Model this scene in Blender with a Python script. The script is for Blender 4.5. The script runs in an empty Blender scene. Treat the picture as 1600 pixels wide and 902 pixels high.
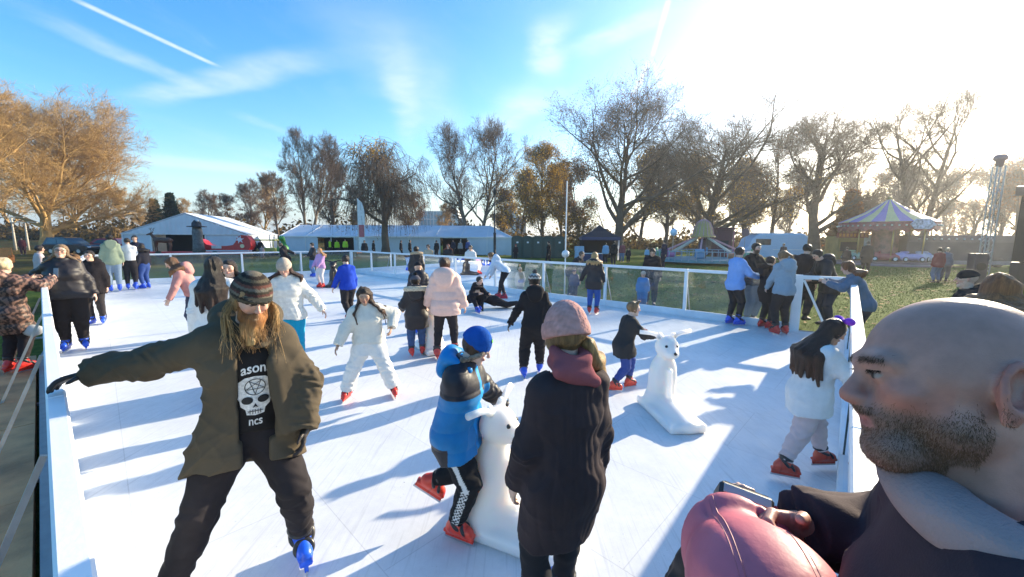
import bpy, bmesh, math, random
import numpy as np
from mathutils import Vector, Matrix, Euler
from mathutils.bvhtree import BVHTree
R = math.radians
PI = math.pi
rng = np.random.default_rng(7)
random.seed(7)
scene = bpy.context.scene
COL = scene.collection

# ------------------------------------------------------------------ camera
HC = 1.95
FPX = 622.0
PITCH = math.atan((451 - 371.5) / FPX)
ROLL = R(-0.36)
cam_d = bpy.data.cameras.new('camera')
cam = bpy.data.objects.new('camera', cam_d)
COL.objects.link(cam)
cam_d.sensor_width = 36.0
cam_d.lens = FPX / 1600 * 36
cam_d.clip_start = 0.05
cam_d.clip_end = 3000
CAMR = Matrix.Rotation(R(90) - PITCH, 3, 'X') @ Matrix.Rotation(-ROLL, 3, 'Z')
cam.matrix_world = Matrix.Translation((0, 0, HC)) @ CAMR.to_4x4()
scene.camera = cam
CAMI = CAMR.transposed()

def ray(u, v):
    return (CAMR @ Vector(((u - 800) / FPX, -(v - 451) / FPX, -1))).normalized()

def ground(u, v, z=0.0):                     # where a sight line meets the level z
    d = ray(u, v)
    t = (z - HC) / d.z
    return Vector((d.x * t, d.y * t, z))

def at(u, v, y):                             # point on a sight line at forward distance y
    d = ray(u, v)
    t = y / d.y
    return Vector((d.x * t, d.y * t, HC + d.z * t))

def proj(p):
    q = CAMI @ (Vector(p) - Vector((0, 0, HC)))
    return 800 + FPX * q.x / -q.z, 451 - FPX * q.y / -q.z

def height_at(p, v):                         # height of something standing at p whose top shows at row v
    lo, hi = 0.0, HC + 0.9 * math.hypot(p[0], p[1])
    for _ in range(50):
        m = (lo + hi) / 2
        if proj((p[0], p[1], p[2] + m))[1] > v: lo = m
        else: hi = m
    return lo

GZ = -0.15                                   # lawn level, the rink stands on a low platform

# ------------------------------------------------------------------ materials
def nodes(m):
    m.use_nodes = True
    nt = m.node_tree
    return nt, nt.nodes, nt.links, nt.nodes['Principled BSDF']

def mat(name, col, rough=0.6, metal=0.0, var=0.12, scale=8.0, bump=0.0, bscale=60.0, coat=0.0, emit=None, estr=0.0, sss=0.0, spec=0.5):
    m = bpy.data.materials.new(name)
    nt, N, L, b = nodes(m)
    b.inputs['Roughness'].default_value = rough
    b.inputs['Metallic'].default_value = metal
    b.inputs['Specular IOR Level'].default_value = spec
    if coat: b.inputs['Coat Weight'].default_value = coat
    tc = N.new('ShaderNodeTexCoord')
    if var > 0:
        nz = N.new('ShaderNodeTexNoise'); nz.inputs['Scale'].default_value = scale; nz.inputs['Detail'].default_value = 5
        L.new(tc.outputs['Object'], nz.inputs['Vector'])
        mr = N.new('ShaderNodeMapRange'); mr.inputs[1].default_value = 0.3; mr.inputs[2].default_value = 0.7
        mr.inputs[3].default_value = 1 - var; mr.inputs[4].default_value = 1 + var
        L.new(nz.outputs['Fac'], mr.inputs[0])
        mx = N.new('ShaderNodeVectorMath'); mx.operation = 'SCALE'
        mx.inputs[0].default_value = col[:3]
        L.new(mr.outputs[0], mx.inputs['Scale'])
        L.new(mx.outputs[0], b.inputs['Base Color'])
    else:
        b.inputs['Base Color'].default_value = (*col[:3], 1)
    if bump > 0:
        n2 = N.new('ShaderNodeTexNoise'); n2.inputs['Scale'].default_value = bscale; n2.inputs['Detail'].default_value = 4
        L.new(tc.outputs['Object'], n2.inputs['Vector'])
        bp = N.new('ShaderNodeBump'); bp.inputs['Strength'].default_value = bump; bp.inputs['Distance'].default_value = 0.02
        L.new(n2.outputs['Fac'], bp.inputs['Height']); L.new(bp.outputs[0], b.inputs['Normal'])
    if emit:
        b.inputs['Emission Color'].default_value = (*emit, 1); b.inputs['Emission Strength'].default_value = estr
    if sss:
        b.inputs['Subsurface Weight'].default_value = sss
        b.inputs['Subsurface Radius'].default_value = (0.02, 0.012, 0.008)
        b.inputs['Subsurface Scale'].default_value = 1.0
    return m

def attr_mat(name, rough=0.8, bump=0.25, bscale=220.0, bdist=0.004, sheen=0.0, spec=0.3, sss=0.0, stretch=None, var=0.1, vscale=25.0):
    m = bpy.data.materials.new(name)
    nt, N, L, b = nodes(m)
    b.inputs['Roughness'].default_value = rough
    b.inputs['Specular IOR Level'].default_value = spec
    at_ = N.new('ShaderNodeAttribute'); at_.attribute_name = 'Col'
    tc = N.new('ShaderNodeTexCoord')
    src = tc.outputs['Object']
    if stretch:
        mp = N.new('ShaderNodeMapping'); mp.inputs['Scale'].default_value = stretch
        L.new(src, mp.inputs['Vector']); src = mp.outputs[0]
    nz = N.new('ShaderNodeTexNoise'); nz.inputs['Scale'].default_value = vscale; nz.inputs['Detail'].default_value = 6
    L.new(src, nz.inputs['Vector'])
    mr = N.new('ShaderNodeMapRange'); mr.inputs[1].default_value = 0.3; mr.inputs[2].default_value = 0.7
    mr.inputs[3].default_value = 1 - var; mr.inputs[4].default_value = 1 + var
    L.new(nz.outputs['Fac'], mr.inputs[0])
    mx = N.new('ShaderNodeVectorMath'); mx.operation = 'SCALE'
    L.new(at_.outputs['Color'], mx.inputs[0]); L.new(mr.outputs[0], mx.inputs['Scale'])
    L.new(mx.outputs[0], b.inputs['Base Color'])
    if sheen:
        b.inputs['Sheen Weight'].default_value = sheen; b.inputs['Sheen Roughness'].default_value = 0.4
    if sss:
        b.inputs['Subsurface Weight'].default_value = sss
        b.inputs['Subsurface Radius'].default_value = (0.012, 0.005, 0.003)
        b.inputs['Subsurface Scale'].default_value = 1.0
    if bump:
        n2 = N.new('ShaderNodeTexNoise'); n2.inputs['Scale'].default_value = bscale; n2.inputs['Detail'].default_value = 3
        L.new(src, n2.inputs['Vector'])
        bp = N.new('ShaderNodeBump'); bp.inputs['Strength'].default_value = bump; bp.inputs['Distance'].default_value = bdist
        L.new(n2.outputs['Fac'], bp.inputs['Height']); L.new(bp.outputs[0], b.inputs['Normal'])
    return m

M = {}
M['cloth'] = attr_mat('woven_cloth', 0.88, 0.3, 260, 0.004, spec=0.2, var=.05)
M['knit'] = attr_mat('knitted_wool', 0.95, 0.5, 140, 0.008, spec=0.1)
M['fleece'] = attr_mat('fleece', 0.95, 0.5, 260, 0.005, spec=0.1, var=.05)
M['puffer'] = attr_mat('shiny_nylon', 0.5, 0.12, 70, 0.006, spec=0.3, var=.05)
M['skin'] = attr_mat('skin', 0.48, 0.22, 520, 0.002, spec=0.4, sss=0.12, var=0.10, vscale=55)
M['hair'] = attr_mat('hair', 0.45, 0.9, 60, 0.012, spec=0.4, stretch=(6, 6, 0.5), var=0.35, vscale=22)
M['fur'] = attr_mat('fur', 0.95, 1.0, 120, 0.02, spec=0.05, var=0.3, vscale=60)
M['plastic'] = attr_mat('skate_plastic', 0.32, 0.05, 60, 0.003, spec=0.5, var=0.08)
M['plainattr'] = attr_mat('painted', 0.5, 0.1, 60, 0.004, spec=0.4, var=0.08)
M['steel'] = mat('blade_steel', (0.55, 0.56, 0.58), 0.3, 1.0, 0.05)
M['white'] = mat('white_paint', (0.78, 0.79, 0.8), 0.45, 0, 0.06, 3, 0.05, 40)
M['galv'] = mat('galvanised_steel', (0.45, 0.46, 0.47), 0.45, 0.8, 0.12, 10)
M['black'] = mat('black_paint', (0.02, 0.02, 0.022), 0.4, 0, 0.1)
M['rubber'] = mat('black_rubber', (0.025, 0.025, 0.025), 0.8, 0, 0.2)
M['chrome'] = mat('chrome', (0.7, 0.7, 0.72), 0.15, 1.0, 0.03)

# ------------------------------------------------------------------ objects
def tag(o, label=None, cat=None, group=None, kind=None):
    if label: o['label'] = label
    if cat: o['category'] = cat
    if group: o['group'] = group
    if kind: o['kind'] = kind
    return o

def empty(name, loc=(0, 0, 0), rz=0.0, label=None, cat=None, group=None):
    o = bpy.data.objects.new(name, None)
    COL.objects.link(o)
    o.empty_display_size = 0.2
    o.location = loc; o.rotation_euler = (0, 0, rz)
    return tag(o, label, cat, group)

def mesh_obj(name, verts, faces, material=None, parent=None, smooth=False, cols=None, loc=None, rz=None):
    me = bpy.data.meshes.new(name)
    verts = np.asarray(verts, dtype=np.float32).reshape(-1, 3)
    if isinstance(faces, np.ndarray):
        n, k = faces.shape
        me.vertices.add(len(verts)); me.vertices.foreach_set('co', verts.ravel())
        me.loops.add(n * k); me.loops.foreach_set('vertex_index', faces.astype(np.int32).ravel())
        me.polygons.add(n)
        me.polygons.foreach_set('loop_start', np.arange(0, n * k, k, dtype=np.int32))
        me.polygons.foreach_set('loop_total', np.full(n, k, dtype=np.int32))
        me.update(calc_edges=True)
    else:
        me.from_pydata([tuple(map(float, v)) for v in verts], [], faces)
        me.update()
    if smooth:
        me.polygons.foreach_set('use_smooth', np.ones(len(me.polygons), dtype=bool))
    if cols is not None:
        a = me.color_attributes.new('Col', 'FLOAT_COLOR', 'POINT')
        c = np.ones((len(verts), 4), dtype=np.float32); c[:, :3] = cols
        a.data.foreach_set('color', c.ravel())
    if material is not None: me.materials.append(material)
    o = bpy.data.objects.new(name, me)
    COL.objects.link(o)
    if parent is not None: o.parent = parent
    if loc is not None: o.location = loc
    if rz is not None: o.rotation_euler = (0, 0, rz)
    return o

def copy_tree(o, parent=None, depth=0):
    c = o.copy(); COL.objects.link(c); c.parent = parent
    for ch in list(o.children): copy_tree(ch, c, depth + 1)
    return c

class MB:
    """collects shapes into ONE mesh"""
    def __init__(s): s.v = []; s.f = []; s.c = []; s.cc = None
    def col(s, c): s.cc = c; return s
    def _add(s, vs, fs):
        n = len(s.v); s.v += [tuple(map(float, v)) for v in vs]; s.f += [tuple(i + n for i in f) for f in fs]
        s.c += [s.cc or (0.5, 0.5, 0.5)] * len(vs); return s
    def box(s, c, size, rot=None, bev=0.0):
        hx, hy, hz = (q / 2 for q in size)
        if bev > 0:
            b = min(bev, hx * .9, hy * .9, hz * .9)
            vs = []
            for sx in (-1, 1):
                for sy in (-1, 1):
                    for sz in (-1, 1):
                        vs += [(sx * (hx - b), sy * (hy - b), sz * hz), (sx * (hx - b), sy * hy, sz * (hz - b)), (sx * hx, sy * (hy - b), sz * (hz - b))]
            bm = bmesh.new()
            for v in vs: bm.verts.new(v)
            bmesh.ops.convex_hull(bm, input=bm.verts[:])
            bm.verts.index_update(); bm.verts.ensure_lookup_table()
            V = [v.co.copy() for v in bm.verts]; Fc = [tuple(v.index for v in f.verts) for f in bm.faces]
            bm.free()
        else:
            V = [Vector((x, y, z)) for x in (-hx, hx) for y in (-hy, hy) for z in (-hz, hz)]
            Fc = [(0, 1, 3, 2), (4, 6, 7, 5), (0, 4, 5, 1), (2, 3, 7, 6), (0, 2, 6, 4), (1, 5, 7, 3)]
        m = rot if rot is not None else Matrix.Identity(3)
        if not isinstance(m, Matrix): m = Euler(m).to_matrix()
        return s._add([m @ v + Vector(c) for v in V], Fc)
    def bar(s, a, b, w, h, up=(0, 0, 1)):
        a = Vector(a); b = Vector(b); d = (b - a); L = d.length; d.normalize()
        u = Vector(up)
        if abs(d.dot(u)) > .99: u = Vector((0, 1, 0))
        x = d.cross(u).normalized(); z = x.cross(d)
        return s.box((a + b) / 2, (w, L, h), Matrix((x, d, z)).transposed())
    def tube(s, pts, r, n=8, cap=True):
        pts = [Vector(p) for p in pts]; k = len(pts)
        rs = [r] * k if not hasattr(r, '__len__') else list(r)
        vs = []; fs = []
        for i, p in enumerate(pts):
            t = (pts[min(i + 1, k - 1)] - pts[max(i - 1, 0)]).normalized()
            u = Vector((0, 0, 1)) if abs(t.z) < .9 else Vector((1, 0, 0))
            x = t.cross(u).normalized(); y = t.cross(x)
            for j in range(n):
                a = 2 * PI * j / n
                vs.append(p + x * math.cos(a) * rs[i] + y * math.sin(a) * rs[i])
        for i in range(k - 1):
            for j in range(n):
                j2 = (j + 1) % n
                fs.append((i * n + j, i * n + j2, (i + 1) * n + j2, (i + 1) * n + j))
        if cap:
            fs.append(tuple(range(n))); fs.append(tuple((k - 1) * n + j for j in reversed(range(n))))
        return s._add(vs, fs)
    def cyl(s, c, r, h, n=16, axis='z', r2=None):
        c = Vector(c); d = {'x': Vector((1, 0, 0)), 'y': Vector((0, 1, 0)), 'z': Vector((0, 0, 1))}[axis]
        return s.tube([c - d * h / 2, c + d * h / 2], [r, r if r2 is None else r2], n)
    def lathe(s, prof, n=20, c=(0, 0, 0), sx=1, sy=1):
        vs = []; fs = []; k = len(prof)
        for (r, z) in prof:
            for j in range(n):
                a = 2 * PI * j / n
                vs.append((c[0] + r * sx * math.cos(a), c[1] + r * sy * math.sin(a), c[2] + z))
        for i in range(k - 1):
            for j in range(n):
                j2 = (j + 1) % n
                fs.append((i * n + j, i * n + j2, (i + 1) * n + j2, (i + 1) * n + j))
        return s._add(vs, fs)
    def prism(s, poly, y0, y1, plane='xz', off=(0, 0, 0)):
        n = len(poly); vs = []
        for y in (y0, y1):
            for (a, b) in poly:
                p = {'xz': (a, y, b), 'yz': (y, a, b), 'xy': (a, b, y)}[plane]
                vs.append((p[0] + off[0], p[1] + off[1], p[2] + off[2]))
        fs = [tuple(range(n)), tuple(2 * n - 1 - i for i in range(n))]
        for i in range(n):
            j = (i + 1) % n
            fs.append((i, i + n, j + n, j))
        return s._add(vs, fs)
    def ball(s, c, r, n=10, sz=(1, 1, 1)):
        pr = [(max(1e-4, r * math.sin(PI * i / n)), -r * math.cos(PI * i / n) * sz[2]) for i in range(n + 1)]
        return s.lathe(pr, n * 2, c, sz[0], sz[1])
    def quad(s, a, b, c, d): return s._add([a, b, c, d], [(0, 1, 2, 3)])
    def build(s, name, material, parent=None, smooth=False, loc=None, rz=None, bevel=0):
        o = mesh_obj(name, s.v, s.f, material, parent, smooth, s.c if s.cc is not None else None, loc, rz)
        if not smooth or True:
            bm = bmesh.new(); bm.from_mesh(o.data); bmesh.ops.recalc_face_normals(bm, faces=bm.faces); bm.to_mesh(o.data); bm.free()
        return o

# ------------------------------------------------------------------ distance fields and their surface
def V3(*a): return np.array(a if len(a) == 3 else a[0], dtype=np.float64)
def rotx(a): c, s = math.cos(a), math.sin(a); return np.array([[1, 0, 0], [0, c, -s], [0, s, c]])
def roty(a): c, s = math.cos(a), math.sin(a); return np.array([[c, 0, s], [0, 1, 0], [-s, 0, c]])
def rotz(a): c, s = math.cos(a), math.sin(a); return np.array([[c, -s, 0], [s, c, 0], [0, 0, 1]])
def unit(v): v = np.asarray(v, float); return v / max(1e-9, np.linalg.norm(v))

class Field:
    def __init__(s, lo, hi, vox):
        s.lo = np.asarray(lo, float); s.vox = vox
        s.n = np.maximum(4, np.ceil((np.asarray(hi, float) - s.lo) / vox).astype(int) + 1)
        s.D = np.full(tuple(s.n), 1.0, dtype=np.float32)
        s.ax = [(s.lo[i] + vox * np.arange(s.n[i])).astype(np.float32) for i in range(3)]
    def sl(s, lo, hi):
        a = np.clip(np.floor((np.asarray(lo) - s.lo) / s.vox).astype(int), 0, s.n)
        b = np.clip(np.ceil((np.asarray(hi) - s.lo) / s.vox).astype(int) + 1, 0, s.n)
        if np.any(b <= a): return None
        idx = tuple(slice(a[i], b[i]) for i in range(3))
        X = s.ax[0][idx[0]][:, None, None]; Y = s.ax[1][idx[1]][None, :, None]; Z = s.ax[2][idx[2]][None, None, :]
        return idx, X, Y, Z
    def mix(s, idx, d, k, op):
        D = s.D[idx]
        if op == 'add':
            if k > 0:
                h = np.maximum(k - np.abs(D - d), 0) / k
                s.D[idx] = np.minimum(D, d) - h * h * k * 0.25
            else: s.D[idx] = np.minimum(D, d)
        elif op == 'sub':
            d = -d
            if k > 0:
                h = np.maximum(k - np.abs(D - d), 0) / k
                s.D[idx] = np.maximum(D, d) + h * h * k * 0.25
            else: s.D[idx] = np.maximum(D, d)
    def cone(s, a, b, ra, rb, k=0.02, side=None, ratio=1.0, op='add'):
        a = np.asarray(a, float); b = np.asarray(b, float)
        m = max(ra, rb) * max(1, ratio) + k + 2 * s.vox
        g = s.sl(np.minimum(a, b) - m, np.maximum(a, b) + m)
        if g is None: return s
        idx, X, Y, Z = g
        ab = b - a; L2 = max(1e-12, float(ab @ ab))
        t = np.clip(((X - a[0]) * ab[0] + (Y - a[1]) * ab[1] + (Z - a[2]) * ab[2]) / L2, 0, 1)
        vx = X - a[0] - t * ab[0]; vy = Y - a[1] - t * ab[1]; vz = Z - a[2] - t * ab[2]
        q = vx * vx + vy * vy + vz * vz
        if side is not None and ratio != 1.0:
            sd = unit(side); c = vx * sd[0] + vy * sd[1] + vz * sd[2]
            q = q - c * c + (c / ratio) ** 2
        d = np.sqrt(np.maximum(q, 0)) - (ra + (rb - ra) * t)
        s.mix(idx, d.astype(np.float32), k, op); return s
    def ell(s, c, r, Rm=None, k=0.02, op='add'):
        c = np.asarray(c, float); r = np.asarray(r, float) if hasattr(r, '__len__') else V3(r, r, r)
        m = r.max() + k + 2 * s.vox
        g = s.sl(c - m, c + m)
        if g is None: return s
        idx, X, Y, Z = g
        x = X - c[0]; y = Y - c[1]; z = Z - c[2]
        if Rm is None: a, b, e = x + 0 * y + 0 * z, y + 0 * x + 0 * z, z + 0 * x + 0 * y
        else: a, b, e = (Rm[0, i] * x + Rm[1, i] * y + Rm[2, i] * z for i in range(3))
        n = np.sqrt((a / r[0]) ** 2 + (b / r[1]) ** 2 + (e / r[2]) ** 2)
        g2 = np.sqrt((a / r[0] ** 2) ** 2 + (b / r[1] ** 2) ** 2 + (e / r[2] ** 2) ** 2)
        d = np.where(n > 1e-4, n * (n - 1) / np.maximum(g2, 1e-6), -r.min())
        s.mix(idx, d.astype(np.float32), k, op); return s
    def box(s, c, h, Rm=None, rad=0.01, k=0.0, op='add'):
        c = np.asarray(c, float); h = np.asarray(h, float)
        m = float(np.linalg.norm(h)) + rad + k + 2 * s.vox
        g = s.sl(c - m, c + m)
        if g is None: return s
        idx, X, Y, Z = g
        x = X - c[0]; y = Y - c[1]; z = Z - c[2]
        Q = np.eye(3) if Rm is None else Rm
        q = [np.abs(Q[0, i] * x + Q[1, i] * y + Q[2, i] * z) - (h[i] - rad) for i in range(3)]
        o = np.sqrt(sum(np.maximum(v, 0) ** 2 for v in q)); i_ = np.minimum(np.maximum(np.maximum(q[0], q[1]), q[2]), 0)
        s.mix(idx, (o + i_ - rad).astype(np.float32), k, op); return s
    def torus(s, c, Rm, r1, r2, k=0.01, sc=(1, 1)):
        c = np.asarray(c, float); m = r1 * max(sc) + r2 + k + 2 * s.vox
        g = s.sl(c - m, c + m)
        if g is None: return s
        idx, X, Y, Z = g
        x = X - c[0]; y = Y - c[1]; z = Z - c[2]
        a, b, e = (Rm[0, i] * x + Rm[1, i] * y + Rm[2, i] * z for i in range(3))
        q = np.sqrt((a / sc[0]) ** 2 + (b / sc[1]) ** 2) - r1
        d = np.sqrt(q * q + e * e) - r2
        s.mix(idx, d.astype(np.float32), k, 'add'); return s
    def cut(s, p, n, k=0.0, lo=None, hi=None):          # removes the side n points to
        p = np.asarray(p, float); n = unit(n)
        g = s.sl(s.lo if lo is None else lo, (s.lo + s.n * s.vox) if hi is None else hi)
        if g is None: return s
        idx, X, Y, Z = g
        d = (X - p[0]) * n[0] + (Y - p[1]) * n[1] + (Z - p[2]) * n[2]
        s.D[idx] = np.maximum(s.D[idx], d) if k <= 0 else s.D[idx]
        if k > 0:
            D = s.D[idx]; h = np.maximum(k - np.abs(D - d), 0) / k
            s.D[idx] = np.maximum(D, d) + h * h * k * .25
        return s
    def warp(s, fn):                                    # adds fn(x,y,z) near the surface
        i, j, k = np.nonzero(np.abs(s.D) < .06)
        if len(i): s.D[i, j, k] += np.asarray(fn(s.ax[0][i], s.ax[1][j], s.ax[2][k]), dtype=np.float32)
        return s
    def surface(s):
        D = s.D; D[0] = D[-1] = 1; D[:, 0] = D[:, -1] = 1; D[:, :, 0] = D[:, :, -1] = 1
        nx, ny, nz = D.shape
        I = D < 0
        c = np.zeros((nx - 1, ny - 1, nz - 1), dtype=np.uint8)
        for i in (0, 1):
            for j in (0, 1):
                for k in (0, 1): c += I[i:nx - 1 + i, j:ny - 1 + j, k:nz - 1 + k]
        act = (c > 0) & (c < 8)
        cells = np.argwhere(act)
        if len(cells) == 0: return np.zeros((0, 3)), np.zeros((0, 4), int)
        ids = np.full(act.shape, -1, dtype=np.int32); ids[act] = np.arange(len(cells))
        acc = np.zeros((len(cells), 3)); cnt = np.zeros(len(cells))
        offs = [(i, j, k) for i in (0, 1) for j in (0, 1) for k in (0, 1)]
        val = {o: D[cells[:, 0] + o[0], cells[:, 1] + o[1], cells[:, 2] + o[2]] for o in offs}
        for o in offs:
            for a in range(3):
                if o[a] == 0:
                    o2 = list(o); o2[a] = 1; o2 = tuple(o2)
                    v0, v1 = val[o], val[o2]
                    m = (v0 < 0) != (v1 < 0)
                    t = np.where(m, v0 / np.where(m, v0 - v1, 1), 0)
                    p = np.array(o, float)[None, :].repeat(len(cells), 0); p[:, a] += t
                    acc += p * m[:, None]; cnt += m
        P = s.lo + s.vox * (cells + acc / np.maximum(cnt, 1)[:, None])
        quads = []
        for a in range(3):
            b, e = (a + 1) % 3, (a + 2) % 3
            sl0 = [slice(0, None)] * 3; sl1 = [slice(0, None)] * 3
            sl0[a] = slice(0, -1); sl1[a] = slice(1, None)
            A = I[tuple(sl0)]; B = I[tuple(sl1)]
            for pos in (True, False):
                E = np.argwhere((A & ~B) if pos else (~A & B))
                E = E[(E[:, b] > 0) & (E[:, e] > 0) & (E[:, b] < D.shape[b] - 1) & (E[:, e] < D.shape[e] - 1)]
                if len(E) == 0: continue
                q = []
                for (db, de) in ((-1, -1), (0, -1), (0, 0), (-1, 0)):
                    C = E.copy(); C[:, b] += db; C[:, e] += de
                    q.append(ids[C[:, 0], C[:, 1], C[:, 2]])
                q = np.stack(q, 1)
                if not pos: q = q[:, ::-1]
                quads.append(q)
        return P, np.concatenate(quads)
    def build(s, name, material, parent, color=(0.5, 0.5, 0.5), smooth_it=1):
        P, Q = s.surface()
        if len(P) == 0: return None
        for _ in range(smooth_it):                      # relax the net a little
            A = np.zeros_like(P); n = np.zeros(len(P))
            for i in range(4):
                j = (i + 1) % 4
                np.add.at(A, Q[:, i], P[Q[:, j]]); np.add.at(n, Q[:, i], 1)
                np.add.at(A, Q[:, j], P[Q[:, i]]); np.add.at(n, Q[:, j], 1)
            P = P * .5 + .5 * A / np.maximum(n, 1)[:, None]
        cols = color(P) if callable(color) else np.tile(np.asarray(color, float), (len(P), 1))
        return mesh_obj(name, P, Q, material, parent, True, cols)

class Waves:
    """soft random folds: a sum of sines"""
    def __init__(s, seed, n=7, f=(12, 40), zst=1.0):
        r = np.random.default_rng(seed)
        s.k = r.normal(size=(n, 3)); s.k /= np.linalg.norm(s.k, axis=1)[:, None]
        s.k *= r.uniform(f[0], f[1], n)[:, None]; s.k[:, 2] *= zst; s.p = r.uniform(0, 6.28, n)
    def __call__(s, X, Y, Z):
        o = 0
        for k, p in zip(s.k, s.p): o = o + np.sin(k[0] * X + k[1] * Y + k[2] * Z + p)
        return o / len(s.p)

class Creases:
    """narrow wandering creases that come and go, for cloth"""
    def __init__(s, seed, n=5, f=(28, 60)):
        r = np.random.default_rng(seed); s.k = r.normal(size=(n, 3)); s.k[:, 2] *= 1.4; s.k /= np.linalg.norm(s.k, axis=1)[:, None]; s.k *= r.uniform(f[0], f[1], n)[:, None]
        s.p = r.uniform(0, 6.28, n); s.w = [Waves(seed * 7 + i, 4, (9, 24)) for i in range(n)]; s.m = [Waves(seed * 11 + i, 4, (8, 20)) for i in range(n)]
    def __call__(s, X, Y, Z):
        o = 0
        for k, p, w, m in zip(s.k, s.p, s.w, s.m):
            ph = k[0] * X + k[1] * Y + k[2] * Z + p + 4.0 * w(X, Y, Z)
            o = o + np.clip(m(X, Y, Z) * 3.0, 0, 1) * (1 - np.abs(np.sin(ph * .5)) ** .45)
        return o
DBG = False
# ------------------------------------------------------------------ people
def ik(a, t, l1, l2, pole):
    a = np.asarray(a, float); t = np.asarray(t, float)
    d = t - a; L = np.linalg.norm(d)
    mx = (l1 + l2) * .995
    if L > mx: t = a + d / L * mx; d = t - a; L = mx
    u = d / max(L, 1e-6)
    ca = np.clip((l1 * l1 + L * L - l2 * l2) / (2 * l1 * L), -1, 1)
    h = math.sqrt(max(0, 1 - ca * ca)) * l1
    p = np.asarray(pole, float); p = p - (p @ u) * u; p = unit(p)
    return a + u * ca * l1 + p * h, t

class Skel: pass

def skeleton(H, lift=0.0, lean=0, side=0, twist=0, hip=(0, 0, 0), hands=None, feet=None, head=(0, 0, 0), poles=None, kpoles=None, footdir=None, footpitch=(0, 0), fat=1.0, hs=1.0, shw=1.0):
    """joints in metres, in the person's own frame: x to their right, y ahead, z up"""
    s = Skel(); B = H - lift; s.H = H; s.B = B; s.lift = lift; s.fat = fat
    s.hh = (0.105 + 0.073 * B) * hs
    child = np.clip((1.6 - B) / .5, 0, 1)
    pz = (0.52 - .02 * child) * B
    s.P = V3(hip) * B + V3(0, 0, lift + pz)
    s.R = rotz(R(twist)) @ rotx(R(-lean)) @ roty(R(side))
    tl = B - s.hh * 1.14 - pz
    s.tl = tl
    tp = lambda x, y, z: s.P + s.R @ V3(x, y, z)
    s.tp = tp
    s.waist = tp(0, 0, tl * .3); s.chest = tp(0, 0.005 * B, tl * .68); s.neck = tp(0, -0.004 * B, tl)
    w = (.094 - .004 * child) * B * shw
    s.sh = [tp(-w, -.004 * B, tl * .885), tp(w, -.004 * B, tl * .885)]
    s.hipj = [s.P + rotz(R(twist * .4)) @ V3(-.05 * B, 0, -.01 * B), s.P + rotz(R(twist * .4)) @ V3(.05 * B, 0, -.01 * B)]
    s.Rh = rotz(R(head[0])) @ rotx(R(-head[1])) @ roty(R(head[2]))
    nb = s.neck + s.R @ V3(0, .008 * B, .02 * B)
    s.hc = nb + s.Rh @ V3(0, .02 * B, s.hh * .56)
    s.hp = lambda x, y, z: s.hc + s.Rh @ V3(x, y, z) * s.hh
    ua, fa = .17 * B, .148 * B
    hands = hands or [None, None]; poles = poles or [None, None]
    s.el = []; s.wr = []
    for i, sg in enumerate((-1, 1)):
        t = hands[i]
        t = tp(sg * .145 * B, .02 * B, -.03 * B) if t is None else V3(t) * B + V3(0, 0, lift)
        p = poles[i] if poles[i] is not None else (sg * .5, -1, -.3)
        e, wv = ik(s.sh[i], t, ua, fa, p)
        s.el.append(e); s.wr.append(wv)
    s.kn = []; s.an = []; s.fd = []; s.fu = []
    kpoles = kpoles or [None, None]; feet = feet or [None, None]; footdir = footdir or [12, 12]
    for i, sg in enumerate((-1, 1)):
        f = feet[i]
        f = V3(sg * .06, 0, 0) if f is None else V3(f)
        a = f * B + V3(0, 0, lift + .045 * B)
        kp = kpoles[i] if kpoles[i] is not None else (sg * .15, 1, 0)
        th, shn = (pz - .045 * B) * .51, (pz - .045 * B) * .5
        k, a = ik(s.hipj[i], a, th, shn, kp)
        s.kn.append(k); s.an.append(a)
        yw = R(-sg * footdir[i]); Rf = rotz(yw) @ rotx(R(-footpitch[i]))
        s.fd.append(Rf @ V3(0, 1, 0)); s.fu.append(Rf @ V3(0, 0, 1))
    s.zfloor = lift
    return s

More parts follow.
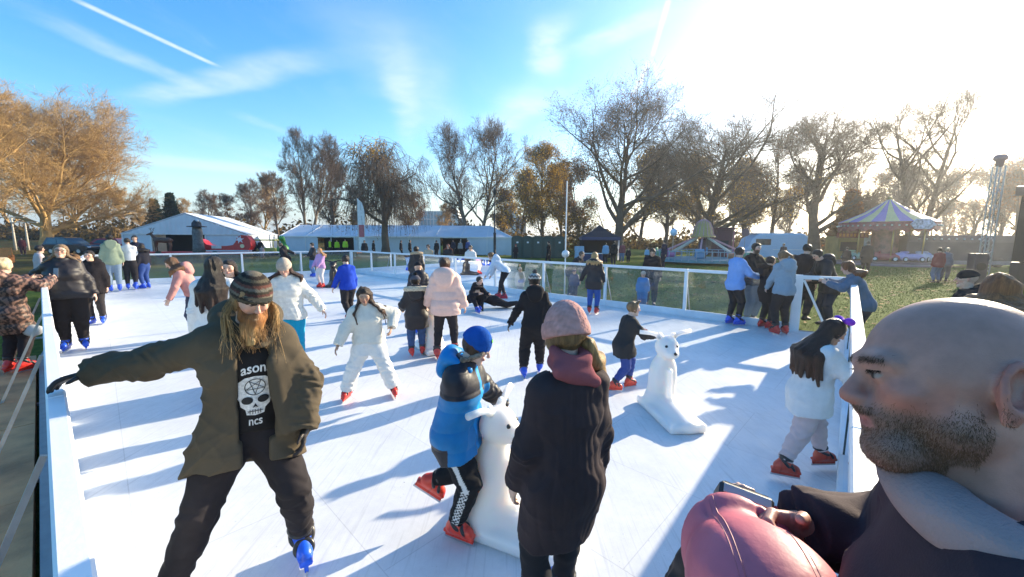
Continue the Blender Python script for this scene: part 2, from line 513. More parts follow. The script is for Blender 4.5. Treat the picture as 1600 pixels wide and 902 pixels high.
def head_field(F, s, k=None, detail=1, ears=True):
    h = s.hh; p = s.hp; Rm = s.Rh; e = lambda c, r, kk=.1, op='add': F.ell(p(*c), V3(r) * h, Rm, kk * h, op)
    e((0, -.055, .13), (.33, .405, .365))
    F.cone(p(0, .06, .0), p(0, .13, -.3), .27 * h, .16 * h, .12 * h, Rm[:, 0], 1.02)
    e((0, .225, -.405), (.11, .1, .085), .1)
    if detail == 2:
        e((0, .275, -.19), (.15, .115, .12), .1); e((0, .27, -.39), (.15, .115, .1), .1); F.cone(p(-.14, .335, .105), p(.14, .335, .105), .05 * h, .05 * h, .06 * h)
        e((0, .385, -.172), (.085, .03, .03), .03)
    if detail:
        e((-.2, .02, -.22), (.1, .14, .12)); e((.2, .02, -.22), (.1, .14, .12))
        for sg in (-1, 1):
            e((sg * .165, .245, -.06), (.09, .09, .075), .08)
            e((sg * .125, .42, .035), (.075, .07, .045), .06, 'sub')
            e((sg * .125, .315, .03), (.06, .06, .05), .02)
            F.cone(p(sg * .04, .36, .1), p(sg * .2, .3, .1), .035 * h, .03 * h, .06 * h)
            e((sg * .042, .4, -.115), (.034, .045, .028), .03)
        F.cone(p(0, .345, .07), p(0, .445, -.1), .034 * h, .048 * h, .05 * h)
        e((0, .335, -.215), (.10, .045, .02), .04); e((0, .33, -.262), (.08, .045, .022), .04)
        e((0, .395, -.24), (.1, .035, .006), .012, 'sub')
    else:
        F.cone(p(0, .36, .05), p(0, .42, -.1), .03 * h, .05 * h, .05 * h)
    if ears:
        for sg in (-1, 1):
            Re = Rm @ rotz(R(-sg * 18)) @ rotx(R(12))
            if detail == 2:
                ec = p(sg * .335, -.10, .0); Tm = np.stack([Re[:, 1], Re[:, 2], Re[:, 0]], 1)
                F.ell(ec - Rm[:, 0] * sg * .01 * h, V3(.03, .085, .14) * h, Re, .02 * h)
                F.ell(ec + Rm[:, 0] * sg * .035 * h, V3(.035, .062, .105) * h, Re, .02 * h, 'sub')
                F.torus(ec + Rm[:, 0] * sg * .03 * h + Re[:, 2] * .015 * h, Tm, .088 * h, .021 * h, .012 * h, (.86, 1.32))
                F.cone(ec + (Re @ V3(sg * .025, -.035, .07)) * h, ec + (Re @ V3(sg * .022, -.03, -.05)) * h, .016 * h, .014 * h, .02 * h)
                F.ell(ec + (Re @ V3(sg * .022, .05, -.02)) * h, V3(.02, .02, .035) * h, Re, .02 * h)
                F.ell(ec + (Re @ V3(sg * .012, .02, -.135)) * h, V3(.026, .045, .045) * h, Re, .025 * h)
                F.ell(ec + (Re @ V3(sg * .03, .025, -.035)) * h, V3(.03, .028, .04) * h, Re, .012 * h, 'sub')
                continue
            F.ell(p(sg * .345, -.06, .0), V3(.035, .085, .13) * h, Re, .03 * h)
            if detail: F.ell(p(sg * .385, -.05, .0), V3(.025, .045, .08) * h, Re, .02 * h, 'sub')
    F.cone(s.neck - s.R @ V3(0, 0, .03 * s.B), p(0, -.08, -.25), .27 * h * s.fat ** .4, .24 * h, .06 * h)

def hand_field(F, w, d, n, sc, side, curl=35, spread=4, k=.006, fingers=True, thumb=50, fat=1.0):
    """w wrist, d where the hand points, n out of the back of the hand, side +1 for a right hand"""
    d = unit(d); n = unit(n - (np.dot(n, d)) * d); x = np.cross(d, n) * side      # x towards the little finger
    F.cone(w - d * .03 * sc, w + d * .015 * sc, .026 * sc, .024 * sc, k, x, 1.15)
    F.cone(w + d * .01 * sc, w + d * .075 * sc, .016 * sc, .0145 * sc, k, x, 2.3)
    if not fingers: 
        F.cone(w + d * .07 * sc, w + d * .13 * sc - n * .03 * sc, .016 * sc, .012 * sc, k, x, 2.2); return
    ln = [.070, .078, .073, .056]
    for i in range(4):
        o = (-.027 + .0185 * i) * sc
        b = w + d * (.086 - .004 * abs(i - 1.3)) * sc + x * o
        dd = unit(d + x * math.tan(R((i - 1.4) * spread)))
        a = 0; q = b
        for j, f in enumerate((.45, .32, .23)):
            a += R(curl * (.7, 1.0, .8)[j])
            t = unit(dd * math.cos(a) - n * math.sin(a))
            q2 = q + t * ln[i] * f * sc
            r0 = (.0098, .0088, .008)[j] * sc * fat; F.cone(q, q2, r0, r0 * .92, k * .6); q = q2
    tb = w + d * .022 * sc - x * .024 * sc - n * .006 * sc
    td = unit(d * math.cos(R(thumb)) - x * math.sin(R(thumb)) - n * .35)
    m = tb + td * .042 * sc; F.cone(tb, m, .0145 * sc, .0115 * sc, k)
    t2 = unit(td + d * .7 - n * .3); F.cone(m, m + t2 * .034 * sc, .0105 * sc, .0085 * sc, k * .7)

def bounds(s, m=.2):
    pts = [s.P, s.neck, s.hc + V3(0, 0, s.hh * .6), s.hc - V3(0, 0, s.hh * .5)] + s.sh + s.el + s.wr + s.kn + s.an + s.hipj
    pts += [s.wr[i] + unit(s.wr[i] - s.el[i]) * .12 * s.B for i in (0, 1)]
    p = np.array(pts); return p.min(0) - m, p.max(0) + m

SKINS = {'fair': (.62, .40, .30), 'tan': (.45, .27, .18), 'pale': (.68, .46, .36), 'brown': (.3, .17, .11)}

def skin_cols(s, tone, browc, glove=None, stubble=None, lips=True):
    base = V3(SKINS[tone] if isinstance(tone, str) else tone)
    def fn(P):
        C = np.tile(base, (len(P), 1))
        q = ((P - s.hc) @ s.Rh) / s.hh
        head = (np.abs(q) < .8).all(1)
        x, y, z = np.abs(q[:, 0]), q[:, 1], q[:, 2]
        red = np.exp(-((x - .2) ** 2 + (z + .1) ** 2) / .012) * (y > .1) + np.exp(-(x ** 2 + (z + .1) ** 2) / .006) * (y > .35) + 1.0 * ((x > .34) & (np.abs(z) < .15))
        C = C * (1 - head[:, None] * np.clip(red, 0, 1)[:, None] * V3(.0, .22, .25))
        if stubble is not None:
            m = (y > -.12) & head
            b = np.clip((-.13 - z - .35 * np.maximum(.15 - y, 0) + .0 * x) / .06, 0, 1) * np.clip((y + .1) / .12, 0, 1)
            b = np.maximum(b, np.exp(-((x - .0) ** 2 / .015 + (z + .17) ** 2 / .0012)) * (y > .25))
            lip = (x < .085) & (np.abs(z + .24) < .035)
            b = b * (1 - lip * .9) * m
            C = C * (1 - b[:, None] * stubble[1]) + V3(stubble[0]) * b[:, None] * stubble[1]
        if lips:
            l = np.exp(-((x / .1) ** 4 + ((z + .24) / .045) ** 4)) * (y > .25) * head
            C = C * (1 - l[:, None] * V3(.2, .5, .45))
        br = np.exp(-(((x - .13) / .085) ** 4 + ((z - .115 + .12 * (x - .12)) / .022) ** 2)) * (y > .2) * head
        C = C * (1 - br[:, None] * .85) + V3(browc) * br[:, None] * .85
        eye = ((x - .125) / .052) ** 2 + ((z - .028) / .018) ** 2
        ew = (eye < 1) & (y > .2) & head
        C[ew] = (.30, .25, .23)
        ir = (((x - .125) ** 2 + (z - .028) ** 2) < .023 ** 2) & (eye < 1) & (y > .2) & head
        C[ir] = (.03, .02, .015)
        lid = (eye >= .85) & (eye < 1.7) & (z > .03) & (y > .2) & head
        C[lid] *= .35
        if glove is not None:
            for i in (0, 1):
                g = np.linalg.norm(P - s.wr[i] - unit(s.wr[i] - s.el[i]) * .07 * s.B, axis=1) < .085 * s.B
                C[g] = glove
        return C
    return fn

def jacket_field(s, vox, t, hem, o):
    B = s.B; f = s.fat; t = t * .8 * (B / 1.7) ** .6; lo, hi = bounds(s, .16 + t)
    F = Field(lo, hi, vox); A = Field(lo, hi, vox)
    X = s.R[:, 0]; flare = o.get('flare', 0.0)
    F.cone(s.waist, s.chest, (.062 * f) * B + t, .070 * B * f ** .5 + t, .04, X, 1.36)
    F.cone(s.chest, s.tp(0, 0, s.tl * .86), .066 * B * f ** .5 + t, .044 * B + t * .8, .04, X, 1.42)
    F.cone(s.sh[0], s.sh[1], .035 * B + t * .7, .035 * B + t * .7, .05)
    hz = hem * B + s.lift
    bot = s.tp(0, 0, 0)
    if hz < s.P[2]:
        kk = (s.kn[0] + s.kn[1]) / 2
        d = unit((s.P - s.waist) * .6 + (kk - s.P)); end = s.P + d * (s.P[2] - hz) / max(.3, -d[2])
        F.cone(s.waist, s.P, .062 * B * f + t, .076 * B * f + t + flare * .3, .05, X, 1.28)
        F.cone(s.P, end + d * .05, .076 * B * f + t + flare * .3, .077 * B * f + t + flare, .05, X, 1.26)
        if o.get('legfollow', True):
            for i in (0, 1):
                tt = np.clip((s.hipj[i][2] - hz) / max(.05, s.hipj[i][2] - s.kn[i][2]), 0, 1)
                F.cone(s.hipj[i], s.hipj[i] + (s.kn[i] - s.hipj[i]) * tt, .066 * B * f + t * .8, .058 * B * f + t * .8 + flare * .5, .05)
        n = d
    else:
        end = s.tp(0, 0, (hz - s.P[2]) / max(.4, s.R[2, 2])); F.cone(s.waist, end, .063 * B * f + t, .068 * B * f + t + flare, .04, X, 1.33); n = -s.R[:, 2]
    if o.get('bust'): 
        for sg in (-1, 1): F.ell(s.tp(sg * .045 * B, .055 * B + t * .5, s.tl * .6), .05 * B + t * .5, None, .05)
    F.cut(end, n)
    aw = o.get('arm', 1.0)
    cuffs = o.get('sleeve', [1.0, 1.0])
    for i in (0, 1):
        dsh = unit(s.el[i] - s.sh[i])
        A.cone(s.sh[i] + s.R @ V3((1 - 2 * i) * .02 * B, 0, 0), s.el[i], .036 * B * aw + t * .85, .030 * B * aw + t * .8, .02)
        w = s.el[i] + (s.wr[i] - s.el[i]) * cuffs[i]
        A.cone(s.el[i], w, .030 * B * aw + t * .8, .023 * B * aw + t * .6, .015)
        d = unit(s.wr[i] - s.el[i]); r = .06 * B + t
        A.cut(w + d * .004, d, 0, w - r * (1 + 0 * d), w + r)
    q = o.get('quilt')
    W = Waves(o.get('seed', 1), 8, (16, 55)); amp = o.get('fold', .006)
    if q:
        pit, qa = q
        F.warp(lambda x, y, z: -qa * (np.abs(np.sin(PI * ((z - s.lift) - .5 * 0) / pit)) ** .6 - .5) + 0 * x + 0 * y)
        def fa(x, y, z):
            out = 0
            for i in (0, 1):
                d = unit(s.el[i] - s.sh[i]); d2 = unit(s.wr[i] - s.el[i]); L = np.linalg.norm(s.el[i] - s.sh[i])
                mk = (x < (s.sh[0][0] + s.sh[1][0]) / 2) if i == 0 else (x >= (s.sh[0][0] + s.sh[1][0]) / 2)
                up = (x - s.sh[i][0]) * d[0] + (y - s.sh[i][1]) * d[1] + (z - s.sh[i][2]) * d[2]
                lw = L + (x - s.el[i][0]) * d2[0] + (y - s.el[i][1]) * d2[1] + (z - s.el[i][2]) * d2[2]
                t_ = np.where(lw > L, lw, np.minimum(up, L))
                out = out - mk * qa * (np.abs(np.sin(PI * t_ / pit)) ** .6 - .5)
            return out
        A.warp(fa)
    Cr = Creases(o.get('seed', 1) + 50, 5, (28, 60) if B > 1.45 else (34, 75))
    def wr(x, y, z):
        return amp * 1.2 * W(x * .7, y * .7, z * .7) - amp * .9 * Cr(x, y, z)
    F.warp(wr)
    def wa(x, y, z):
        out = amp * .8 * W(x, y, z) - amp * .9 * Cr(x + .3, y, z)
        for i in (0, 1):
            for c, wd in ((s.el[i], .06 * B), (s.wr[i], .05 * B)):
                d = unit(s.wr[i] - s.sh[i])
                r2 = (x - c[0]) ** 2 + (y - c[1]) ** 2 + (z - c[2]) ** 2
                ph = (x * d[0] + y * d[1] + z * d[2]) * 150 / B + 2.5 * np.sin(40 * (x + .7 * y - z))
                out = out + amp * 1.0 * np.exp(-r2 / (wd * wd)) * np.sin(ph)
        return out
    A.warp(wa)
    s.aw, s.jt = aw, t
    h = np.maximum(.035 - np.abs(F.D - A.D), 0) / .035
    F.D = np.minimum(F.D, A.D) - h * h * .035 * .25
    c = o.get('collar', .03)
    nk = s.neck
    up = unit(.5 * s.R[:, 2] + .5 * (s.hc - s.neck) / np.linalg.norm(s.hc - s.neck))
    F.cone(nk - up * .035 * B, nk + up * c * B, .05 * B + t * .7, .042 * B + t * .6, .03, X, 1.1)
    F.cut(nk + up * c * B, up, 0, nk + up * c * B - .09, nk + up * c * B + .16)
    if o.get('hood'):
        hs = o.get('hoodsize', 1.0) * B
        bk = s.R @ V3(0, -1, 0)
        F.ell(nk + bk * .065 * hs + V3(0, 0, .015 * hs), V3(.085, .05, .05) * hs + t * .4, s.R, .03)
        F.ell(nk + bk * .085 * hs - s.R[:, 2] * .03 * hs, V3(.07, .035, .065) * hs + t * .4, s.R, .03)
        for sg in (-1, 1): F.cone(nk + s.R @ V3(sg * .06, -.03, .015) * hs, nk + s.R @ V3(sg * .03, .06, -.035) * hs, .026 * hs, .02 * hs, .02)
    return F

def trousers_field(s, vox, t, o):
    B = s.B; f = s.fat; lo, hi = bounds(s, .15)
    hi = hi.copy(); hi[2] = s.waist[2] + .12
    F = Field(lo, hi, vox)
    F.cone(s.waist, s.P, .06 * B * f + t * .6, .074 * B * f + t * .6, .03, s.R[:, 0], 1.3)
    fl = o.get('flare', 0.0); lw = o.get('calf', 1.0)
    for i in (0, 1):
        F.cone(s.P + (s.hipj[i] - s.P) * .8, s.hipj[i] + (s.kn[i] - s.hipj[i]) * .3, .07 * B * f + t * .6, .059 * B * f + t, .04)
        F.cone(s.hipj[i] + (s.kn[i] - s.hipj[i]) * .2, s.kn[i], .062 * B * f + t, .041 * B * f ** .6 + t, .03)
        ank = s.kn[i] + (s.an[i] - s.kn[i]) * o.get('len', .86)
        m = s.kn[i] + (ank - s.kn[i]) * .35
        F.cone(s.kn[i], m, .041 * B * f ** .6 + t, .038 * B * lw + t + fl * .3, .02)
        F.cone(m, ank + (ank - m) * .15, .038 * B * lw + t + fl * .3, .027 * B * lw + t + fl, .02)
        d = unit(s.an[i] - s.kn[i]); r = .075 * B + t + fl
        F.cut(ank, d, 0, ank - r, ank + r + .05)
    Cr = Creases(o.get('seed', 3) + 70, 5, (30, 65)); W = Waves(o.get('seed', 3), 8, (18, 50)); amp = o.get('fold', .005)
    def w(x, y, z):
        out = amp * W(x * .7, y * .7, z * .7) - amp * .9 * Cr(x, y, z)
        for i in (0, 1):
            for c, wd in ((s.kn[i], .07 * B), (s.an[i] + (s.kn[i] - s.an[i]) * .25, .07 * B), (s.hipj[i], .07 * B)):
                r2 = (x - c[0]) ** 2 + (y - c[1]) ** 2 + (z - c[2]) ** 2
                out = out + amp * .9 * np.exp(-r2 / (wd * wd)) * np.sin(z * 130 / B + 2.2 * np.sin(30 * (x + y)) + i)
        return out
    F.warp(w)
    return F

def shade(c, a): return tuple(min(1, q * a) for q in c)

def make_skate(s, i, root, color, vox, strapc=(.02, .02, .022), straps=True):
    sc = max(.72, s.H / 1.72); a = s.an[i]; f = s.fd[i]; u = s.fu[i]; x = np.cross(f, u)
    shn = unit(s.kn[i] - s.an[i])
    v = min(vox, .012)
    pts = np.array([a + shn * .15 * sc, a - u * .09 * sc + f * .2 * sc, a - u * .09 * sc - f * .12 * sc, a + shn * .12 * sc - f * .1, a + shn * .12 * sc + f * .1])
    F = Field(pts.min(0) - .08, pts.max(0) + .08, v)
    F.cone(a - u * .01 * sc, a + shn * .105 * sc, .050 * sc, .056 * sc, .02)
    F.cone(a - u * .03 * sc - f * .035 * sc, a - u * .045 * sc + f * .125 * sc, .047 * sc, .036 * sc, .03, x, 1.08)
    F.cone(a + f * .02 * sc, a - u * .03 * sc + f * .1 * sc, .046 * sc, .032 * sc, .03)
    F.box(a - u * .068 * sc + f * .035 * sc, V3(.034, .135, .014) * sc, np.stack([x, f, u], 1), .008, .01)
    F.box(a - u * .098 * sc + f * .035 * sc, V3(.011, .13, .026) * sc, np.stack([x, f, u], 1), .005, .006)
    top = a + shn * .115 * sc; F.cut(top, shn)
    o = F.build('skate', M['plastic'], root, lambda P: np.tile(V3(color), (len(P), 1)) * (1 - .25 * (np.sin(P @ f * 60) > .93))[:, None], 1)
    b = MB(); Rm = Matrix(np.stack([x, f, u], 1).tolist())
    c = a - u * (.112 + .012) * sc + f * .035 * sc
    b.box(c, (.005 * sc + .002, .27 * sc, .03 * sc), Rm); b.build('blade', M['steel'], o)
    if straps:
        G = Field(pts.min(0) - .08, pts.max(0) + .08, v)
        for hgt, ang in ((.075, 0), (.02, 35)):
            c = a + shn * hgt * sc + f * (.012 if ang else 0) * sc
            n = unit(shn * math.cos(R(ang)) + f * math.sin(R(ang))); xx = unit(np.cross(f, n)); yy = np.cross(n, xx)
            Rr = np.stack([xx, yy, n], 1)
            G.torus(c, Rr, .052 * sc, .017 * sc, .005, (1.02, 1.05 if not ang else 1.15))
        c = a - u * .02 * sc + f * .09 * sc; n = unit(f * .85 + u * .5); xx = x; yy = np.cross(n, xx)
        G.torus(c, np.stack([xx, yy, n], 1), .04 * sc, .015 * sc, .005, (1.05, 1.0))
        G.box(a + shn * .075 * sc + x * (.058 if i else -.058) * sc, V3(.012, .02, .014) * sc, np.stack([x, f, u], 1), .004)
        G.build('strap', M['plastic'], o, strapc, 1)
    return o

def make_shoe(s, i, root, color, vox, sc=None):
    sc = sc or s.H / 1.72; a = s.an[i]; f = s.fd[i]; u = s.fu[i]; x = np.cross(f, u); v = min(vox, .015)
    F = Field(a - .3, a + .3, v)
    F.cone(a + unit(s.kn[i] - a) * .06 * sc, a - u * .02 * sc, .044 * sc, .046 * sc, .02)
    F.cone(a - u * .035 * sc - f * .04 * sc, a - u * .045 * sc + f * .13 * sc, .04 * sc, .032 * sc, .03, x, 1.12)
    F.cut(a - u * .076 * sc, -u)
    return F.build('shoe', M['plainattr'], root, color, 1)

def hair_mesh(s, root, o, vox):
    h = s.hh; p = s.hp; Rm = s.Rh; col = V3(o.get('color', (.05, .03, .02))); st = o.get('style', 'short')
    if st == 'long' and o.get('length', 0) <= .42: st = 'short'; o = dict(o, nape=-.5, thick=.07, length=0)
    lo, hi = s.hc - V3(1, 1, 1) * (h * 1.1), s.hc + V3(1, 1, 1) * (h * .95)
    L = o.get('length', 0) * h
    lo = lo - V3(.1, .15, L); hi = hi + V3(.1, .15, 0)
    sw = V3(o.get('sway', (0, 0, 0)))
    ext = np.abs(sw) * 1.2; lo -= ext + .08; hi += ext + V3(.08, .08, 0)
    F = Field(lo, hi, vox); th = o.get('thick', .045)
    F.ell(p(0, -.065, .14), V3(.335 + th, .41 + th, .37 + th) * h, Rm, 0)
    hl = o.get('hairline', .26)
    n = s.Rh @ unit(V3(0, .75, -.66)); F.cut(p(0, .31, hl), n)
    F.cut(p(0, 0, o.get('nape', -.2)), s.Rh @ V3(0, 0, -1))
    if o.get('sideburn', True):
        for sg in (-1, 1): F.ell(p(sg * .31, .0, -.02), V3(.06, .14, .22) * h, Rm, .05 * h)
    if st in ('long', 'pony', 'wavy'):
        dn = V3(0, 0, -1); bk = s.Rh @ V3(0, -1, 0); bk[2] = 0; bk = unit(bk)
        rgt = np.cross(bk, V3(0, 0, 1)) * -1
    if st in ('long', 'wavy'):
        n_ = o.get('n', 26); rr = np.random.default_rng(o.get('seed', 5))
        spread = o.get('spread', 1.0)
        for j in range(n_):
            a = R(-115 + 230 * j / (n_ - 1)) * o.get('arc', .85)
            dx, dy = math.sin(a), -math.cos(a)
            q0 = p(dx * .28, dy * .3 - .06, .12); q1 = p(dx * .29, dy * .33 - .07, -.25)
            ll = L * rr.uniform(.8, 1.05)
            body = s.R @ V3(dx * .085 * spread, (.10 if dy < 0 else .12) * dy - .012, 0) * s.B * o.get('out', 1.0)
            q2 = q1 + dn * ll * .5 + V3(dx * .03, dy * .03, 0) * spread + body * .75 + sw * .45 * rr.uniform(.6, 1.2)
            q3 = q1 + dn * ll + body * .85 + V3(rr.normal() * .02, rr.normal() * .015, 0) + sw * rr.uniform(.6, 1.3)
            r0 = .085 * h * o.get('vol', 1.0)
            F.cone(q0, q1, r0, r0, .1 * h); F.cone(q1, q2, r0, r0 * .9, .1 * h); F.cone(q2, q3, r0 * .9, r0 * .5, .1 * h)
    if st == 'pony':
        q0 = p(0, -.46, .25); F.ell(q0, .1 * h, None, .05 * h)
        q1 = q0 + bk * .18 * h + dn * .25 * h + sw * .4; q2 = q0 + bk * .12 * h + dn * max(L, .8 * h) + sw
        F.cone(q0, q1, .09 * h, .13 * h, .05 * h); F.cone(q1, q2, .13 * h, .04 * h, .05 * h)
    if st == 'bun': F.ell(p(0, -.4, .38), .17 * h, None, .04 * h)
    if st == 'quiff': 
        for j in range(7): F.cone(p(-.2 + .066 * j, .2, .46), p(-.22 + .075 * j, .32, .58), .08 * h, .03 * h, .04 * h)
    W = Waves(o.get('seed', 5), 9, (60 / (h * 4.3), 140 / (h * 4.3)), .22); am = o.get('rough', .045) * h
    W2 = Waves(o.get('seed', 5) + 9, 6, (15, 35), 1.0)
    F.warp(lambda x, y, z: am * W(x, y, z) + (am * 1.2 * W2(x, y, z) if st == 'wavy' else 0))
    tip = o.get('tip')
    def cf(P):
        g = (Waves(3, 8, (60, 200), .12)(P[:, 0], P[:, 1], P[:, 2]))[:, None]
        C = col * (1 + .7 * g)
        if tip is not None:
            t = np.clip((s.hc[2] - .5 * h - P[:, 2]) / max(.01, L * .8), 0, 1)[:, None]; C = C * (1 - t) + V3(tip) * (1 + .7 * g) * t
        return np.clip(C, .003, 1)
    return F.build('hair', M['hair'], root, cf, 1)

def hat_mesh(s, root, o, vox):
    h = s.hh; p = s.hp; Rm = s.Rh; v = min(vox, .012)
    t = o.get('thick', .06); tall = o.get('tall', 0.0)
    lo, hi = s.hc - .85 * h - .02, s.hc + V3(.85, .85, 1.1 + tall) * h
    F = Field(lo, hi, v)
    F.ell(p(0, -.075 - .04 * tall, .14 + tall * .35), V3(.335 + t, .41 + t, .38 + t + tall * .6) * h, Rm, 0)
    ln = s.Rh @ unit(V3(0, -.28, -1)); lv = o.get('level', .14)
    F.cut(p(0, .0, lv - .05), ln)
    def ang(x, y, z):
        q = [Rm[0, i] * (x - s.hc[0]) + Rm[1, i] * (y - s.hc[1]) + Rm[2, i] * (z - s.hc[2]) for i in range(3)]
        return q
    rib = o.get('rib', 0)
    if rib:
        def wf(x, y, z):
            q = ang(x, y, z); return -rib * np.abs(np.sin(np.arctan2(q[0], q[1] + .07 * h) * o.get('nrib', 26)))
        F.warp(wf)
    col = o.get('color', (.2, .2, .2)); fn = (lambda P: col(P, s)) if callable(col) else col
    hat = F.build(o.get('name', 'beanie'), M[o.get('mat', 'knit')], root, fn, 1)
    if o.get('cuff', True):
        G = Field(lo, hi, v); e = o.get('cuffthick', .035)
        G.ell(p(0, -.07, .14), V3(.335 + t + e, .41 + t + e, .40 + t) * h, Rm, 0)
        G.cut(p(0, 0, lv - .07), ln); G.cut(p(0, 0, lv + o.get('cuffh', .2)), -ln)
        if rib:
            def wg(x, y, z):
                q = ang(x, y, z); return -rib * np.abs(np.sin(np.arctan2(q[0], q[1] + .07 * h) * o.get('nrib', 26)))
            G.warp(wg)
        cc = o.get('cuffcol', col); fc = (lambda P: cc(P, s)) if callable(cc) else cc
        G.build('hat_cuff', M[o.get('mat', 'knit')], hat, fc, 1)
    if o.get('pom'):
        K = Field(p(0, -.15, .75) - .3 * h, p(0, -.15, .75) + .3 * h, v); K.ell(p(0, -.15, .66 + tall), .15 * h, None, 0)
        W = Waves(4, 8, (120, 260)); K.warp(lambda x, y, z: .012 * W(x, y, z)); K.build('pompom', M['fur'], hat, o['pom'], 0)
    return hat

import time as _t
def make_person(label, loc, yaw, H, lod=None, group=None, skin='fair', glove=None, top=None, legs=None, feet=None, hat=None, hair=None,
                pose=None, build=True, face=True, hand=None, stubble=None, extra=None, vox=None, fat=1.0, cat='person', browc=None):
    t0_ = _t.time()
    loc = Vector(loc); d = math.hypot(loc.x, loc.y)
    if vox is None: vox = .0065 if d < 3.6 else .0085 if d < 6.5 else .011 if d < 10 else .016 if d < 16 else .024
    far = vox > .02
    skate = feet and feet.get('skate')
    lift = .075 * max(.72, H / 1.72) if skate else .02
    s = skeleton(H, lift, fat=fat, **(pose or {}))
    s.far = far
    lo, hi = bounds(s, .14)
    F = Field(lo, hi, vox); B = s.B; f = fat; X = s.R[:, 0]
    F.cone(s.P, s.waist, .066 * B * f, .055 * B * f, .03, X, 1.25); F.cone(s.waist, s.chest, .056 * B * f, .062 * B, .03, X, 1.35)
    F.cone(s.chest, s.tp(0, 0, s.tl * .85), .06 * B, .035 * B, .03, X, 1.4)
    for i in (0, 1):
        F.cone(s.hipj[i], s.kn[i], .053 * B * f, .034 * B, .03); F.cone(s.kn[i], s.an[i], .034 * B, .022 * B, .02)
        F.cone(s.an[i], s.an[i] + s.fd[i] * .06 * B - s.fu[i] * .02 * B, .022 * B, .018 * B, .015)
        F.cone(s.tp(0, 0, s.tl * .84), s.sh[i], .03 * B, .03 * B, .02)
        F.cone(s.sh[i], s.el[i], .03 * B, .023 * B, .01); F.cone(s.el[i], s.wr[i], .023 * B, .015 * B, .01)
        hd = (hand or [{}, {}])[i] or {}
        dr = unit(s.wr[i] - s.el[i])
        dd = V3(hd['dir']) if 'dir' in hd else dr
        nn = V3(hd['n']) if 'n' in hd else V3((1 if i else -1), 0, .2)
        hand_field(F, s.wr[i], dd, nn, B / 1.72 * (1.06 if B < 1.45 else 1.0), 1 if i else -1, hd.get('curl', 28), k=min(.006, vox), fingers=vox < .014, fat=hd.get('fat', 1.0), spread=hd.get('spread', 4))
    head_field(F, s, detail=0 if far else (2 if vox < .005 else 1))
    browc = browc or shade((hair or {}).get('color', (.06, .04, .03)), .8)
    body = F.build('person', M['skin'], None, skin_cols(s, skin, browc, glove, stubble, not far), 1)
    body.location = loc; body.rotation_euler = (0, 0, R(yaw))
    tag(body, label, cat, group)
    if legs:
        T = trousers_field(s, vox, legs.get('t', .008), legs)
        c = legs.get('color', (.02, .02, .025)); 
        T.build(legs.get('name', 'trousers'), M[legs.get('mat', 'cloth')], body, (lambda P: c(P, s)) if callable(c) else c, 1)
    if top:
        tops = top if isinstance(top, list) else [top]
        for tp_ in tops:
            J = jacket_field(s, vox, tp_.get('t', .02), tp_.get('hem', .5), tp_)
            if tp_.get('post'): tp_['post'](J, s)
            c = tp_.get('color', (.02, .02, .02))
            jo = J.build(tp_.get('name', 'jacket'), M[tp_.get('mat', 'cloth')], body, (lambda P, c=c: c(P, s)) if callable(c) else c, 1)
            if tp_.get('fur'):
                K = Field(s.neck - .3, s.neck + .3, min(vox, .012))
                fs = tp_.get('fursize', 1.0)
                Rr = s.R @ rotx(R(tp_.get('furtilt', -20)))
                K.torus(s.neck + s.R @ V3(0, -.05, .025) * B, Rr, .085 * B * fs, .026 * B * fs, 0, (1.15, .85))
                W = Waves(8, 10, (90, 240)); K.warp(lambda x, y, z: .014 * W(x, y, z)); K.build('fur_trim', M['fur'], jo, tp_['fur'], 0)
            if tp_.get('zip'):
                zb = MB(); z0 = max(tp_.get('hem', .5) * B + lift - s.P[2], -.1)
    if hair: hair_mesh(s, body, hair, min(vox, .016))
    if hat: hat_mesh(s, body, hat, vox)
    if feet:
        for i in (0, 1):
            if skate: make_skate(s, i, body, feet['skate'], vox, straps=not far)
            else: make_shoe(s, i, body, feet.get('shoe', (.02, .02, .02)), vox)
    if extra: extra(s, body, vox)
    if DBG: print('PERSON', round(_t.time() - t0_, 2), len(body.data.vertices), label)
    return body, s

def by_feet(u, vf, vtop, z=0.0):
    p = ground(u, vf, z); return p, height_at(p, vtop)

def sleeve_mask(P, s):
    m = np.zeros(len(P), bool); B = s.B
    for i in (0, 1):
        for a, b, r0, r1 in ((s.sh[i], s.el[i], .036 * B * s.aw + s.jt * .85, .030 * B * s.aw + s.jt * .8), (s.el[i], s.wr[i], .030 * B * s.aw + s.jt * .8, .023 * B * s.aw + s.jt * .6)):
            d = b - a; t = np.clip(((P - a) @ d) / (d @ d), 0, 1); q = np.linalg.norm(P - a - t[:, None] * d, axis=1) - (r0 + (r1 - r0) * t); m |= q < .012
    return m
# ------------------------------------------------------------------ sun, sky
SUN_AZ, SUN_EL = R(53), R(17.5)
SUND = Vector((math.sin(SUN_AZ) * math.cos(SUN_EL), math.cos(SUN_AZ) * math.cos(SUN_EL), math.sin(SUN_EL)))
sl = bpy.data.lights.new('sun', 'SUN'); sl.energy = 3.9; sl.angle = R(0.53); sl.color = (1.0, .86, .63)
so = bpy.data.objects.new('sun', sl); COL.objects.link(so); so.location = (40, 30, 30)
so.rotation_euler = SUND.to_track_quat('Z', 'Y').to_euler()

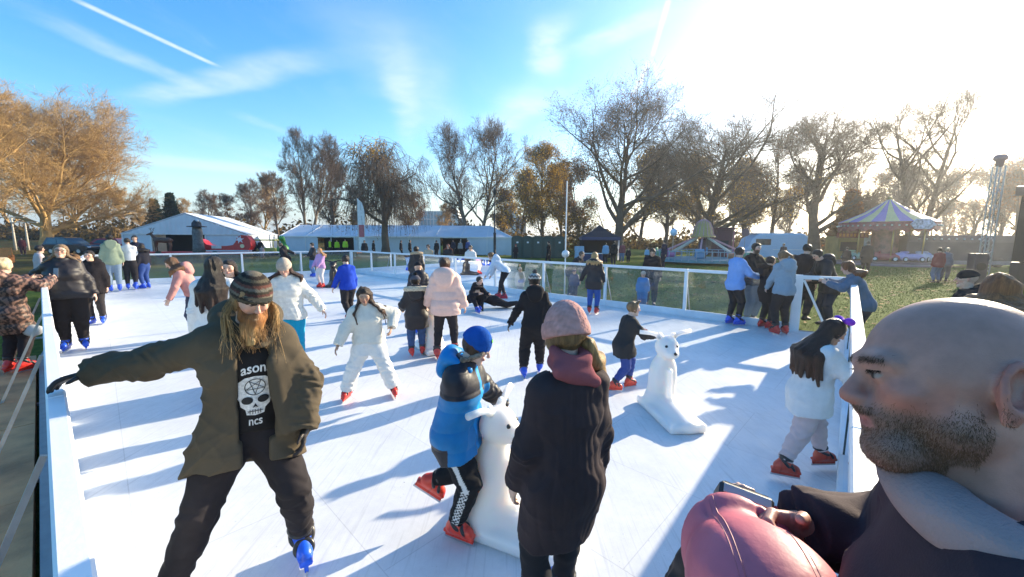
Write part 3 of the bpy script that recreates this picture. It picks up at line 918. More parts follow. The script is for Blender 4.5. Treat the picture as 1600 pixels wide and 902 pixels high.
w = bpy.data.worlds.new('World'); scene.world = w; w.use_nodes = True
nt = w.node_tree; N = nt.nodes; L = nt.links
for n in list(N): N.remove(n)
out = N.new('ShaderNodeOutputWorld'); bg = N.new('ShaderNodeBackground')
sky = N.new('ShaderNodeTexSky'); sky.sky_type = 'NISHITA'; sky.sun_disc = False
sky.sun_elevation = SUN_EL; sky.sun_rotation = SUN_AZ
sky.altitude = 50; sky.air_density = 1.0; sky.dust_density = 1.0; sky.ozone_density = 2.0
bg.inputs['Strength'].default_value = SKY_STRENGTH = 0.118
geo = N.new('ShaderNodeNewGeometry')          # Incoming = minus the sight direction
def math_n(op, a, b=None, c=None, clamp=False):
    n = N.new('ShaderNodeMath'); n.operation = op; n.use_clamp = clamp
    for i, q in enumerate((a, b, c)):
        if q is None: continue
        if isinstance(q, (int, float)): n.inputs[i].default_value = q
        else: L.new(q, n.inputs[i])
    return n.outputs[0]
def vmath(op, a, b=None, out_=0):
    n = N.new('ShaderNodeVectorMath'); n.operation = op
    for i, q in enumerate((a, b)):
        if q is None: continue
        if isinstance(q, (tuple, list, Vector)): n.inputs[i].default_value = tuple(q)
        else: L.new(q, n.inputs[i])
    return n.outputs['Value'] if op == 'DOT_PRODUCT' else n.outputs[0]
tcw = N.new('ShaderNodeTexCoord'); DIR = vmath('NORMALIZE', tcw.outputs['Generated'])
def smooth(x, a, b):
    n = N.new('ShaderNodeMapRange'); n.interpolation_type = 'SMOOTHSTEP'
    L.new(x, n.inputs[0]); n.inputs[1].default_value = a; n.inputs[2].default_value = b
    n.inputs[3].default_value = 0; n.inputs[4].default_value = 1
    return n.outputs[0]
def noise(vec, scale, detail=6, rough=.6, mp=None, dist=0.0):
    if mp:
        m_ = N.new('ShaderNodeMapping'); m_.inputs['Scale'].default_value = mp[0]; m_.inputs['Rotation'].default_value = mp[1]
        L.new(vec, m_.inputs['Vector']); vec = m_.outputs[0]
    n = N.new('ShaderNodeTexNoise'); n.inputs['Scale'].default_value = scale; n.inputs['Detail'].default_value = detail; n.inputs['Roughness'].default_value = rough
    n.inputs['Distortion'].default_value = dist
    L.new(vec, n.inputs['Vector']); return n.outputs['Fac']
# clouds live on a flat layer high overhead: sight direction / height gives the layer position
sx = N.new('ShaderNodeSeparateXYZ'); L.new(DIR, sx.inputs[0])
hz = math_n('MAXIMUM', sx.outputs[2], 0.03)
cx = N.new('ShaderNodeCombineXYZ')
L.new(math_n('DIVIDE', sx.outputs[0], hz), cx.inputs[0]); L.new(math_n('DIVIDE', sx.outputs[1], hz), cx.inputs[1])
LAY = cx.outputs[0]
def lay(u, v):
    d = ray(u, v); return Vector((d.x / d.z, d.y / d.z, 0))
warpn = N.new('ShaderNodeTexNoise'); warpn.inputs['Scale'].default_value = 1.3; warpn.inputs['Detail'].default_value = 4
L.new(LAY, warpn.inputs['Vector'])
wv = vmath('SCALE', vmath('SUBTRACT', warpn.outputs['Color'], (.5, .5, .5))); N[-1].inputs['Scale'].default_value = .35
LAYW = vmath('ADD', LAY, wv)
cov = None
def addc(x):
    global cov
    cov = x if cov is None else math_n('ADD', cov, x)
def streak(p, q, w0, amt, soft=True, vec=None, rough=.5):
    a = lay(*p); b = lay(*q); d = (b - a); Ln = d.length; d.normalize(); n = Vector((-d.y, d.x, 0))
    rel = vmath('SUBTRACT', vec or LAYW, a)
    t = math_n('DIVIDE', vmath('DOT_PRODUCT', rel, d), Ln)
    s_ = math_n('ABSOLUTE', vmath('DOT_PRODUCT', rel, n))
    edge = math_n('SUBTRACT', 1.0, smooth(s_, w0 * .15, w0), None)
    ends = math_n('MULTIPLY', smooth(t, -.02, .12 if not soft else .3), math_n('SUBTRACT', 1.0, smooth(t, .85 if not soft else .6, 1.02)))
    tex = noise(vec or LAYW, 3.0 / w0 * .25, 5, .65)
    tex = math_n('ADD', math_n('MULTIPLY', smooth(tex, .3, .75), rough), 1 - rough)
    addc(math_n('MULTIPLY', math_n('MULTIPLY', edge, ends), math_n('MULTIPLY', tex, min(.9, amt * 1.9))))
streak((105, -6), (345, 106), .035, .42, False, LAY, .3)
streak((50, 20), (330, 150), .16, .2)
streak((180, 165), (600, 75), .22, .26)
streak((350, 172), (470, 215), .12, .1)
streak((1048, -10), (1018, 92), .02, .4, False, LAY, .3)
streak((1016, 92), (990, 150), .03, .4, False, LAY, .3)
streak((1022, 95), (1034, 150), .02, .3, False, LAY, .3)
streak((530, -80), (700, 230), .4, .17)
streak((610, 0), (640, 240), .16, .16)
streak((870, 10), (850, 130), .16, .34)
streak((860, 120), (760, 215), .3, .3)
streak((1060, 5), (880, 100), .13, .28)
streak((150, 240), (470, 275), .9, .28)
c1 = noise(LAYW, 1.1, 8, .68, ((1, .35, 1), (0, 0, R(-38))), .4)
c2 = noise(LAY, .45, 3, .5)
addc(math_n('MULTIPLY', math_n('MULTIPLY', smooth(c1, .45, .8), smooth(c2, .36, .66)), .36))
cov = math_n('MINIMUM', cov, .75)
cov = math_n('MULTIPLY', cov, smooth(sx.outputs[2], .02, .12))
hor = math_n('MULTIPLY', math_n('SUBTRACT', 1.0, smooth(sx.outputs[2], -.02, .20)), .75)     # pale winter haze along the horizon
# thin ice cloud scatters sunlight forward, so it is brighter near the sun
cosg = math_n('MAXIMUM', vmath('DOT_PRODUCT', DIR, tuple(SUND)), 0.0)
cl = math_n('ADD', 3.3, math_n('MULTIPLY', math_n('POWER', cosg, 12.0), 1.2))
veil = math_n('MULTIPLY', math_n('POWER', cosg, 32.0), .8)
veil2 = math_n('MULTIPLY', math_n('POWER', cosg, 60.0), .5)
mix = N.new('ShaderNodeMixRGB'); L.new(math_n('MINIMUM', math_n('ADD', cov, veil), .95), mix.inputs[0])
hs = N.new('ShaderNodeHueSaturation'); hs.inputs['Saturation'].default_value = 1.42; L.new(sky.outputs[0], hs.inputs['Color'])
hm = N.new('ShaderNodeMixRGB'); L.new(hor, hm.inputs[0]); L.new(hs.outputs[0], hm.inputs[1]); hm.inputs[2].default_value = (2.3, 2.75, 3.1, 1)
L.new(hm.outputs[0], mix.inputs[1])
cc = N.new('ShaderNodeCombineXYZ')
for i, q in enumerate((.90, 1.0, 1.10)): L.new(math_n('MULTIPLY', math_n('ADD', cl, math_n('MULTIPLY', veil2, 6.0)), q), cc.inputs[i])
L.new(cc.outputs[0], mix.inputs[2])
L.new(mix.outputs[0], bg.inputs['Color']); L.new(bg.outputs[0], out.inputs['Surface'])
scene.view_settings.view_transform = 'Standard'; scene.view_settings.look = 'None'; scene.view_settings.gamma = 1
scene.view_settings.exposure = 1.6

# ------------------------------------------------------------------ lawn
def ground_mat():
    m = bpy.data.materials.new('lawn_with_leaves'); nt, N, L, b = nodes(m)
    tc = N.new('ShaderNodeTexCoord'); b.inputs['Roughness'].default_value = .95; b.inputs['Specular IOR Level'].default_value = .1
    def nz(s, d=6, r=.6):
        n = N.new('ShaderNodeTexNoise'); n.inputs['Scale'].default_value = s; n.inputs['Detail'].default_value = d; n.inputs['Roughness'].default_value = r
        L.new(tc.outputs['Object'], n.inputs['Vector']); return n.outputs['Fac']
    def ramp(x, stops):
        r = N.new('ShaderNodeValToRGB'); L.new(x, r.inputs[0])
        while len(r.color_ramp.elements) < len(stops): r.color_ramp.elements.new(.5)
        for e, (p, c) in zip(r.color_ramp.elements, stops): e.position = p; e.color = (*c, 1)
        return r.outputs[0]
    g = ramp(nz(9, 8, .75), [(.3, (.05, .085, .012)), (.5, (.13, .19, .028)), (.72, (.24, .27, .06))])
    big = nz(.16, 5)
    mud = ramp(nz(2.2, 8, .7), [(.3, (.05, .035, .02)), (.6, (.1, .07, .035)), (.8, (.17, .11, .05))])
    mr = N.new('ShaderNodeMapRange'); mr.inputs[1].default_value = .56; mr.inputs[2].default_value = .7; L.new(big, mr.inputs[0])
    mx = N.new('ShaderNodeMixRGB'); L.new(mr.outputs[0], mx.inputs[0]); L.new(g, mx.inputs[1]); L.new(mud, mx.inputs[2])
    # fallen leaves and bare earth gather towards the left of the lawn
    sp = N.new('ShaderNodeSeparateXYZ'); L.new(tc.outputs['Object'], sp.inputs[0])
    ml = N.new('ShaderNodeMapRange'); ml.inputs[1].default_value = -18; ml.inputs[2].default_value = -26; L.new(sp.outputs[0], ml.inputs[0])
    lf = ramp(nz(3, 9, .8), [(.35, (.05, .045, .015)), (.5, (.13, .08, .025)), (.7, (.28, .15, .04))])
    mm = N.new('ShaderNodeMath'); mm.operation = 'MULTIPLY'; L.new(ml.outputs[0], mm.inputs[0]); L.new(nz(.5, 4), mm.inputs[1]); mm.use_clamp = True
    m3 = N.new('ShaderNodeMath'); m3.operation = 'MULTIPLY'; m3.inputs[1].default_value = 1.7; m3.use_clamp = True; L.new(mm.outputs[0], m3.inputs[0])
    mx2 = N.new('ShaderNodeMixRGB'); L.new(m3.outputs[0], mx2.inputs[0]); L.new(mx.outputs[0], mx2.inputs[1]); L.new(lf, mx2.inputs[2])
    L.new(mx2.outputs[0], b.inputs['Base Color'])
    bp = N.new('ShaderNodeBump'); bp.inputs['Strength'].default_value = 1.0; bp.inputs['Distance'].default_value = .12
    L.new(nz(22, 6, .8), bp.inputs['Height']); L.new(bp.outputs[0], b.inputs['Normal'])
    return m
gx = np.concatenate([np.linspace(-900, -130, 12), np.linspace(-120, 120, 61), np.linspace(130, 900, 12)])
gy = np.concatenate([np.linspace(-200, -40, 6), np.linspace(-30, 130, 41), np.linspace(140, 1400, 14)])
GX, GY = np.meshgrid(gx, gy, indexing='ij')
GZZ = GZ + 0 * GX
GZZ = GZZ + 1.3 * np.clip((GY - 48) / 30, 0, 1) ** 1.5 * np.clip((-GX + 5) / 40, 0, 1)        # the bank under the trees, far left
GZZ = np.where((np.abs(GX) < 19) & (GY < 26), GZ, GZZ)
idx = np.arange(GX.size).reshape(GX.shape)
Q = np.stack([idx[:-1, :-1], idx[1:, :-1], idx[1:, 1:], idx[:-1, 1:]], -1).reshape(-1, 4)
tag(mesh_obj('lawn_ground', np.stack([GX, GY, GZZ], -1).reshape(-1, 3), Q, ground_mat(), smooth=True), kind='structure')
def gz(x, y):
    return GZ + 1.3 * min(1, max(0, (y - 48) / 30)) ** 1.5 * min(1, max(0, (-x + 5) / 40))

# grass tufts on the part of the lawn near the rink
def tufts():
    r = np.random.default_rng(3); n = 130000
    x = r.uniform(-14, 34, n * 3); y = r.uniform(4, 36, n * 3)
    keep = ((x > -9) & (y > 8.7 - .93 * (x - 6.1) + .3) & (y < 30)) | ((x > 7.2) & (y < 1.18 * x + 1) & (y > .35 * x + 2))
    x, y = x[keep][:n], y[keep][:n]; k = len(x)
    a = r.uniform(0, 6.28, k); h = r.uniform(.02, .05, k) * (1 + y / 40); wd = .0035 * (1 + y / 9); lx = r.normal(0, .03, k); ly = r.normal(0, .03, k)
    dx, dy = np.cos(a) * wd, np.sin(a) * wd; z = np.full(k, GZ)
    V = np.stack([np.stack([x - dx, y - dy, z], 1), np.stack([x + dx, y + dy, z], 1), np.stack([x + lx, y + ly, z + h], 1)], 1).reshape(-1, 3)
    Fq = np.arange(k * 3).reshape(-1, 3)
    g = r.uniform(0, 1, k)[:, None]; C = np.array([.06, .11, .015]) * (1 - g) + np.array([.22, .27, .055]) * g
    tag(mesh_obj('grass', V, Fq, M['cloth'], cols=np.repeat(C, 3, 0)), 'short green grass blades on the lawn beyond the rink', 'grass', kind='stuff')
    n = 5200; x = r.uniform(-14, 40, n); y = r.uniform(5, 48, n)
    keep = ((y > 8.7 - .93 * (x - 6.1) + .4) & (x > -10)) | ((x > 7.4) & (y < 1.18 * x) & (y > .3 * x + 2)); x, y = x[keep], y[keep]; k = len(x)
    s_ = r.uniform(.03, .06, k) * (1 + y / 40); a = r.uniform(0, 6.28, k); t = r.normal(0, .4, (k, 2))
    V = []
    for (p, q) in ((-1, -.6), (1, -.6), (1.2, .6), (-1.2, .6)):
        V.append(np.stack([x + s_ * (p * np.cos(a) - q * np.sin(a)), y + s_ * (p * np.sin(a) + q * np.cos(a)), GZ + .03 + s_ * .5 * np.abs(p * t[:, 0] + q * t[:, 1])], 1))
    V = np.stack(V, 1).reshape(-1, 3); g = r.uniform(0, 1, k)[:, None]; C = np.array([.12, .05, .015]) * (1 - g) + np.array([.4, .22, .04]) * g
    tag(mesh_obj('fallen_leaves', V, np.arange(k * 4).reshape(-1, 4), M['cloth'], cols=np.repeat(C, 4, 0)), 'brown and yellow fallen leaves scattered on the grass', 'leaves', kind='stuff')
tufts()

# ------------------------------------------------------------------ the rink
rA = Vector((.05, -.11, 0)); rN0 = Vector((-.334, .26, 0)); rN2 = Vector((-7.5, 6.33, 0)); rD = Vector((-16.3, 15.2, 0))
rC = Vector((-8.93, 22.13, 0)); rG = Vector((6.07, 8.4, 0)); rB = Vector((6.85, 7.95, 0))
def ice_mat():
    m = bpy.data.materials.new('white_synthetic_ice'); nt, N, L, b = nodes(m)
    tc = N.new('ShaderNodeTexCoord')
    b.inputs['Roughness'].default_value = .42; b.inputs['Specular IOR Level'].default_value = .35
    mp = N.new('ShaderNodeMapping'); mp.inputs['Rotation'].default_value = (0, 0, R(44)); L.new(tc.outputs['Object'], mp.inputs['Vector'])
    def nz(s, d=6, r=.6, v=None):
        n = N.new('ShaderNodeTexNoise'); n.inputs['Scale'].default_value = s; n.inputs['Detail'].default_value = d; n.inputs['Roughness'].default_value = r
        L.new(v or mp.outputs[0], n.inputs['Vector']); return n.outputs['Fac']
    def mr(x, a, b_, c, d):
        n = N.new('ShaderNodeMapRange'); L.new(x, n.inputs[0])
        for i, q in enumerate((a, b_, c, d)): n.inputs[i + 1].default_value = q
        return n.outputs[0]
    def mul(a, b_):
        n = N.new('ShaderNodeMath'); n.operation = 'MULTIPLY'; L.new(a, n.inputs[0])
        if isinstance(b_, float): n.inputs[1].default_value = b_
        else: L.new(b_, n.inputs[1])
        return n.outputs[0]
    scuff = mul(mr(nz(1.2, 6, .7), .35, .7, 1.0, .86), mr(nz(14, 8, .8), .35, .72, 1.0, .9))
    spk = mul(mr(nz(60, 2, .5), .71, .77, 0, 1), mr(nz(1.6, 4, .6), .48, .62, 0, 1))           # little black rubber crumbs
    scr = []
    for ang in (12, 38, 75, 104, 130, 165):
        m2 = N.new('ShaderNodeMapping'); m2.inputs['Rotation'].default_value = (0, 0, R(ang)); m2.inputs['Scale'].default_value = (1, .04, 1)
        L.new(tc.outputs['Object'], m2.inputs['Vector']); scr.append(mr(nz(30, 2, .5, m2.outputs[0]), .63, .72, 1.0, .90))
    q = scr[0]
    for k in scr[1:]: q = mul(q, k)
    br = N.new('ShaderNodeTexBrick'); br.inputs['Scale'].default_value = 1.0; br.inputs['Brick Width'].default_value = 2.0; br.inputs['Row Height'].default_value = 1.0
    br.inputs['Mortar Size'].default_value = .004; br.inputs['Mortar Smooth'].default_value = .3; br.offset = .5
    br.inputs['Color1'].default_value = (1, 1, 1, 1); br.inputs['Color2'].default_value = (.965, .965, .965, 1); br.inputs['Mortar'].default_value = (.8, .8, .8, 1)
    L.new(mp.outputs[0], br.inputs['Vector'])
    v = mul(scuff, q)
    sc = N.new('ShaderNodeVectorMath'); sc.operation = 'SCALE'; L.new(br.outputs['Color'], sc.inputs[0]); L.new(v, sc.inputs['Scale'])
    tint = N.new('ShaderNodeVectorMath'); tint.operation = 'MULTIPLY'; L.new(sc.outputs[0], tint.inputs[0]); tint.inputs[1].default_value = (.80, .81, .83)
    mx = N.new('ShaderNodeMixRGB'); L.new(spk, mx.inputs[0]); L.new(tint.outputs[0], mx.inputs[1]); mx.inputs[2].default_value = (.06, .06, .06, 1)
    L.new(mx.outputs[0], b.inputs['Base Color'])
    L.new(mr(nz(5, 6, .7), .3, .7, .3, .6), b.inputs['Roughness'])
    bp = N.new('ShaderNodeBump'); bp.inputs['Strength'].default_value = .12; bp.inputs['Distance'].default_value = .004
    L.new(nz(40, 5, .7), bp.inputs['Height']); L.new(bp.outputs[0], b.inputs['Normal'])
    return m
poly = [rA, rB, rG, rC, rD, rN2, rN0]
mb = MB(); mb.prism([(p.x, p.y) for p in poly], -.13, 0.0, 'xy')
tag(mb.build('rink_ice', ice_mat()), kind='structure')
ply = mat('plywood', (.52, .25, .11), .75, 0, .35, 3, .3, 30)
def offset_poly(pts, d):
    o = []
    n = len(pts)
    for i in range(n):
        a, b, c = pts[i - 1], pts[i], pts[(i + 1) % n]
        n1 = Vector(((b - a).y, -(b - a).x, 0)).normalized(); n2 = Vector(((c - b).y, -(c - b).x, 0)).normalized()
        k = (n1 + n2); o.append(b + k * (d / max(.3, 1 + n1.dot(n2))))
    return o
ob = offset_poly(poly, .16)
mb = MB(); mb.prism([(p.x, p.y) for p in ob], -.145, -.006, 'xy')
tag(mb.build('rink_base', mat('grey_base', (.3, .3, .31), .8, 0, .1)), kind='structure')
# plywood walkway outside the left side, laid in sheets
dirL = (rN2 - rN0).normalized(); nL = Vector((-dirL.y, dirL.x, 0))
mb = MB()
for i in range(7):
    a = rN0 - dirL * 3.2 + dirL * (1.83 * i); c = a + dirL * .91 + nL * (.17 + .52)
    mb.box((c.x, c.y, -.08 + .002 * (i % 2)), (1.82, 1.0, .14), Matrix.Rotation(math.atan2(dirL.y, dirL.x), 3, 'Z'))
tag(mb.build('walkway_path', ply), kind='structure')

def glass_mat():
    m = bpy.data.materials.new('panel_glass'); m.use_nodes = True; nt = m.node_tree; N = nt.nodes; L = nt.links
    for n in list(N): N.remove(n)
    o = N.new('ShaderNodeOutputMaterial'); t = N.new('ShaderNodeBsdfTransparent'); t.inputs[0].default_value = (.90, .93, .92, 1)
    g = N.new('ShaderNodeBsdfGlossy'); g.inputs['Roughness'].default_value = .02; g.inputs['Color'].default_value = (.9, .95, 1, 1)
    f = N.new('ShaderNodeFresnel'); f.inputs[0].default_value = 1.45
    d = N.new('ShaderNodeBsdfDiffuse'); d.inputs[0].default_value = (.7, .75, .78, 1)
    m1 = N.new('ShaderNodeMixShader'); m2 = N.new('ShaderNodeMixShader')
    tc = N.new('ShaderNodeTexCoord'); nz = N.new('ShaderNodeTexNoise'); nz.inputs['Scale'].default_value = 2.5; nz.inputs['Detail'].default_value = 6
    L.new(tc.outputs['Object'], nz.inputs['Vector']); mr = N.new('ShaderNodeMapRange'); mr.inputs[1].default_value = .35; mr.inputs[2].default_value = .75; mr.inputs[3].default_value = .03; mr.inputs[4].default_value = .12
    L.new(nz.outputs['Fac'], mr.inputs[0])
    L.new(mr.outputs[0], m1.inputs[0]); L.new(t.outputs[0], m1.inputs[1]); L.new(d.outputs[0], m1.inputs[2])
    L.new(f.outputs[0], m2.inputs[0]); L.new(m1.outputs[0], m2.inputs[1]); L.new(g.outputs[0], m2.inputs[2]); L.new(m2.outputs[0], o.inputs[0])
    return m
GLASS = glass_mat()
EDGE = mat('dark_glass_edge', (.05, .07, .07), .2)
KICK = mat('kick_board', (.72, .76, .8), .5, 0, .08, 3)
def panel(p, q, label, rail_w=.09, last=False, post=True, postw=.075, gap=None, gy=0.0):
    d = (q - p); L_ = d.length; rz = math.atan2(d.y, d.x)
    t = empty('fence_panel', (p.x, p.y, 0), rz, label, 'fence panel', 'glass panels round the rink')
    b = MB().box((L_ / 2, 0, 1.165), (L_ - .002, rail_w, .07), None, .008); b.build('top_rail', M['white'], t)
    b = MB().box((L_ / 2, gy, .085), (L_ - .002, .06 if not gy else .03, .17), None, .006); b.build('kick_board', KICK, t)
    if post:
        b = MB().box((.04, 0, .65), (postw, .07, .958), None, .006); b.build('post', M['white'], t)
        if last: b = MB().box((L_ - .04, 0, .65), (postw, .07, .958), None, .006); b.build('post', M['white'], t)
        b = MB().bar((.04, -.06, .95), (.04, -.48, -.1), .024, .024); b.bar((.04, -.05, -.11), (.04, -.52, -.11), .04, .03); b.build('brace', M['galv'], t)
    x0, x1 = (.08, L_ - (.08 if last else .003)) if post else (.01, L_ - .01)
    b = MB().quad((x0, gy, .17), (x1, gy, .17), (x1, gy, 1.13), (x0, gy, 1.13)); g = b.build('glass', GLASS, t)
    if not post:
        b = MB().box((x0, .0, .65), (.012, .014, .955)); b.build('glass_edge', EDGE, g)
    return t
def run(a, b, n, labels, **k):
    for i in range(n):
        panel(a + (b - a) * (i / n), a + (b - a) * ((i + 1) / n), labels[i], last=(i == n - 1), **k)
run(rB, rC, 1, ['x']) if False else None
backl = ['glass rink panel left of the gate post, behind the light blue top',
 'glass rink panel with only green lawn behind it, between two white posts', 'glass rink panel in front of the man with a small child in blue',
 'glass rink panel behind the blonde girl in the black coat', 'glass rink panel behind the bent girl with red skates',
 'glass rink panel in front of the woman in the white hooded top', 'glass rink panel right of the child in the dark cap, below the red haired woman',
 'glass rink panel with two white posts and braces right of the boy in blue', 'glass rink panel behind the boy in the blue sweater, at the far corner']
run(rG, rC, 9, backl)
run(rC, rD, 4, ['glass rink panel behind the pink haired girl and the man in blue skates', 'glass rink panel behind the dark clad adult with flying sleeves',
 'glass rink panel in front of the red sleigh', 'glass rink panel behind the three skaters in blue boots, at the left corner'])
run(rD, rN2, 5, ['glass rink panel on the left side, farthest from the photographer', 'second glass panel from the left corner along the left side', 'third glass panel from the left corner along the left side',
 'glass rink panel the laughing woman leans towards', 'glass rink panel right beside the woman in the patterned puffer coat'])
run(rN2, rN0, 4, ['glass rink panel below the phone of the woman in the patterned coat', 'glass rink panel beside the red boots outside the left side',
 'glass rink panel just before the gloved hand of the bearded man', 'glass rink panel whose top rail the bearded man grips'], rail_w=.065, gy=.03)
run(rN0, rA, 1, ['glass rink panel closest to the plywood walkway at the near left end'], rail_w=.065, gy=.03)
run(rA, rB, 5, ['glass rink panel beside the bald man, nearest the pink hood', 'glass rink panel with a dark edge beside the girl with the purple bow',
 'glass rink panel just beyond the girl with the purple bow', 'glass rink panel the auburn haired girl leans on', 'glass rink panel at the right corner by the gate'], post=False)
# the gate in the corner
t = empty('gate', (rG.x, rG.y, 0), math.atan2((rB - rG).y, (rB - rG).x), 'white rink gate with a thick post behind the girl in the grey hooded top', 'gate')
Lg = (rB - rG).length
MB().box((.0, 0, .6), (.17, .13, 1.22), None, .01).build('gate_post', M['white'], t)
MB().box((.085 + (Lg - .085) / 2, 0, 1.16), (Lg - .087, .09, .08), None, .008).build('top_rail', M['white'], t)
MB().bar((.1, 0, 1.1), (.55, 0, .1), .04, .04).build('brace', M['white'], t)
# ------------------------------------------------------------------ trees
def tubes(P, Rr, n):
    """P (B,K,3) centre lines, Rr (B,K) radii -> verts, quads"""
    B, K, _ = P.shape
    T = np.empty_like(P); T[:, 1:-1] = P[:, 2:] - P[:, :-2]; T[:, 0] = P[:, 1] - P[:, 0]; T[:, -1] = P[:, -1] - P[:, -2]
    T /= np.maximum(1e-9, np.linalg.norm(T, axis=2))[..., None]
    ref = np.where(np.abs(T[:, :1, 2:3]) < .9, np.array([0, 0, 1.0]), np.array([1.0, 0, 0]))
    X = np.cross(T, np.broadcast_to(ref, T.shape)); X /= np.maximum(1e-9, np.linalg.norm(X, axis=2))[..., None]
    Y = np.cross(T, X)
    a = np.arange(n) * 2 * PI / n
    V = P[:, :, None, :] + Rr[:, :, None, None] * (np.cos(a)[None, None, :, None] * X[:, :, None, :] + np.sin(a)[None, None, :, None] * Y[:, :, None, :])
    base = (np.arange(B) * K * n)[:, None, None] + (np.arange(K - 1) * n)[None, :, None]
    j = np.arange(n); j2 = (j + 1) % n
    q = np.stack([base + j, base + j2, base + n + j2, base + n + j], -1)
    return V.reshape(-1, 3), q.reshape(-1, 4)

def grow(r, S, D, Ln, r0, r1, K, wob, up):
    B = len(S); P = np.empty((B, K, 3)); P[:, 0] = S; d = D.copy()
    st = (Ln / (K - 1))[:, None]
    for i in range(1, K):
        d = d + r.normal(0, wob, (B, 3)); d[:, 2] += up
        d /= np.linalg.norm(d, axis=1)[:, None]; P[:, i] = P[:, i - 1] + d * st
    t = np.linspace(0, 1, K)
    return P, r0[:, None] * (1 - t) + r1[:, None] * t

def sprout(r, P, Rr, n, t0, t1, ang, lens, lenf=None):
    """n children per parent"""
    B, K, _ = P.shape
    t = (np.linspace(0, 1, n + 1)[:-1][None, :] + r.uniform(0, 1.0 / n, (B, n))) * (t1 - t0) + t0
    f = t * (K - 1); i = np.clip(f.astype(int), 0, K - 2); fr = f - i; b = np.arange(B)[:, None]
    p = P[b, i] * (1 - fr)[..., None] + P[b, i + 1] * fr[..., None]
    d = P[b, i + 1] - P[b, i]; d /= np.maximum(1e-9, np.linalg.norm(d, axis=2))[..., None]
    rad = Rr[b, i] * (1 - fr) + Rr[b, i + 1] * fr
    q = r.normal(size=d.shape); q -= (q * d).sum(2)[..., None] * d; q /= np.maximum(1e-9, np.linalg.norm(q, axis=2))[..., None]
    a = np.radians(r.normal(ang, ang * .22, t.shape))[..., None]
    nd = d * np.cos(a) + q * np.sin(a)
    ln = lens * r.uniform(.7, 1.25, t.shape) * ((lenf(t)) if lenf is not None else 1)
    return p.reshape(-1, 3), nd.reshape(-1, 3), ln.reshape(-1), rad.reshape(-1)

def bark(name, c, var=.3):
    return mat(name, c, .9, 0, var, 1.5, .5, 8, spec=.15)
BARK = {'dark': bark('dark_bark', (.14, .108, .085)), 'grey': bark('grey_bark', (.19, .15, .11)), 'gold': bark('sunny_bark', (.42, .27, .11)), 'brown': bark('brown_bark', (.16, .11, .08))}  # the sunny bark carries golden sunlight in its colour
LEAFM = {}
def leaf_mat(name, c1, c2):
    if name in LEAFM: return LEAFM[name]
    m = bpy.data.materials.new(name); nt, N, L, b = nodes(m)
    g = N.new('ShaderNodeNewGeometry'); rp = N.new('ShaderNodeValToRGB')
    rp.color_ramp.elements[0].color = (*c1, 1); rp.color_ramp.elements[1].color = (*c2, 1)
    L.new(g.outputs['Random Per Island'], rp.inputs[0]); L.new(rp.outputs[0], b.inputs['Base Color'])
    b.inputs['Roughness'].default_value = .7; b.inputs['Specular IOR Level'].default_value = .15
    tr = N.new('ShaderNodeBsdfTranslucent'); L.new(rp.outputs[0], tr.inputs[0]); ms = N.new('ShaderNodeMixShader'); ms.inputs[0].default_value = .45
    L.new(b.outputs[0], ms.inputs[1]); L.new(tr.outputs[0], ms.inputs[2]); L.new(ms.outputs[0], N['Material Output'].inputs[0])
    LEAFM[name] = m; return m
LEAVES = {'brown': ((.10, .045, .015), (.30, .14, .04)), 'gold': ((.32, .17, .02), (.62, .38, .05)), 'rust': ((.2, .07, .02), (.36, .15, .04)), 'olive': ((.07, .06, .012), (.24, .15, .03)), 'green': ((.012, .03, .012), (.04, .075, .025))}

def leaves_mesh(r, pts, n, size, kind, parent, spread=.35, name='leaves'):
    i = r.integers(0, len(pts), n); c = pts[i] + r.normal(0, spread, (n, 3))
    a = r.normal(size=(n, 3)); a /= np.linalg.norm(a, axis=1)[:, None]; b = np.cross(a, r.normal(size=(n, 3))); b /= np.linalg.norm(b, axis=1)[:, None]
    s = size * r.uniform(.5, 1.2, n)[:, None]
    V = np.stack([c - a * s, c + b * s * .55, c + a * s, c - b * s * .55], 1).reshape(-1, 3)
    o = mesh_obj(name, V, np.arange(n * 4).reshape(-1, 4), leaf_mat('leaf_' + kind, *LEAVES[kind]), parent)
    return o

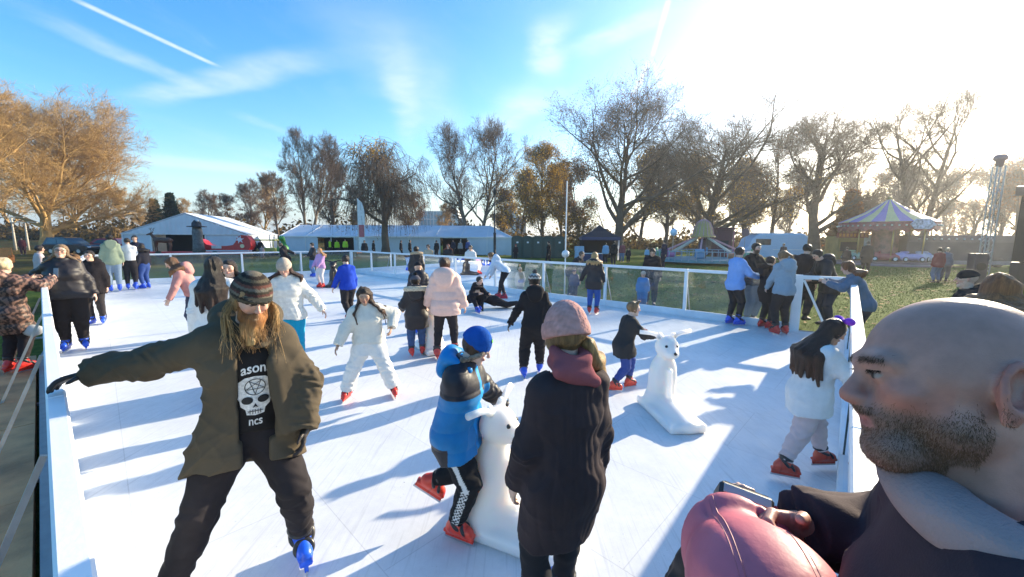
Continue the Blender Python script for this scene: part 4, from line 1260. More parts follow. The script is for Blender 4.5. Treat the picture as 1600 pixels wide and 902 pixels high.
def make_tree(name, label, loc, h, spread, seed, fork=.22, stems=1, nl=12, nb=8, ns=7, ntw=6, micro=2, barkk='grey', twigk=None, leaf=None, up=.10, lean=(0, 0), group=None,
              trunk_r=None, limb_ang=54, droop=0.0, twig_r=.012, dome=1.0, wob=.16, cat='tree', leafzone=None, fit=None):
    r = np.random.default_rng(seed); root = empty(name, loc, 0, label, cat, group)
    tr = trunk_r or h * .022
    D = np.array([[lean[0] + (r.normal(0, .16) if stems > 1 else 0), lean[1] + (r.normal(0, .16) if stems > 1 else 0), 1.0] for _ in range(stems)])
    if stems > 1: D[:, 0] += np.linspace(-.22, .22, stems)
    D /= np.linalg.norm(D, axis=1)[:, None]
    S = np.zeros((stems, 3)); S[:, 0] = np.linspace(-.5, .5, stems) * tr * (1.4 if stems > 1 else 0)
    K = 10
    P0, R0 = grow(r, S, D, np.full(stems, h * .86 * (1 if stems == 1 else .9)), np.full(stems, tr), np.full(stems, tr * .12), K, .05, .03)
    R0[:, 0] *= 1.45; R0[:, 1] *= 1.08
    # limbs
    lf = lambda t: np.sin(np.clip((t - fork) / (1 - fork), 0, 1) * 2.3 + .75) * dome + (1 - dome) * .8
    s, d, ln, rad = sprout(r, P0, R0, nl, fork, .97, limb_ang, spread, lf)
    P1, R1 = grow(r, s, d, np.maximum(ln, h * .12), rad * .62, np.full(len(s), .03), 8, wob, up)
    V0, Q0 = tubes(P0, R0, 9); V1, Q1 = tubes(P1, R1, 6)
    mesh_obj('trunk', np.concatenate([V0, V1]), np.concatenate([Q0, Q1 + len(V0)]), BARK[barkk], root, True)
    s, d, ln, rad = sprout(r, P1, R1, nb, .2, .98, 42, spread * .42, lambda t: 1.15 - .7 * t)
    P2, R2 = grow(r, s, d, ln, np.minimum(rad * .6, .1), np.full(len(s), .016), 6, wob, up * .8 - droop)
    s, d, ln, rad = sprout(r, P2, R2, ns, .15, 1.0, 40, spread * .2, lambda t: 1.15 - .6 * t)
    P3, R3 = grow(r, s, d, ln, np.minimum(rad * .65, .035), np.full(len(s), .010), 5, wob, up * .6 - droop)
    s, d, ln, rad = sprout(r, P3, R3, ntw, .1, 1.0, 38, spread * .1, lambda t: 1.1 - .5 * t)
    P4, R4 = grow(r, s, d, ln, np.minimum(rad * .8, twig_r * 1.4), np.full(len(s), twig_r * .6), 4, wob, up * .5 - droop)
    parts = [tubes(P2, R2, 5), tubes(P3, R3, 4), tubes(P4, R4, 3)]
    tips = P4[:, -1]
    if micro:
        s, d, ln, rad = sprout(r, P4, R4, micro, .2, 1.0, 36, spread * .055)
        P5, R5 = grow(r, s, d, ln, np.full(len(s), twig_r), np.full(len(s), twig_r * .55), 3, wob, up * .5 - droop)
        parts.append(tubes(P5, R5, 3)); tips = P5[:, -1]
    Vs = []; Qs = []; n = 0
    for V, Q in parts: Vs.append(V); Qs.append(Q + n); n += len(V)
    mesh_obj('crown', np.concatenate(Vs), np.concatenate(Qs), BARK[twigk or barkk], root, False)
    if fit:
        zt = np.percentile(tips[:, 2], 99.7); wx = np.percentile(np.hypot(tips[:, 0], tips[:, 1]), 96)
        root.scale = (fit / wx, fit / wx, h / zt)
    if leaf:
        for kind, cnt, size, zone in leaf:
            pts = tips if zone is None else tips[zone(tips)]
            if len(pts) > 20: leaves_mesh(r, pts, cnt, size, kind, root)
    return root

def tree_at(u, y, vtop, vbase=None, **k):
    x = (u - 800) / FPX * y / math.cos(PITCH) * 1.0
    p = at(u, 372, y); z = gz(p.x, p.y); p = Vector((p.x, p.y, z)); h = height_at(p, vtop)
    return p, h

def T(name, label, u, y, vtop, wpx, seed, **k):
    p, h = tree_at(u, y, vtop); half = wpx / FPX * y * .5; half *= math.cos(math.atan2(p.x, p.y)) ** 1.0
    return make_tree(name, label, p, h, half * 1.3, seed, fit=half, **k)

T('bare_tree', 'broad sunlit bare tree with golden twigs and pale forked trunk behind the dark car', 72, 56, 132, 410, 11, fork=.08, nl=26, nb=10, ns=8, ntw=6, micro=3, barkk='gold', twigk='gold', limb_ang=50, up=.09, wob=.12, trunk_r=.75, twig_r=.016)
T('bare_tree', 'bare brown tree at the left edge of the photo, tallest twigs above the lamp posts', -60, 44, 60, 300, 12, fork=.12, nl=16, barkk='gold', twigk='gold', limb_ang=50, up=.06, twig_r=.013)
T('bare_tree', 'tall slim bare tree just left of the willow, with upright twin stems', 482, 58, 205, 110, 13, fork=.25, stems=2, nl=10, barkk='grey', twigk='brown', up=.16, limb_ang=38, twig_r=.013)
T('bare_tree', 'smaller bare tree left of the twin-stemmed tree, over the end of the long marquee', 436, 62, 266, 80, 14, fork=.25, nl=11, barkk='brown', up=.12, micro=2, twig_r=.014)
T('bare_tree', 'bare round-topped tree right of the willow with two leaning stems and a few yellow leaves', 744, 60, 182, 150, 15, fork=.2, stems=2, nl=11, barkk='grey', twigk='brown', up=.12, limb_ang=44, twig_r=.013,
  leaf=[('gold', 700, .16, lambda t: (t[:, 2] < 14) & (t[:, 0] > 1))])
T('broad_tree', 'large spreading tree with brown leaves, left of the twin dark trees behind the black gazebo', 968, 50, 136, 290, 26, fork=.1, nl=18, nb=9, ns=7, ntw=5, barkk='dark', up=.06, limb_ang=52, trunk_r=.75, twig_r=.012, micro=2,
  leaf=[('brown', 9000, .10, lambda t: t[:, 0] < 1), ('olive', 7000, .11, lambda t: (t[:, 0] < -2) & (t[:, 2] < 13)), ('brown', 3000, .10, None), ('gold', 1200, .12, lambda t: t[:, 2] < 9)])
T('broad_tree', 'dense dark bare tree behind the chair ride, round topped', 1105, 52, 152, 290, 37, fork=.1, nl=19, nb=9, ns=7, ntw=5, micro=2, barkk='dark', up=.07, limb_ang=48, trunk_r=.8, twig_r=.012,
  leaf=[('rust', 3200, .09, None), ('gold', 700, .12, lambda t: t[:, 2] < 12)])
T('bare_tree', 'bare tree with a rounded crown and wide low limbs, behind the pale blue van', 1272, 50, 155, 200, 18, fork=.16, nl=15, nb=9, barkk='brown', up=.11, limb_ang=46, trunk_r=.62, twig_r=.014)
T('bare_tree', 'tall bare tree with split trunk rising behind the carousel', 1432, 44, 122, 260, 19, fork=.2, stems=2, nl=12, nb=7, ns=6, ntw=4, barkk='brown', up=.06, limb_ang=55, trunk_r=.55, twig_r=.014)
T('autumn_tree', 'golden leaved tree left of the large brown-leaved tree, behind the portable toilets', 848, 57, 222, 100, 20, fork=.15, nl=12, barkk='dark', up=.12, leaf=[('gold', 12000, .10, None), ('olive', 4000, .10, None)])
T('bare_tree', 'thin bare tree with yellow leaves between the dark tree and the round-crowned tree', 1205, 58, 205, 100, 21, fork=.2, nl=11, barkk='brown', up=.12, micro=2, leaf=[('gold', 900, .15, lambda t: t[:, 2] < 9), ('rust', 700, .14, None)])
T('bare_tree', 'bare tree over the dark stage at the right edge, with reddish twigs', 1590, 46, 262, 130, 22, fork=.15, nl=9, barkk='brown', micro=2, up=.08, leaf=[('rust', 1800, .12, None)])

# willow
def willow(u, y, vtop, seed):
    p, h = tree_at(u, y, vtop); r = np.random.default_rng(seed)
    root = empty('willow_tree', p, 0, 'weeping willow with hanging leafless twigs in front of the long marquee', 'tree')
    P0, R0 = grow(r, np.zeros((1, 3)), np.array([[.03, 0, 1.0]]), np.array([h * .72]), np.array([.42]), np.array([.14]), 9, .07, .02); R0[:, 0] *= 1.4
    s, d, ln, rad = sprout(r, P0, R0, 18, .3, 1.0, 42, h * .33)
    P1, R1 = grow(r, s, d, ln, rad * .6, np.full(len(s), .05), 8, .18, .05)
    s, d, ln, rad = sprout(r, P1, R1, 8, .3, 1.0, 45, h * .17)
    P2, R2 = grow(r, s, d, ln, np.minimum(rad * .6, .06), np.full(len(s), .02), 6, .2, .02)
    s, d, ln, rad = sprout(r, P2, R2, 13, .3, 1.0, 50, h * .36, lambda t: .45 + .7 * t)
    d[:, 2] = np.minimum(d[:, 2], .3)
    ln = np.minimum(ln, s[:, 2] - 1.6 - .12 * h * r.uniform(0, 1, len(s))); k = ln > .6; s, d, ln = s[k], d[k], ln[k]
    P3, R3 = grow(r, s, d, ln, np.full(len(s), .015), np.full(len(s), .008), 8, .07, -.5)
    a, b, c, e = tubes(P0, R0, 9), tubes(P1, R1, 6), tubes(P2, R2, 4), tubes(P3, R3, 3)
    mesh_obj('trunk', np.concatenate([a[0], b[0]]), np.concatenate([a[1], b[1] + len(a[0])]), BARK['dark'], root, True)
    mesh_obj('crown', np.concatenate([c[0], e[0]]), np.concatenate([c[1], e[1] + len(c[0])]), BARK['dark'], root)
    tips = P3[:, 3:].reshape(-1, 3); leaves_mesh(r, tips, 5000, .07, 'brown', root, .05)
    t2 = P3[:, 0]; z = t2[(t2[:, 2] > h * .8) & (t2[:, 0] < 0)]
    if len(z) > 5: leaves_mesh(r, z, 900, .12, 'gold', root, .3)
willow(602, 42, 206, 31)

# conifers
def conifer(u, y, vtop, wpx, seed, label, kind='green', cone=True):
    p, h = tree_at(u, y, vtop); r = np.random.default_rng(seed); root = empty('conifer', p, 0, label, 'tree')
    P0, R0 = grow(r, np.zeros((1, 3)), np.array([[0, 0, 1.0]]), np.array([h]), np.array([.3]), np.array([.03]), 8, .01, 0)
    V, Q = tubes(P0, R0, 7); mesh_obj('trunk', V, Q, BARK['dark'], root, True)
    wd = wpx / FPX * y * .5; n = 420; t = r.uniform(.08, 1, n) ** .8; a = r.uniform(0, 6.28, n)
    S = np.stack([0 * t, 0 * t, t * h], 1); D = np.stack([np.cos(a), np.sin(a), .25 + 0 * a], 1)
    P1, R1 = grow(r, S, D, wd * (1.05 - t) * r.uniform(.7, 1.2, n) + .2, np.full(n, .04), np.full(n, .01), 5, .1, -.06)
    V, Q = tubes(P1, R1, 3); c = mesh_obj('crown', V, Q, BARK['dark'], root)
    leaves_mesh(r, P1[:, 1:].reshape(-1, 3), 9000, .22, kind, c, .16, 'needles')
conifer(271, 74, 304, 34, 41, 'dark green conifer with a pointed top, right of the pair behind the gabled marquee')
conifer(246, 78, 313, 30, 42, 'darker lower conifer, left of the pair behind the gabled marquee')
conifer(1325, 48, 300, 60, 43, 'dark reddish conifer directly left of the carousel roof', 'rust')

# farther trees: built once per kind, then copied
protos = []
for i, (bk, lf_) in enumerate((('brown', None), ('brown', [('rust', 1500, .16, None)]), ('gold', None), ('dark', [('gold', 2600, .2, None), ('olive', 1500, .2, None)]))):
    protos.append(make_tree('distant_tree', 'x', (0, 0, -500), 12, 5.0, 60 + i, fork=.1, nl=12, nb=8, ns=6, ntw=5, micro=2, barkk=bk, limb_ang=46, up=.1, twig_r=.022, leaf=lf_))
far_specs = [(300, 82, 312, 2), (330, 74, 300, 0), (362, 78, 303, 1), (396, 80, 283, 0), (415, 88, 290, 2), (520, 80, 240, 0), (560, 84, 285, 0), (640, 86, 300, 1), (690, 95, 318, 2), (785, 92, 300, 3), (815, 84, 268, 3), (880, 78, 262, 3), (905, 74, 250, 1),
             (1000, 80, 240, 3), (1040, 76, 230, 0), (1085, 84, 250, 3), (1140, 74, 255, 3), (1165, 80, 262, 3), (1230, 82, 262, 0), (1330, 78, 240, 0), (1370, 84, 262, 1), (1395, 70, 250, 0), (1480, 80, 262, 1), (1520, 74, 258, 1), (1560, 78, 262, 0), (1620, 72, 240, 1),
             (20, 86, 250, 2), (120, 84, 262, 2), (160, 90, 282, 2), (200, 92, 300, 2), (225, 86, 306, 2), (-40, 80, 200, 2)]
tl = {0: 'bare brown tree in the wood behind the fairground and marquees', 1: 'far tree with a few russet leaves left, in the wood behind the marquees', 2: 'sunlit pale brown bare tree in the far wood behind the car park', 3: 'far tree with yellow leaves, behind the toilets and the chair ride'}
used = [False] * 4
for i, (u, y, vt, k) in enumerate(far_specs):
    p, h = tree_at(u, y, vt)
    o = protos[k] if not used[k] else copy_tree(protos[k]); used[k] = True
    o.location = p; s_ = h / 12.0; o.scale = (s_ * .95, s_ * .95, s_); o.rotation_euler = (0, 0, i * 1.9)
    tag(o, tl[k], 'tree', ['brown trees of the far wood', 'russet trees of the far wood', 'pale sunlit trees of the far wood', 'yellow trees of the far wood'][k])
# trees just outside the frame on the sunny side; their trunks and limbs stripe the ice with shade
for i, (az, dist, h, sp) in enumerate(((55.5, 27, 17, 4), (59, 36, 20, 4), (62, 26, 17, 4), (65.5, 38, 20, 4), (69, 28, 17, 4), (74, 32, 18, 4), (57.3, 22, 15, 3), (60.6, 30, 18, 3.5), (64, 21, 15, 3), (67.2, 33, 18, 3.5), (71.6, 23, 15, 3), (78, 27, 17, 3.5), (83, 24, 16, 3))):
    T_ = make_tree('bare_tree', 'bare tree standing beyond the dark stage on the right', (math.sin(R(az)) * dist, math.cos(R(az)) * dist, GZ), h, sp, 80 + i, fork=.3, nl=5, nb=3, ns=2, ntw=1, micro=0, barkk='brown', trunk_r=.32, group='trees beyond the stage')
# undergrowth below the wood
def thicket():
    r = np.random.default_rng(9); n = 26000
    u = r.uniform(-60, 1700, n); y = r.uniform(74, 96, n); x = (u - 800) / FPX * y; z = np.abs(r.normal(0, 1.5, n)) * (1 + .5 * np.sin(u * .02) * np.sin(u * .053 + 1))
    z0 = GZ + 1.3 * np.clip((y - 48) / 30, 0, 1) ** 1.5 * np.clip((-x + 5) / 40, 0, 1)
    c = np.stack([x, y, z0 + z], 1); a = r.normal(size=(n, 3)); a /= np.linalg.norm(a, axis=1)[:, None]; b = np.cross(a, r.normal(size=(n, 3))); b /= np.linalg.norm(b, axis=1)[:, None]
    s = r.uniform(.25, .6, n)[:, None]; V = np.stack([c - a * s, c + b * s * .55, c + a * s, c - b * s * .55], 1).reshape(-1, 3)
    tag(mesh_obj('undergrowth', V, np.arange(n * 4).reshape(-1, 4), leaf_mat('leaf_under', (.04, .03, .015), (.2, .13, .04))), 'brown undergrowth and hedges along the foot of the far wood', 'undergrowth', kind='stuff')
thicket()

# ------------------------------------------------------------------ added haze volume, imitates lens glare over the sunny side
hz_m = bpy.data.materials.new('glare_haze'); hz_m.use_nodes = True; n_t = hz_m.node_tree
for n in list(n_t.nodes): n_t.nodes.remove(n)
ho = n_t.nodes.new('ShaderNodeOutputMaterial'); hv = n_t.nodes.new('ShaderNodeVolumePrincipled')
hv.inputs['Density'].default_value = HAZE = 0.0008; hv.inputs['Color'].default_value = (.93, .96, 1.0, 1); hv.inputs['Anisotropy'].default_value = .62
n_t.links.new(hv.outputs[0], ho.inputs['Volume'])
b = MB().box((0, 600, 16.5), (1860, 1720, 36)); o = b.build('haze', hz_m); tag(o, kind='stuff')
# ------------------------------------------------------------------ things on the lawn behind the rink
def spot(u, y):
    p = at(u, 372, y); return Vector((p.x, p.y, gz(p.x, p.y)))
def fr(u, y): return math.atan2(-spot(u, y).x, spot(u, y).y)      # turn that faces the rink corner
PVC = mat('white_pvc', (.66, .7, .76), .5, 0, .06, .8, .15, 2.0)
PVC2 = mat('shade_blue_pvc_wall', (.6, .66, .74), .55, 0, .08, .8, .2, 1.5)  # white wall sheet with the blue of shade put into its colour
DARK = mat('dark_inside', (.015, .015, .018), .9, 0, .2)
GREEN = mat('garland', (.03, .05, .02), .9, 0, .4, 20, .8, 20)

def pleats(x0, x1, z0, ztop, y, n, amp=.05):
    """hanging pleated sheet, top edge given by ztop(x)"""
    v = []; f = []
    for i in range(n + 1):
        x = x0 + (x1 - x0) * i / n; yy = y + amp * math.sin(i * 2.1) * (1 + .5 * math.sin(i * .37))
        v += [(x, yy, z0), (x, y + amp * .3 * math.sin(i * 2.1), ztop(x))]
    for i in range(n): f.append((2 * i, 2 * i + 2, 2 * i + 3, 2 * i + 1))
    return v, f
# gabled marquee
t = empty('marquee', spot(293, 45), R(16), 'white gable-ended marquee with pleated front behind the reindeer and red sleigh', 'marquee')
W2, EV, RG, DP = 5.9, 2.25, 4.5, 12
b = MB(); b.prism([(-W2 - .15, EV), (0, RG + .05), (W2 + .15, EV), (W2 + .15, EV + .06), (0, RG + .13), (-W2 - .15, EV + .06)], -.15, DP, 'xz'); b.build('roof', PVC, t)
v, f = pleats(-W2 + .1, W2 - .1, EV, lambda x: RG - (RG - EV) * abs(x) / W2, -.13, 64, .11); mesh_obj('gable', v, f, PVC, t, True)
for a, c in ((-W2, -3.4), (1.8, W2)):
    MB().box(((a + c) / 2, 0, EV / 2), (c - a, .05, EV - .01)).build('front_wall', PVC2, t)
for s_ in (-1, 1): MB().box((s_ * W2, DP / 2 + .03, EV / 2), (.05, DP - .06, EV)).build('side_wall', PVC2, t)
MB().box((-.8, 3, EV / 2), (5.2, .05, EV - .02)).build('interior_shade_sheet', DARK, t)  # black sheet stands in for the shade behind the open front
b = MB()
for x in (-W2, -3.35, 1.75, W2): b.box((x, -.08, EV / 2), (.1, .1, EV))
b.bar((-W2, -.08, EV), (W2, -.08, EV), .1, .12); b.build('frame', M['white'], t)
# long marquee, its long side to the rink
y0 = 48.0; xa, xb = spot(435, y0).x, spot(802, y0).x
t = empty('marquee', ((xa + xb) / 2, y0, GZ), R(-1.2), 'long low white marquee with two dark doorways behind the willow', 'marquee')
LL = (xb - xa) / 2; EV, RG, DP = 2.1, 3.6, 9.0; HIP = 3.2
b = MB(); b._add([(-LL, -.1, EV), (LL, -.1, EV), (LL - HIP, DP / 2, RG), (-LL, DP / 2, RG), (-LL, DP, EV), (LL, DP, EV)],
                 [(0, 1, 2, 3), (3, 2, 5, 4), (1, 5, 2), (0, 3, 4)]); b.build('roof', PVC, t)
doors = [(spot(495, y0).x - (xa + xb) / 2, spot(552, y0).x - (xa + xb) / 2), (spot(688, y0).x - (xa + xb) / 2, spot(730, y0).x - (xa + xb) / 2)]
xs = [-LL] + [q for d_ in doors for q in d_] + [LL]
for i in (0, 2, 4): MB().box(((xs[i] + xs[i + 1]) / 2, 0, EV / 2), (xs[i + 1] - xs[i], .05, EV - .01)).build('front_wall', PVC2, t)
for s_ in (-1, 1): MB().box((s_ * LL, DP / 2, EV / 2), (.05, DP - .06, EV - .02)).build('side_wall', PVC2, t)
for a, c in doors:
    d_ = MB().box(((a + c) / 2, 1.6, EV / 2), (c - a, .05, EV - .02)).build('doorway', DARK, t)  # near-black sheet set back in the opening, painted as interior shade
    b = MB(); b.tube([(a + (c - a) * i / 12, -.08, EV - .1 + .06 * math.sin(i * 1.7)) for i in range(13)], .09, 6); b.build('garland', GREEN, d_)
b = MB()
n_ = 9
for i in range(n_ + 1):
    x = -LL + (2 * LL) * i / n_
    b.bar((x, -.12, EV + .02), (min(x, LL - HIP), DP / 2, RG + .03), .06, .05); b.box((x, -.06, EV / 2), (.07, .06, EV))
b.bar((-LL, -.14, EV - .02), (LL, -.14, EV - .02), .05, .16); b.build('rib', M['white'], t)

# reindeer and sleigh on a trailer
def reindeer(u, y, rz, label):
    root = empty('reindeer_figure', spot(u, y) + Vector((0, 0, .55)), rz, label, 'reindeer figure')
    F = Field((-1.3, -.5, -.1), (1.5, .5, 2.4), .035)
    F.cone((-.6, 0, 1.05), (.45, 0, 1.1), .27, .25, .1)
    for sx, kx in ((-.62, -.1), (.45, .05)):
        for sy in (-.14, .14):
            F.cone((sx, sy, .95), (sx + kx, sy, .5), .12, .07, .06); F.cone((sx + kx, sy, .5), (sx + kx * .2 + .03, sy, .0), .065, .05, .03)
    F.cone((.5, 0, 1.2), (.85, 0, 1.7), .17, .11, .08); F.cone((.82, 0, 1.72), (1.15, 0, 1.62), .11, .07, .05)
    for sy in (-1, 1): F.cone((.78, sy * .08, 1.8), (.7, sy * .22, 1.86), .05, .03, .03)
    F.cone((-.85, 0, 1.15), (-.95, 0, 1.0), .07, .05, .04)
    F.build('body', M['plainattr'], root, (.09, .045, .03))
    b = MB()
    for sy in (-1, 1):
        b.tube([(.78, sy * .06, 1.8), (.68, sy * .2, 2.05), (.72, sy * .32, 2.3)], [.03, .025, .015], 6)
        b.tube([(.69, sy * .2, 2.05), (.85, sy * .24, 2.25)], [.022, .012], 6); b.tube([(.7, sy * .27, 2.18), (.56, sy * .3, 2.32)], [.02, .012], 6)
    b.build('antlers', mat('antler', (.2, .17, .14), .7), root)
    return root
reindeer(252, 40, R(196), 'dark brown reindeer figure with antlers pulling the red sleigh')
t = empty('sleigh', spot(352, 40), R(8), 'red sleigh with a curled back and white star beside the grey hatted figure', 'sleigh')
red = mat('red_paint', (.5, .02, .025), .35, 0, .12, 4)
prof = [(-2.3, .7), (2.3, .7), (2.55, 1.1), (2.5, 1.7), (2.2, 2.1), (1.7, 2.2), (1.3, 1.95), (1.15, 1.5), (.9, 1.2), (.2, 1.1), (-.9, 1.1), (-1.5, 1.25), (-1.8, 1.6), (-2.15, 1.78), (-2.5, 1.65), (-2.55, 1.35), (-2.3, 1.25), (-2.5, 1.0)]
MB().prism(prof, -.5, .5, 'xz').build('body', red, t, bevel=.02)
st = [(1.55 + (.42 if i % 2 == 0 else .17) * math.cos(i * PI / 6 + .2), 1.75 + (.42 if i % 2 == 0 else .17) * math.sin(i * PI / 6 + .2)) for i in range(12)]
MB().prism(st, -.53, -.505, 'xz').build('star', mat('pale_star', (.75, .72, .8), .5), t)
MB().prism([(1.75 + .2 * math.cos(a * .5), 1.1 + .2 * math.sin(a * .5)) for a in range(13)][:12], -.53, -.505, 'xz').build('medallion', mat('cream', (.7, .62, .4), .5), t)
MB().box((-.6, -.52, 1.0), (.9, .03, .3), None, .01).build('panel', mat('pale_panel', (.7, .68, .7), .5), t)
b = MB()
for sy in (-.4, .4): b.tube([(-2.6, sy, .75), (-2.8, sy, .5), (-2.5, sy, .3), (2.6, sy, .3)], .05, 6)
b.build('runner', mat('gilt', (.5, .3, .06), .35, .7), t)
t = empty('hatted_figure', spot(309, 38.5), R(10), 'tall grey stump-like figure in a dark wide-brimmed hat in front of the sleigh', 'figure')
b = MB(); b.lathe([(.01, 0), (.5, 0), (.46, .5), (.4, 1.2), (.42, 1.9), (.36, 2.4), (.01, 2.42)], 14, (0, 0, .5)); b.build('body', mat('grey_bark_paint', (.12, .125, .13), .8, 0, .4, 6, .6, 12), t, True)
b = MB(); b.lathe([(.01, 2.4), (.78, 2.42), (.8, 2.48), (.4, 2.52), (.38, 2.8), (.2, 3.05), (.01, 3.1)], 16, (0, 0, .5)); b.build('hat', mat('dark_hat', (.03, .032, .04), .8), t, True)
MB().ball((.12, -.1, 3.5), .14, 6).ball((-.15, 0, 3.48), .12, 6).build('baubles', mat('pale_bauble', (.5, .55, .6), .3), t, True)
t = empty('trailer', spot(300, 40), R(8), 'low dark flatbed trailer under the sleigh and reindeer', 'trailer')
MB().box((0, 0, .38), (10.5, 1.9, .25), None, .03).build('bed', red, t)
for x in (-2.5, 2.5):
    b = MB().cyl((x, -.95, .3), .3, .2, 14, 'y').build('wheel', M['rubber'], t)

# vehicles
GLS = mat('car_glass', (.03, .04, .05), .08, 0, .02, spec=.8)
def car(name, label, loc, rz, paint, L_=4.6, W_=1.85, H_=1.75, cat='car', suv=True, rails=True):
    t = empty(name, loc, rz, label, cat)
    z0 = .3
    low = [(-L_ / 2, .55), (-L_ / 2 + .1, .32), (L_ / 2 - .15, .32), (L_ / 2, .5), (L_ / 2 - .03, .85), (L_ / 2 - .25, 1.0), (L_ * .22, 1.1), (-L_ / 2 + .05, 1.12), (-L_ / 2 - .02, .9)]
    F_ = MB(); F_.prism(low, -W_ / 2, W_ / 2, 'xz'); body = F_.build('body', paint, t)
    m = body.modifiers.new('b', 'BEVEL'); m.width = .07; m.segments = 2; m.limit_method = 'ANGLE'
    cab = [(-L_ / 2 + .12, 1.1), (L_ * .2, 1.1), (L_ * .04, H_ - .08), (-L_ * .08, H_), (-L_ / 2 + .45, H_ - .04)]
    b = MB(); n = len(cab); w0, w1 = W_ / 2 - .04, W_ / 2 - .22
    vs = [(x, s * (w0 if z < 1.2 else w1), z) for s in (-1, 1) for (x, z) in cab]
    b._add(vs, [tuple(range(n)), tuple(2 * n - 1 - i for i in range(n))] + [(i, i + n, (i + 1) % n + n, (i + 1) % n) for i in range(n)]); b.build('cabin', paint, t)
    for s in (-1, 1):
        b = MB()
        for (a, c) in ((.06, .48), (.52, .95)):
            def pt(q, zt):
                xx0 = -L_ / 2 + .3 + (L_ * .2 - .5 + L_ / 2 - .3 + .22) * q; xx1 = -L_ / 2 + .55 + (L_ * .04 - .12 + L_ / 2 - .55) * q
                z = 1.15 + (H_ - .2 - 1.15) * zt; k = (z - 1.1) / (H_ - 1.1); return (xx0 + (xx1 - xx0) * zt, s * (w0 + (w1 - w0) * k + .012), z)
            b.quad(pt(a, 0), pt(c, 0), pt(c, 1), pt(a, 1))
        b.build('side_window', GLS, t)
    b = MB(); b.quad((L_ * .2 - .02 + .012, -w0 + .1, 1.14), (L_ * .2 - .02 + .012, w0 - .1, 1.14), (L_ * .04 + .02, w1 - .06, H_ - .13), (L_ * .04 + .02, -w1 + .06, H_ - .13)); b.build('windscreen', GLS, t)
    for x in (-L_ * .3, L_ * .31):
        for s in (-1, 1):
            wv_ = MB().cyl((x, s * (W_ / 2 - .1), .35), .35, .22, 18, 'y').build('wheel', M['rubber'], t, True)
            MB().cyl((x, s * (W_ / 2 + .015), .35), .2, .02, 12, 'y').build('rim', M['galv'], wv_)
    for s in (-1, 1):
        MB().box((L_ / 2 - .05, s * (W_ / 2 - .3), .8), (.08, .36, .14), None, .02).build('headlight', mat('lamp_glass', (.7, .72, .75), .1), t)
        MB().box((-L_ / 2 + .0, s * (W_ / 2 - .2), .92), (.08, .2, .3), None, .02).build('tail_light', mat('tail_lamp', (.4, .02, .02), .2), t)
    return t
car('parked_car', 'dark navy estate car parked under the broad golden tree', spot(113, 44), R(0), mat('navy_car_paint', (.012, .015, .025), .2, .3, .02, coat=.5), 4.9, 1.9, 1.85)
car('parked_car', 'red car partly hidden behind the man in the green-grey hoodie', spot(158, 46.5), R(200), mat('red_car_paint', (.35, .03, .025), .25, .2, .02, coat=.5), 4.2, 1.8, 1.75)
# caravan-like van
t = empty('camper_van', spot(1206, 38), R(-3), 'pale blue and white camper van parked behind the bearded man', 'van')
vp = mat('pale_blue_paint', (.42, .58, .74), .35, 0, .05); L_ = 5.4
prof = [(-L_ / 2, .4), (L_ / 2 - .05, .4), (L_ / 2, 1.0), (L_ / 2 - .05, 2.3), (L_ / 2 - .3, 2.6), (-L_ / 2 + 1.0, 2.6), (-L_ / 2 + .35, 2.1), (-L_ / 2 + .1, 1.4), (-L_ / 2 - .25, 1.1), (-L_ / 2 - .3, .6)]
o = MB().prism(prof, -1, 1, 'xz').build('body', vp, t); m_ = o.modifiers.new('b', 'BEVEL'); m_.width = .1; m_.segments = 3; m_.limit_method = 'ANGLE'
MB().box((.1, 0, 2.64), (4.4, 1.7, .07), None, .03).build('roof_rack', M['white'], t)
MB().box((-1.3, -1.015, 1.85), (1.35, .03, .55), None, .03).build('side_window', GLS, t)
MB().box((.9, -1.012, 1.15), (2.6, .03, .05)).build('trim', M['white'], t)
MB().box((L_ / 2 + .01, 0, 1.5), (.05, 1.7, 1.9), None, .02).build('rear_door', M['white'], t)
for x in (-1.7, 1.6):
    for s in (-1, 1): MB().cyl((x, s * .92, .36), .36, .22, 16, 'y').build('wheel', M['rubber'], t, True)

# portable toilets
tg = mat('dark_green_plastic', (.01, .045, .04), .45, 0, .1, 3)
def toilet(i, u, y):
    t = empty('portable_toilet', spot(u, y), R(-2), 'dark green portable toilet in the row right of the long marquee, ' + ['leftmost', 'second from left', 'third from left', 'second from right', 'rightmost'][i], 'toilet', 'portable toilets')
    b = MB(); w = .57
    prof = [(-w, 0), (w, 0), (w, 2.05)] + [(w * math.cos(a * PI / 8), 2.05 + .26 * math.sin(a * PI / 8)) for a in range(1, 8)] + [(-w, 2.05)]
    b.prism(prof, -.58, .58, 'xz'); b.build('cabin', tg, t)
    MB().box((0, -.595, 1.05), (.8, .03, 1.85), None, .01).build('door', mat('green_door', (.015, .06, .055), .4), t)
    MB().box((.05, -.62, 1.62), (.2, .012, .16)).build('sign', M['white'], t)
for i, u in enumerate((808, 824, 840, 856.5, 873)): toilet(i, u, 42)

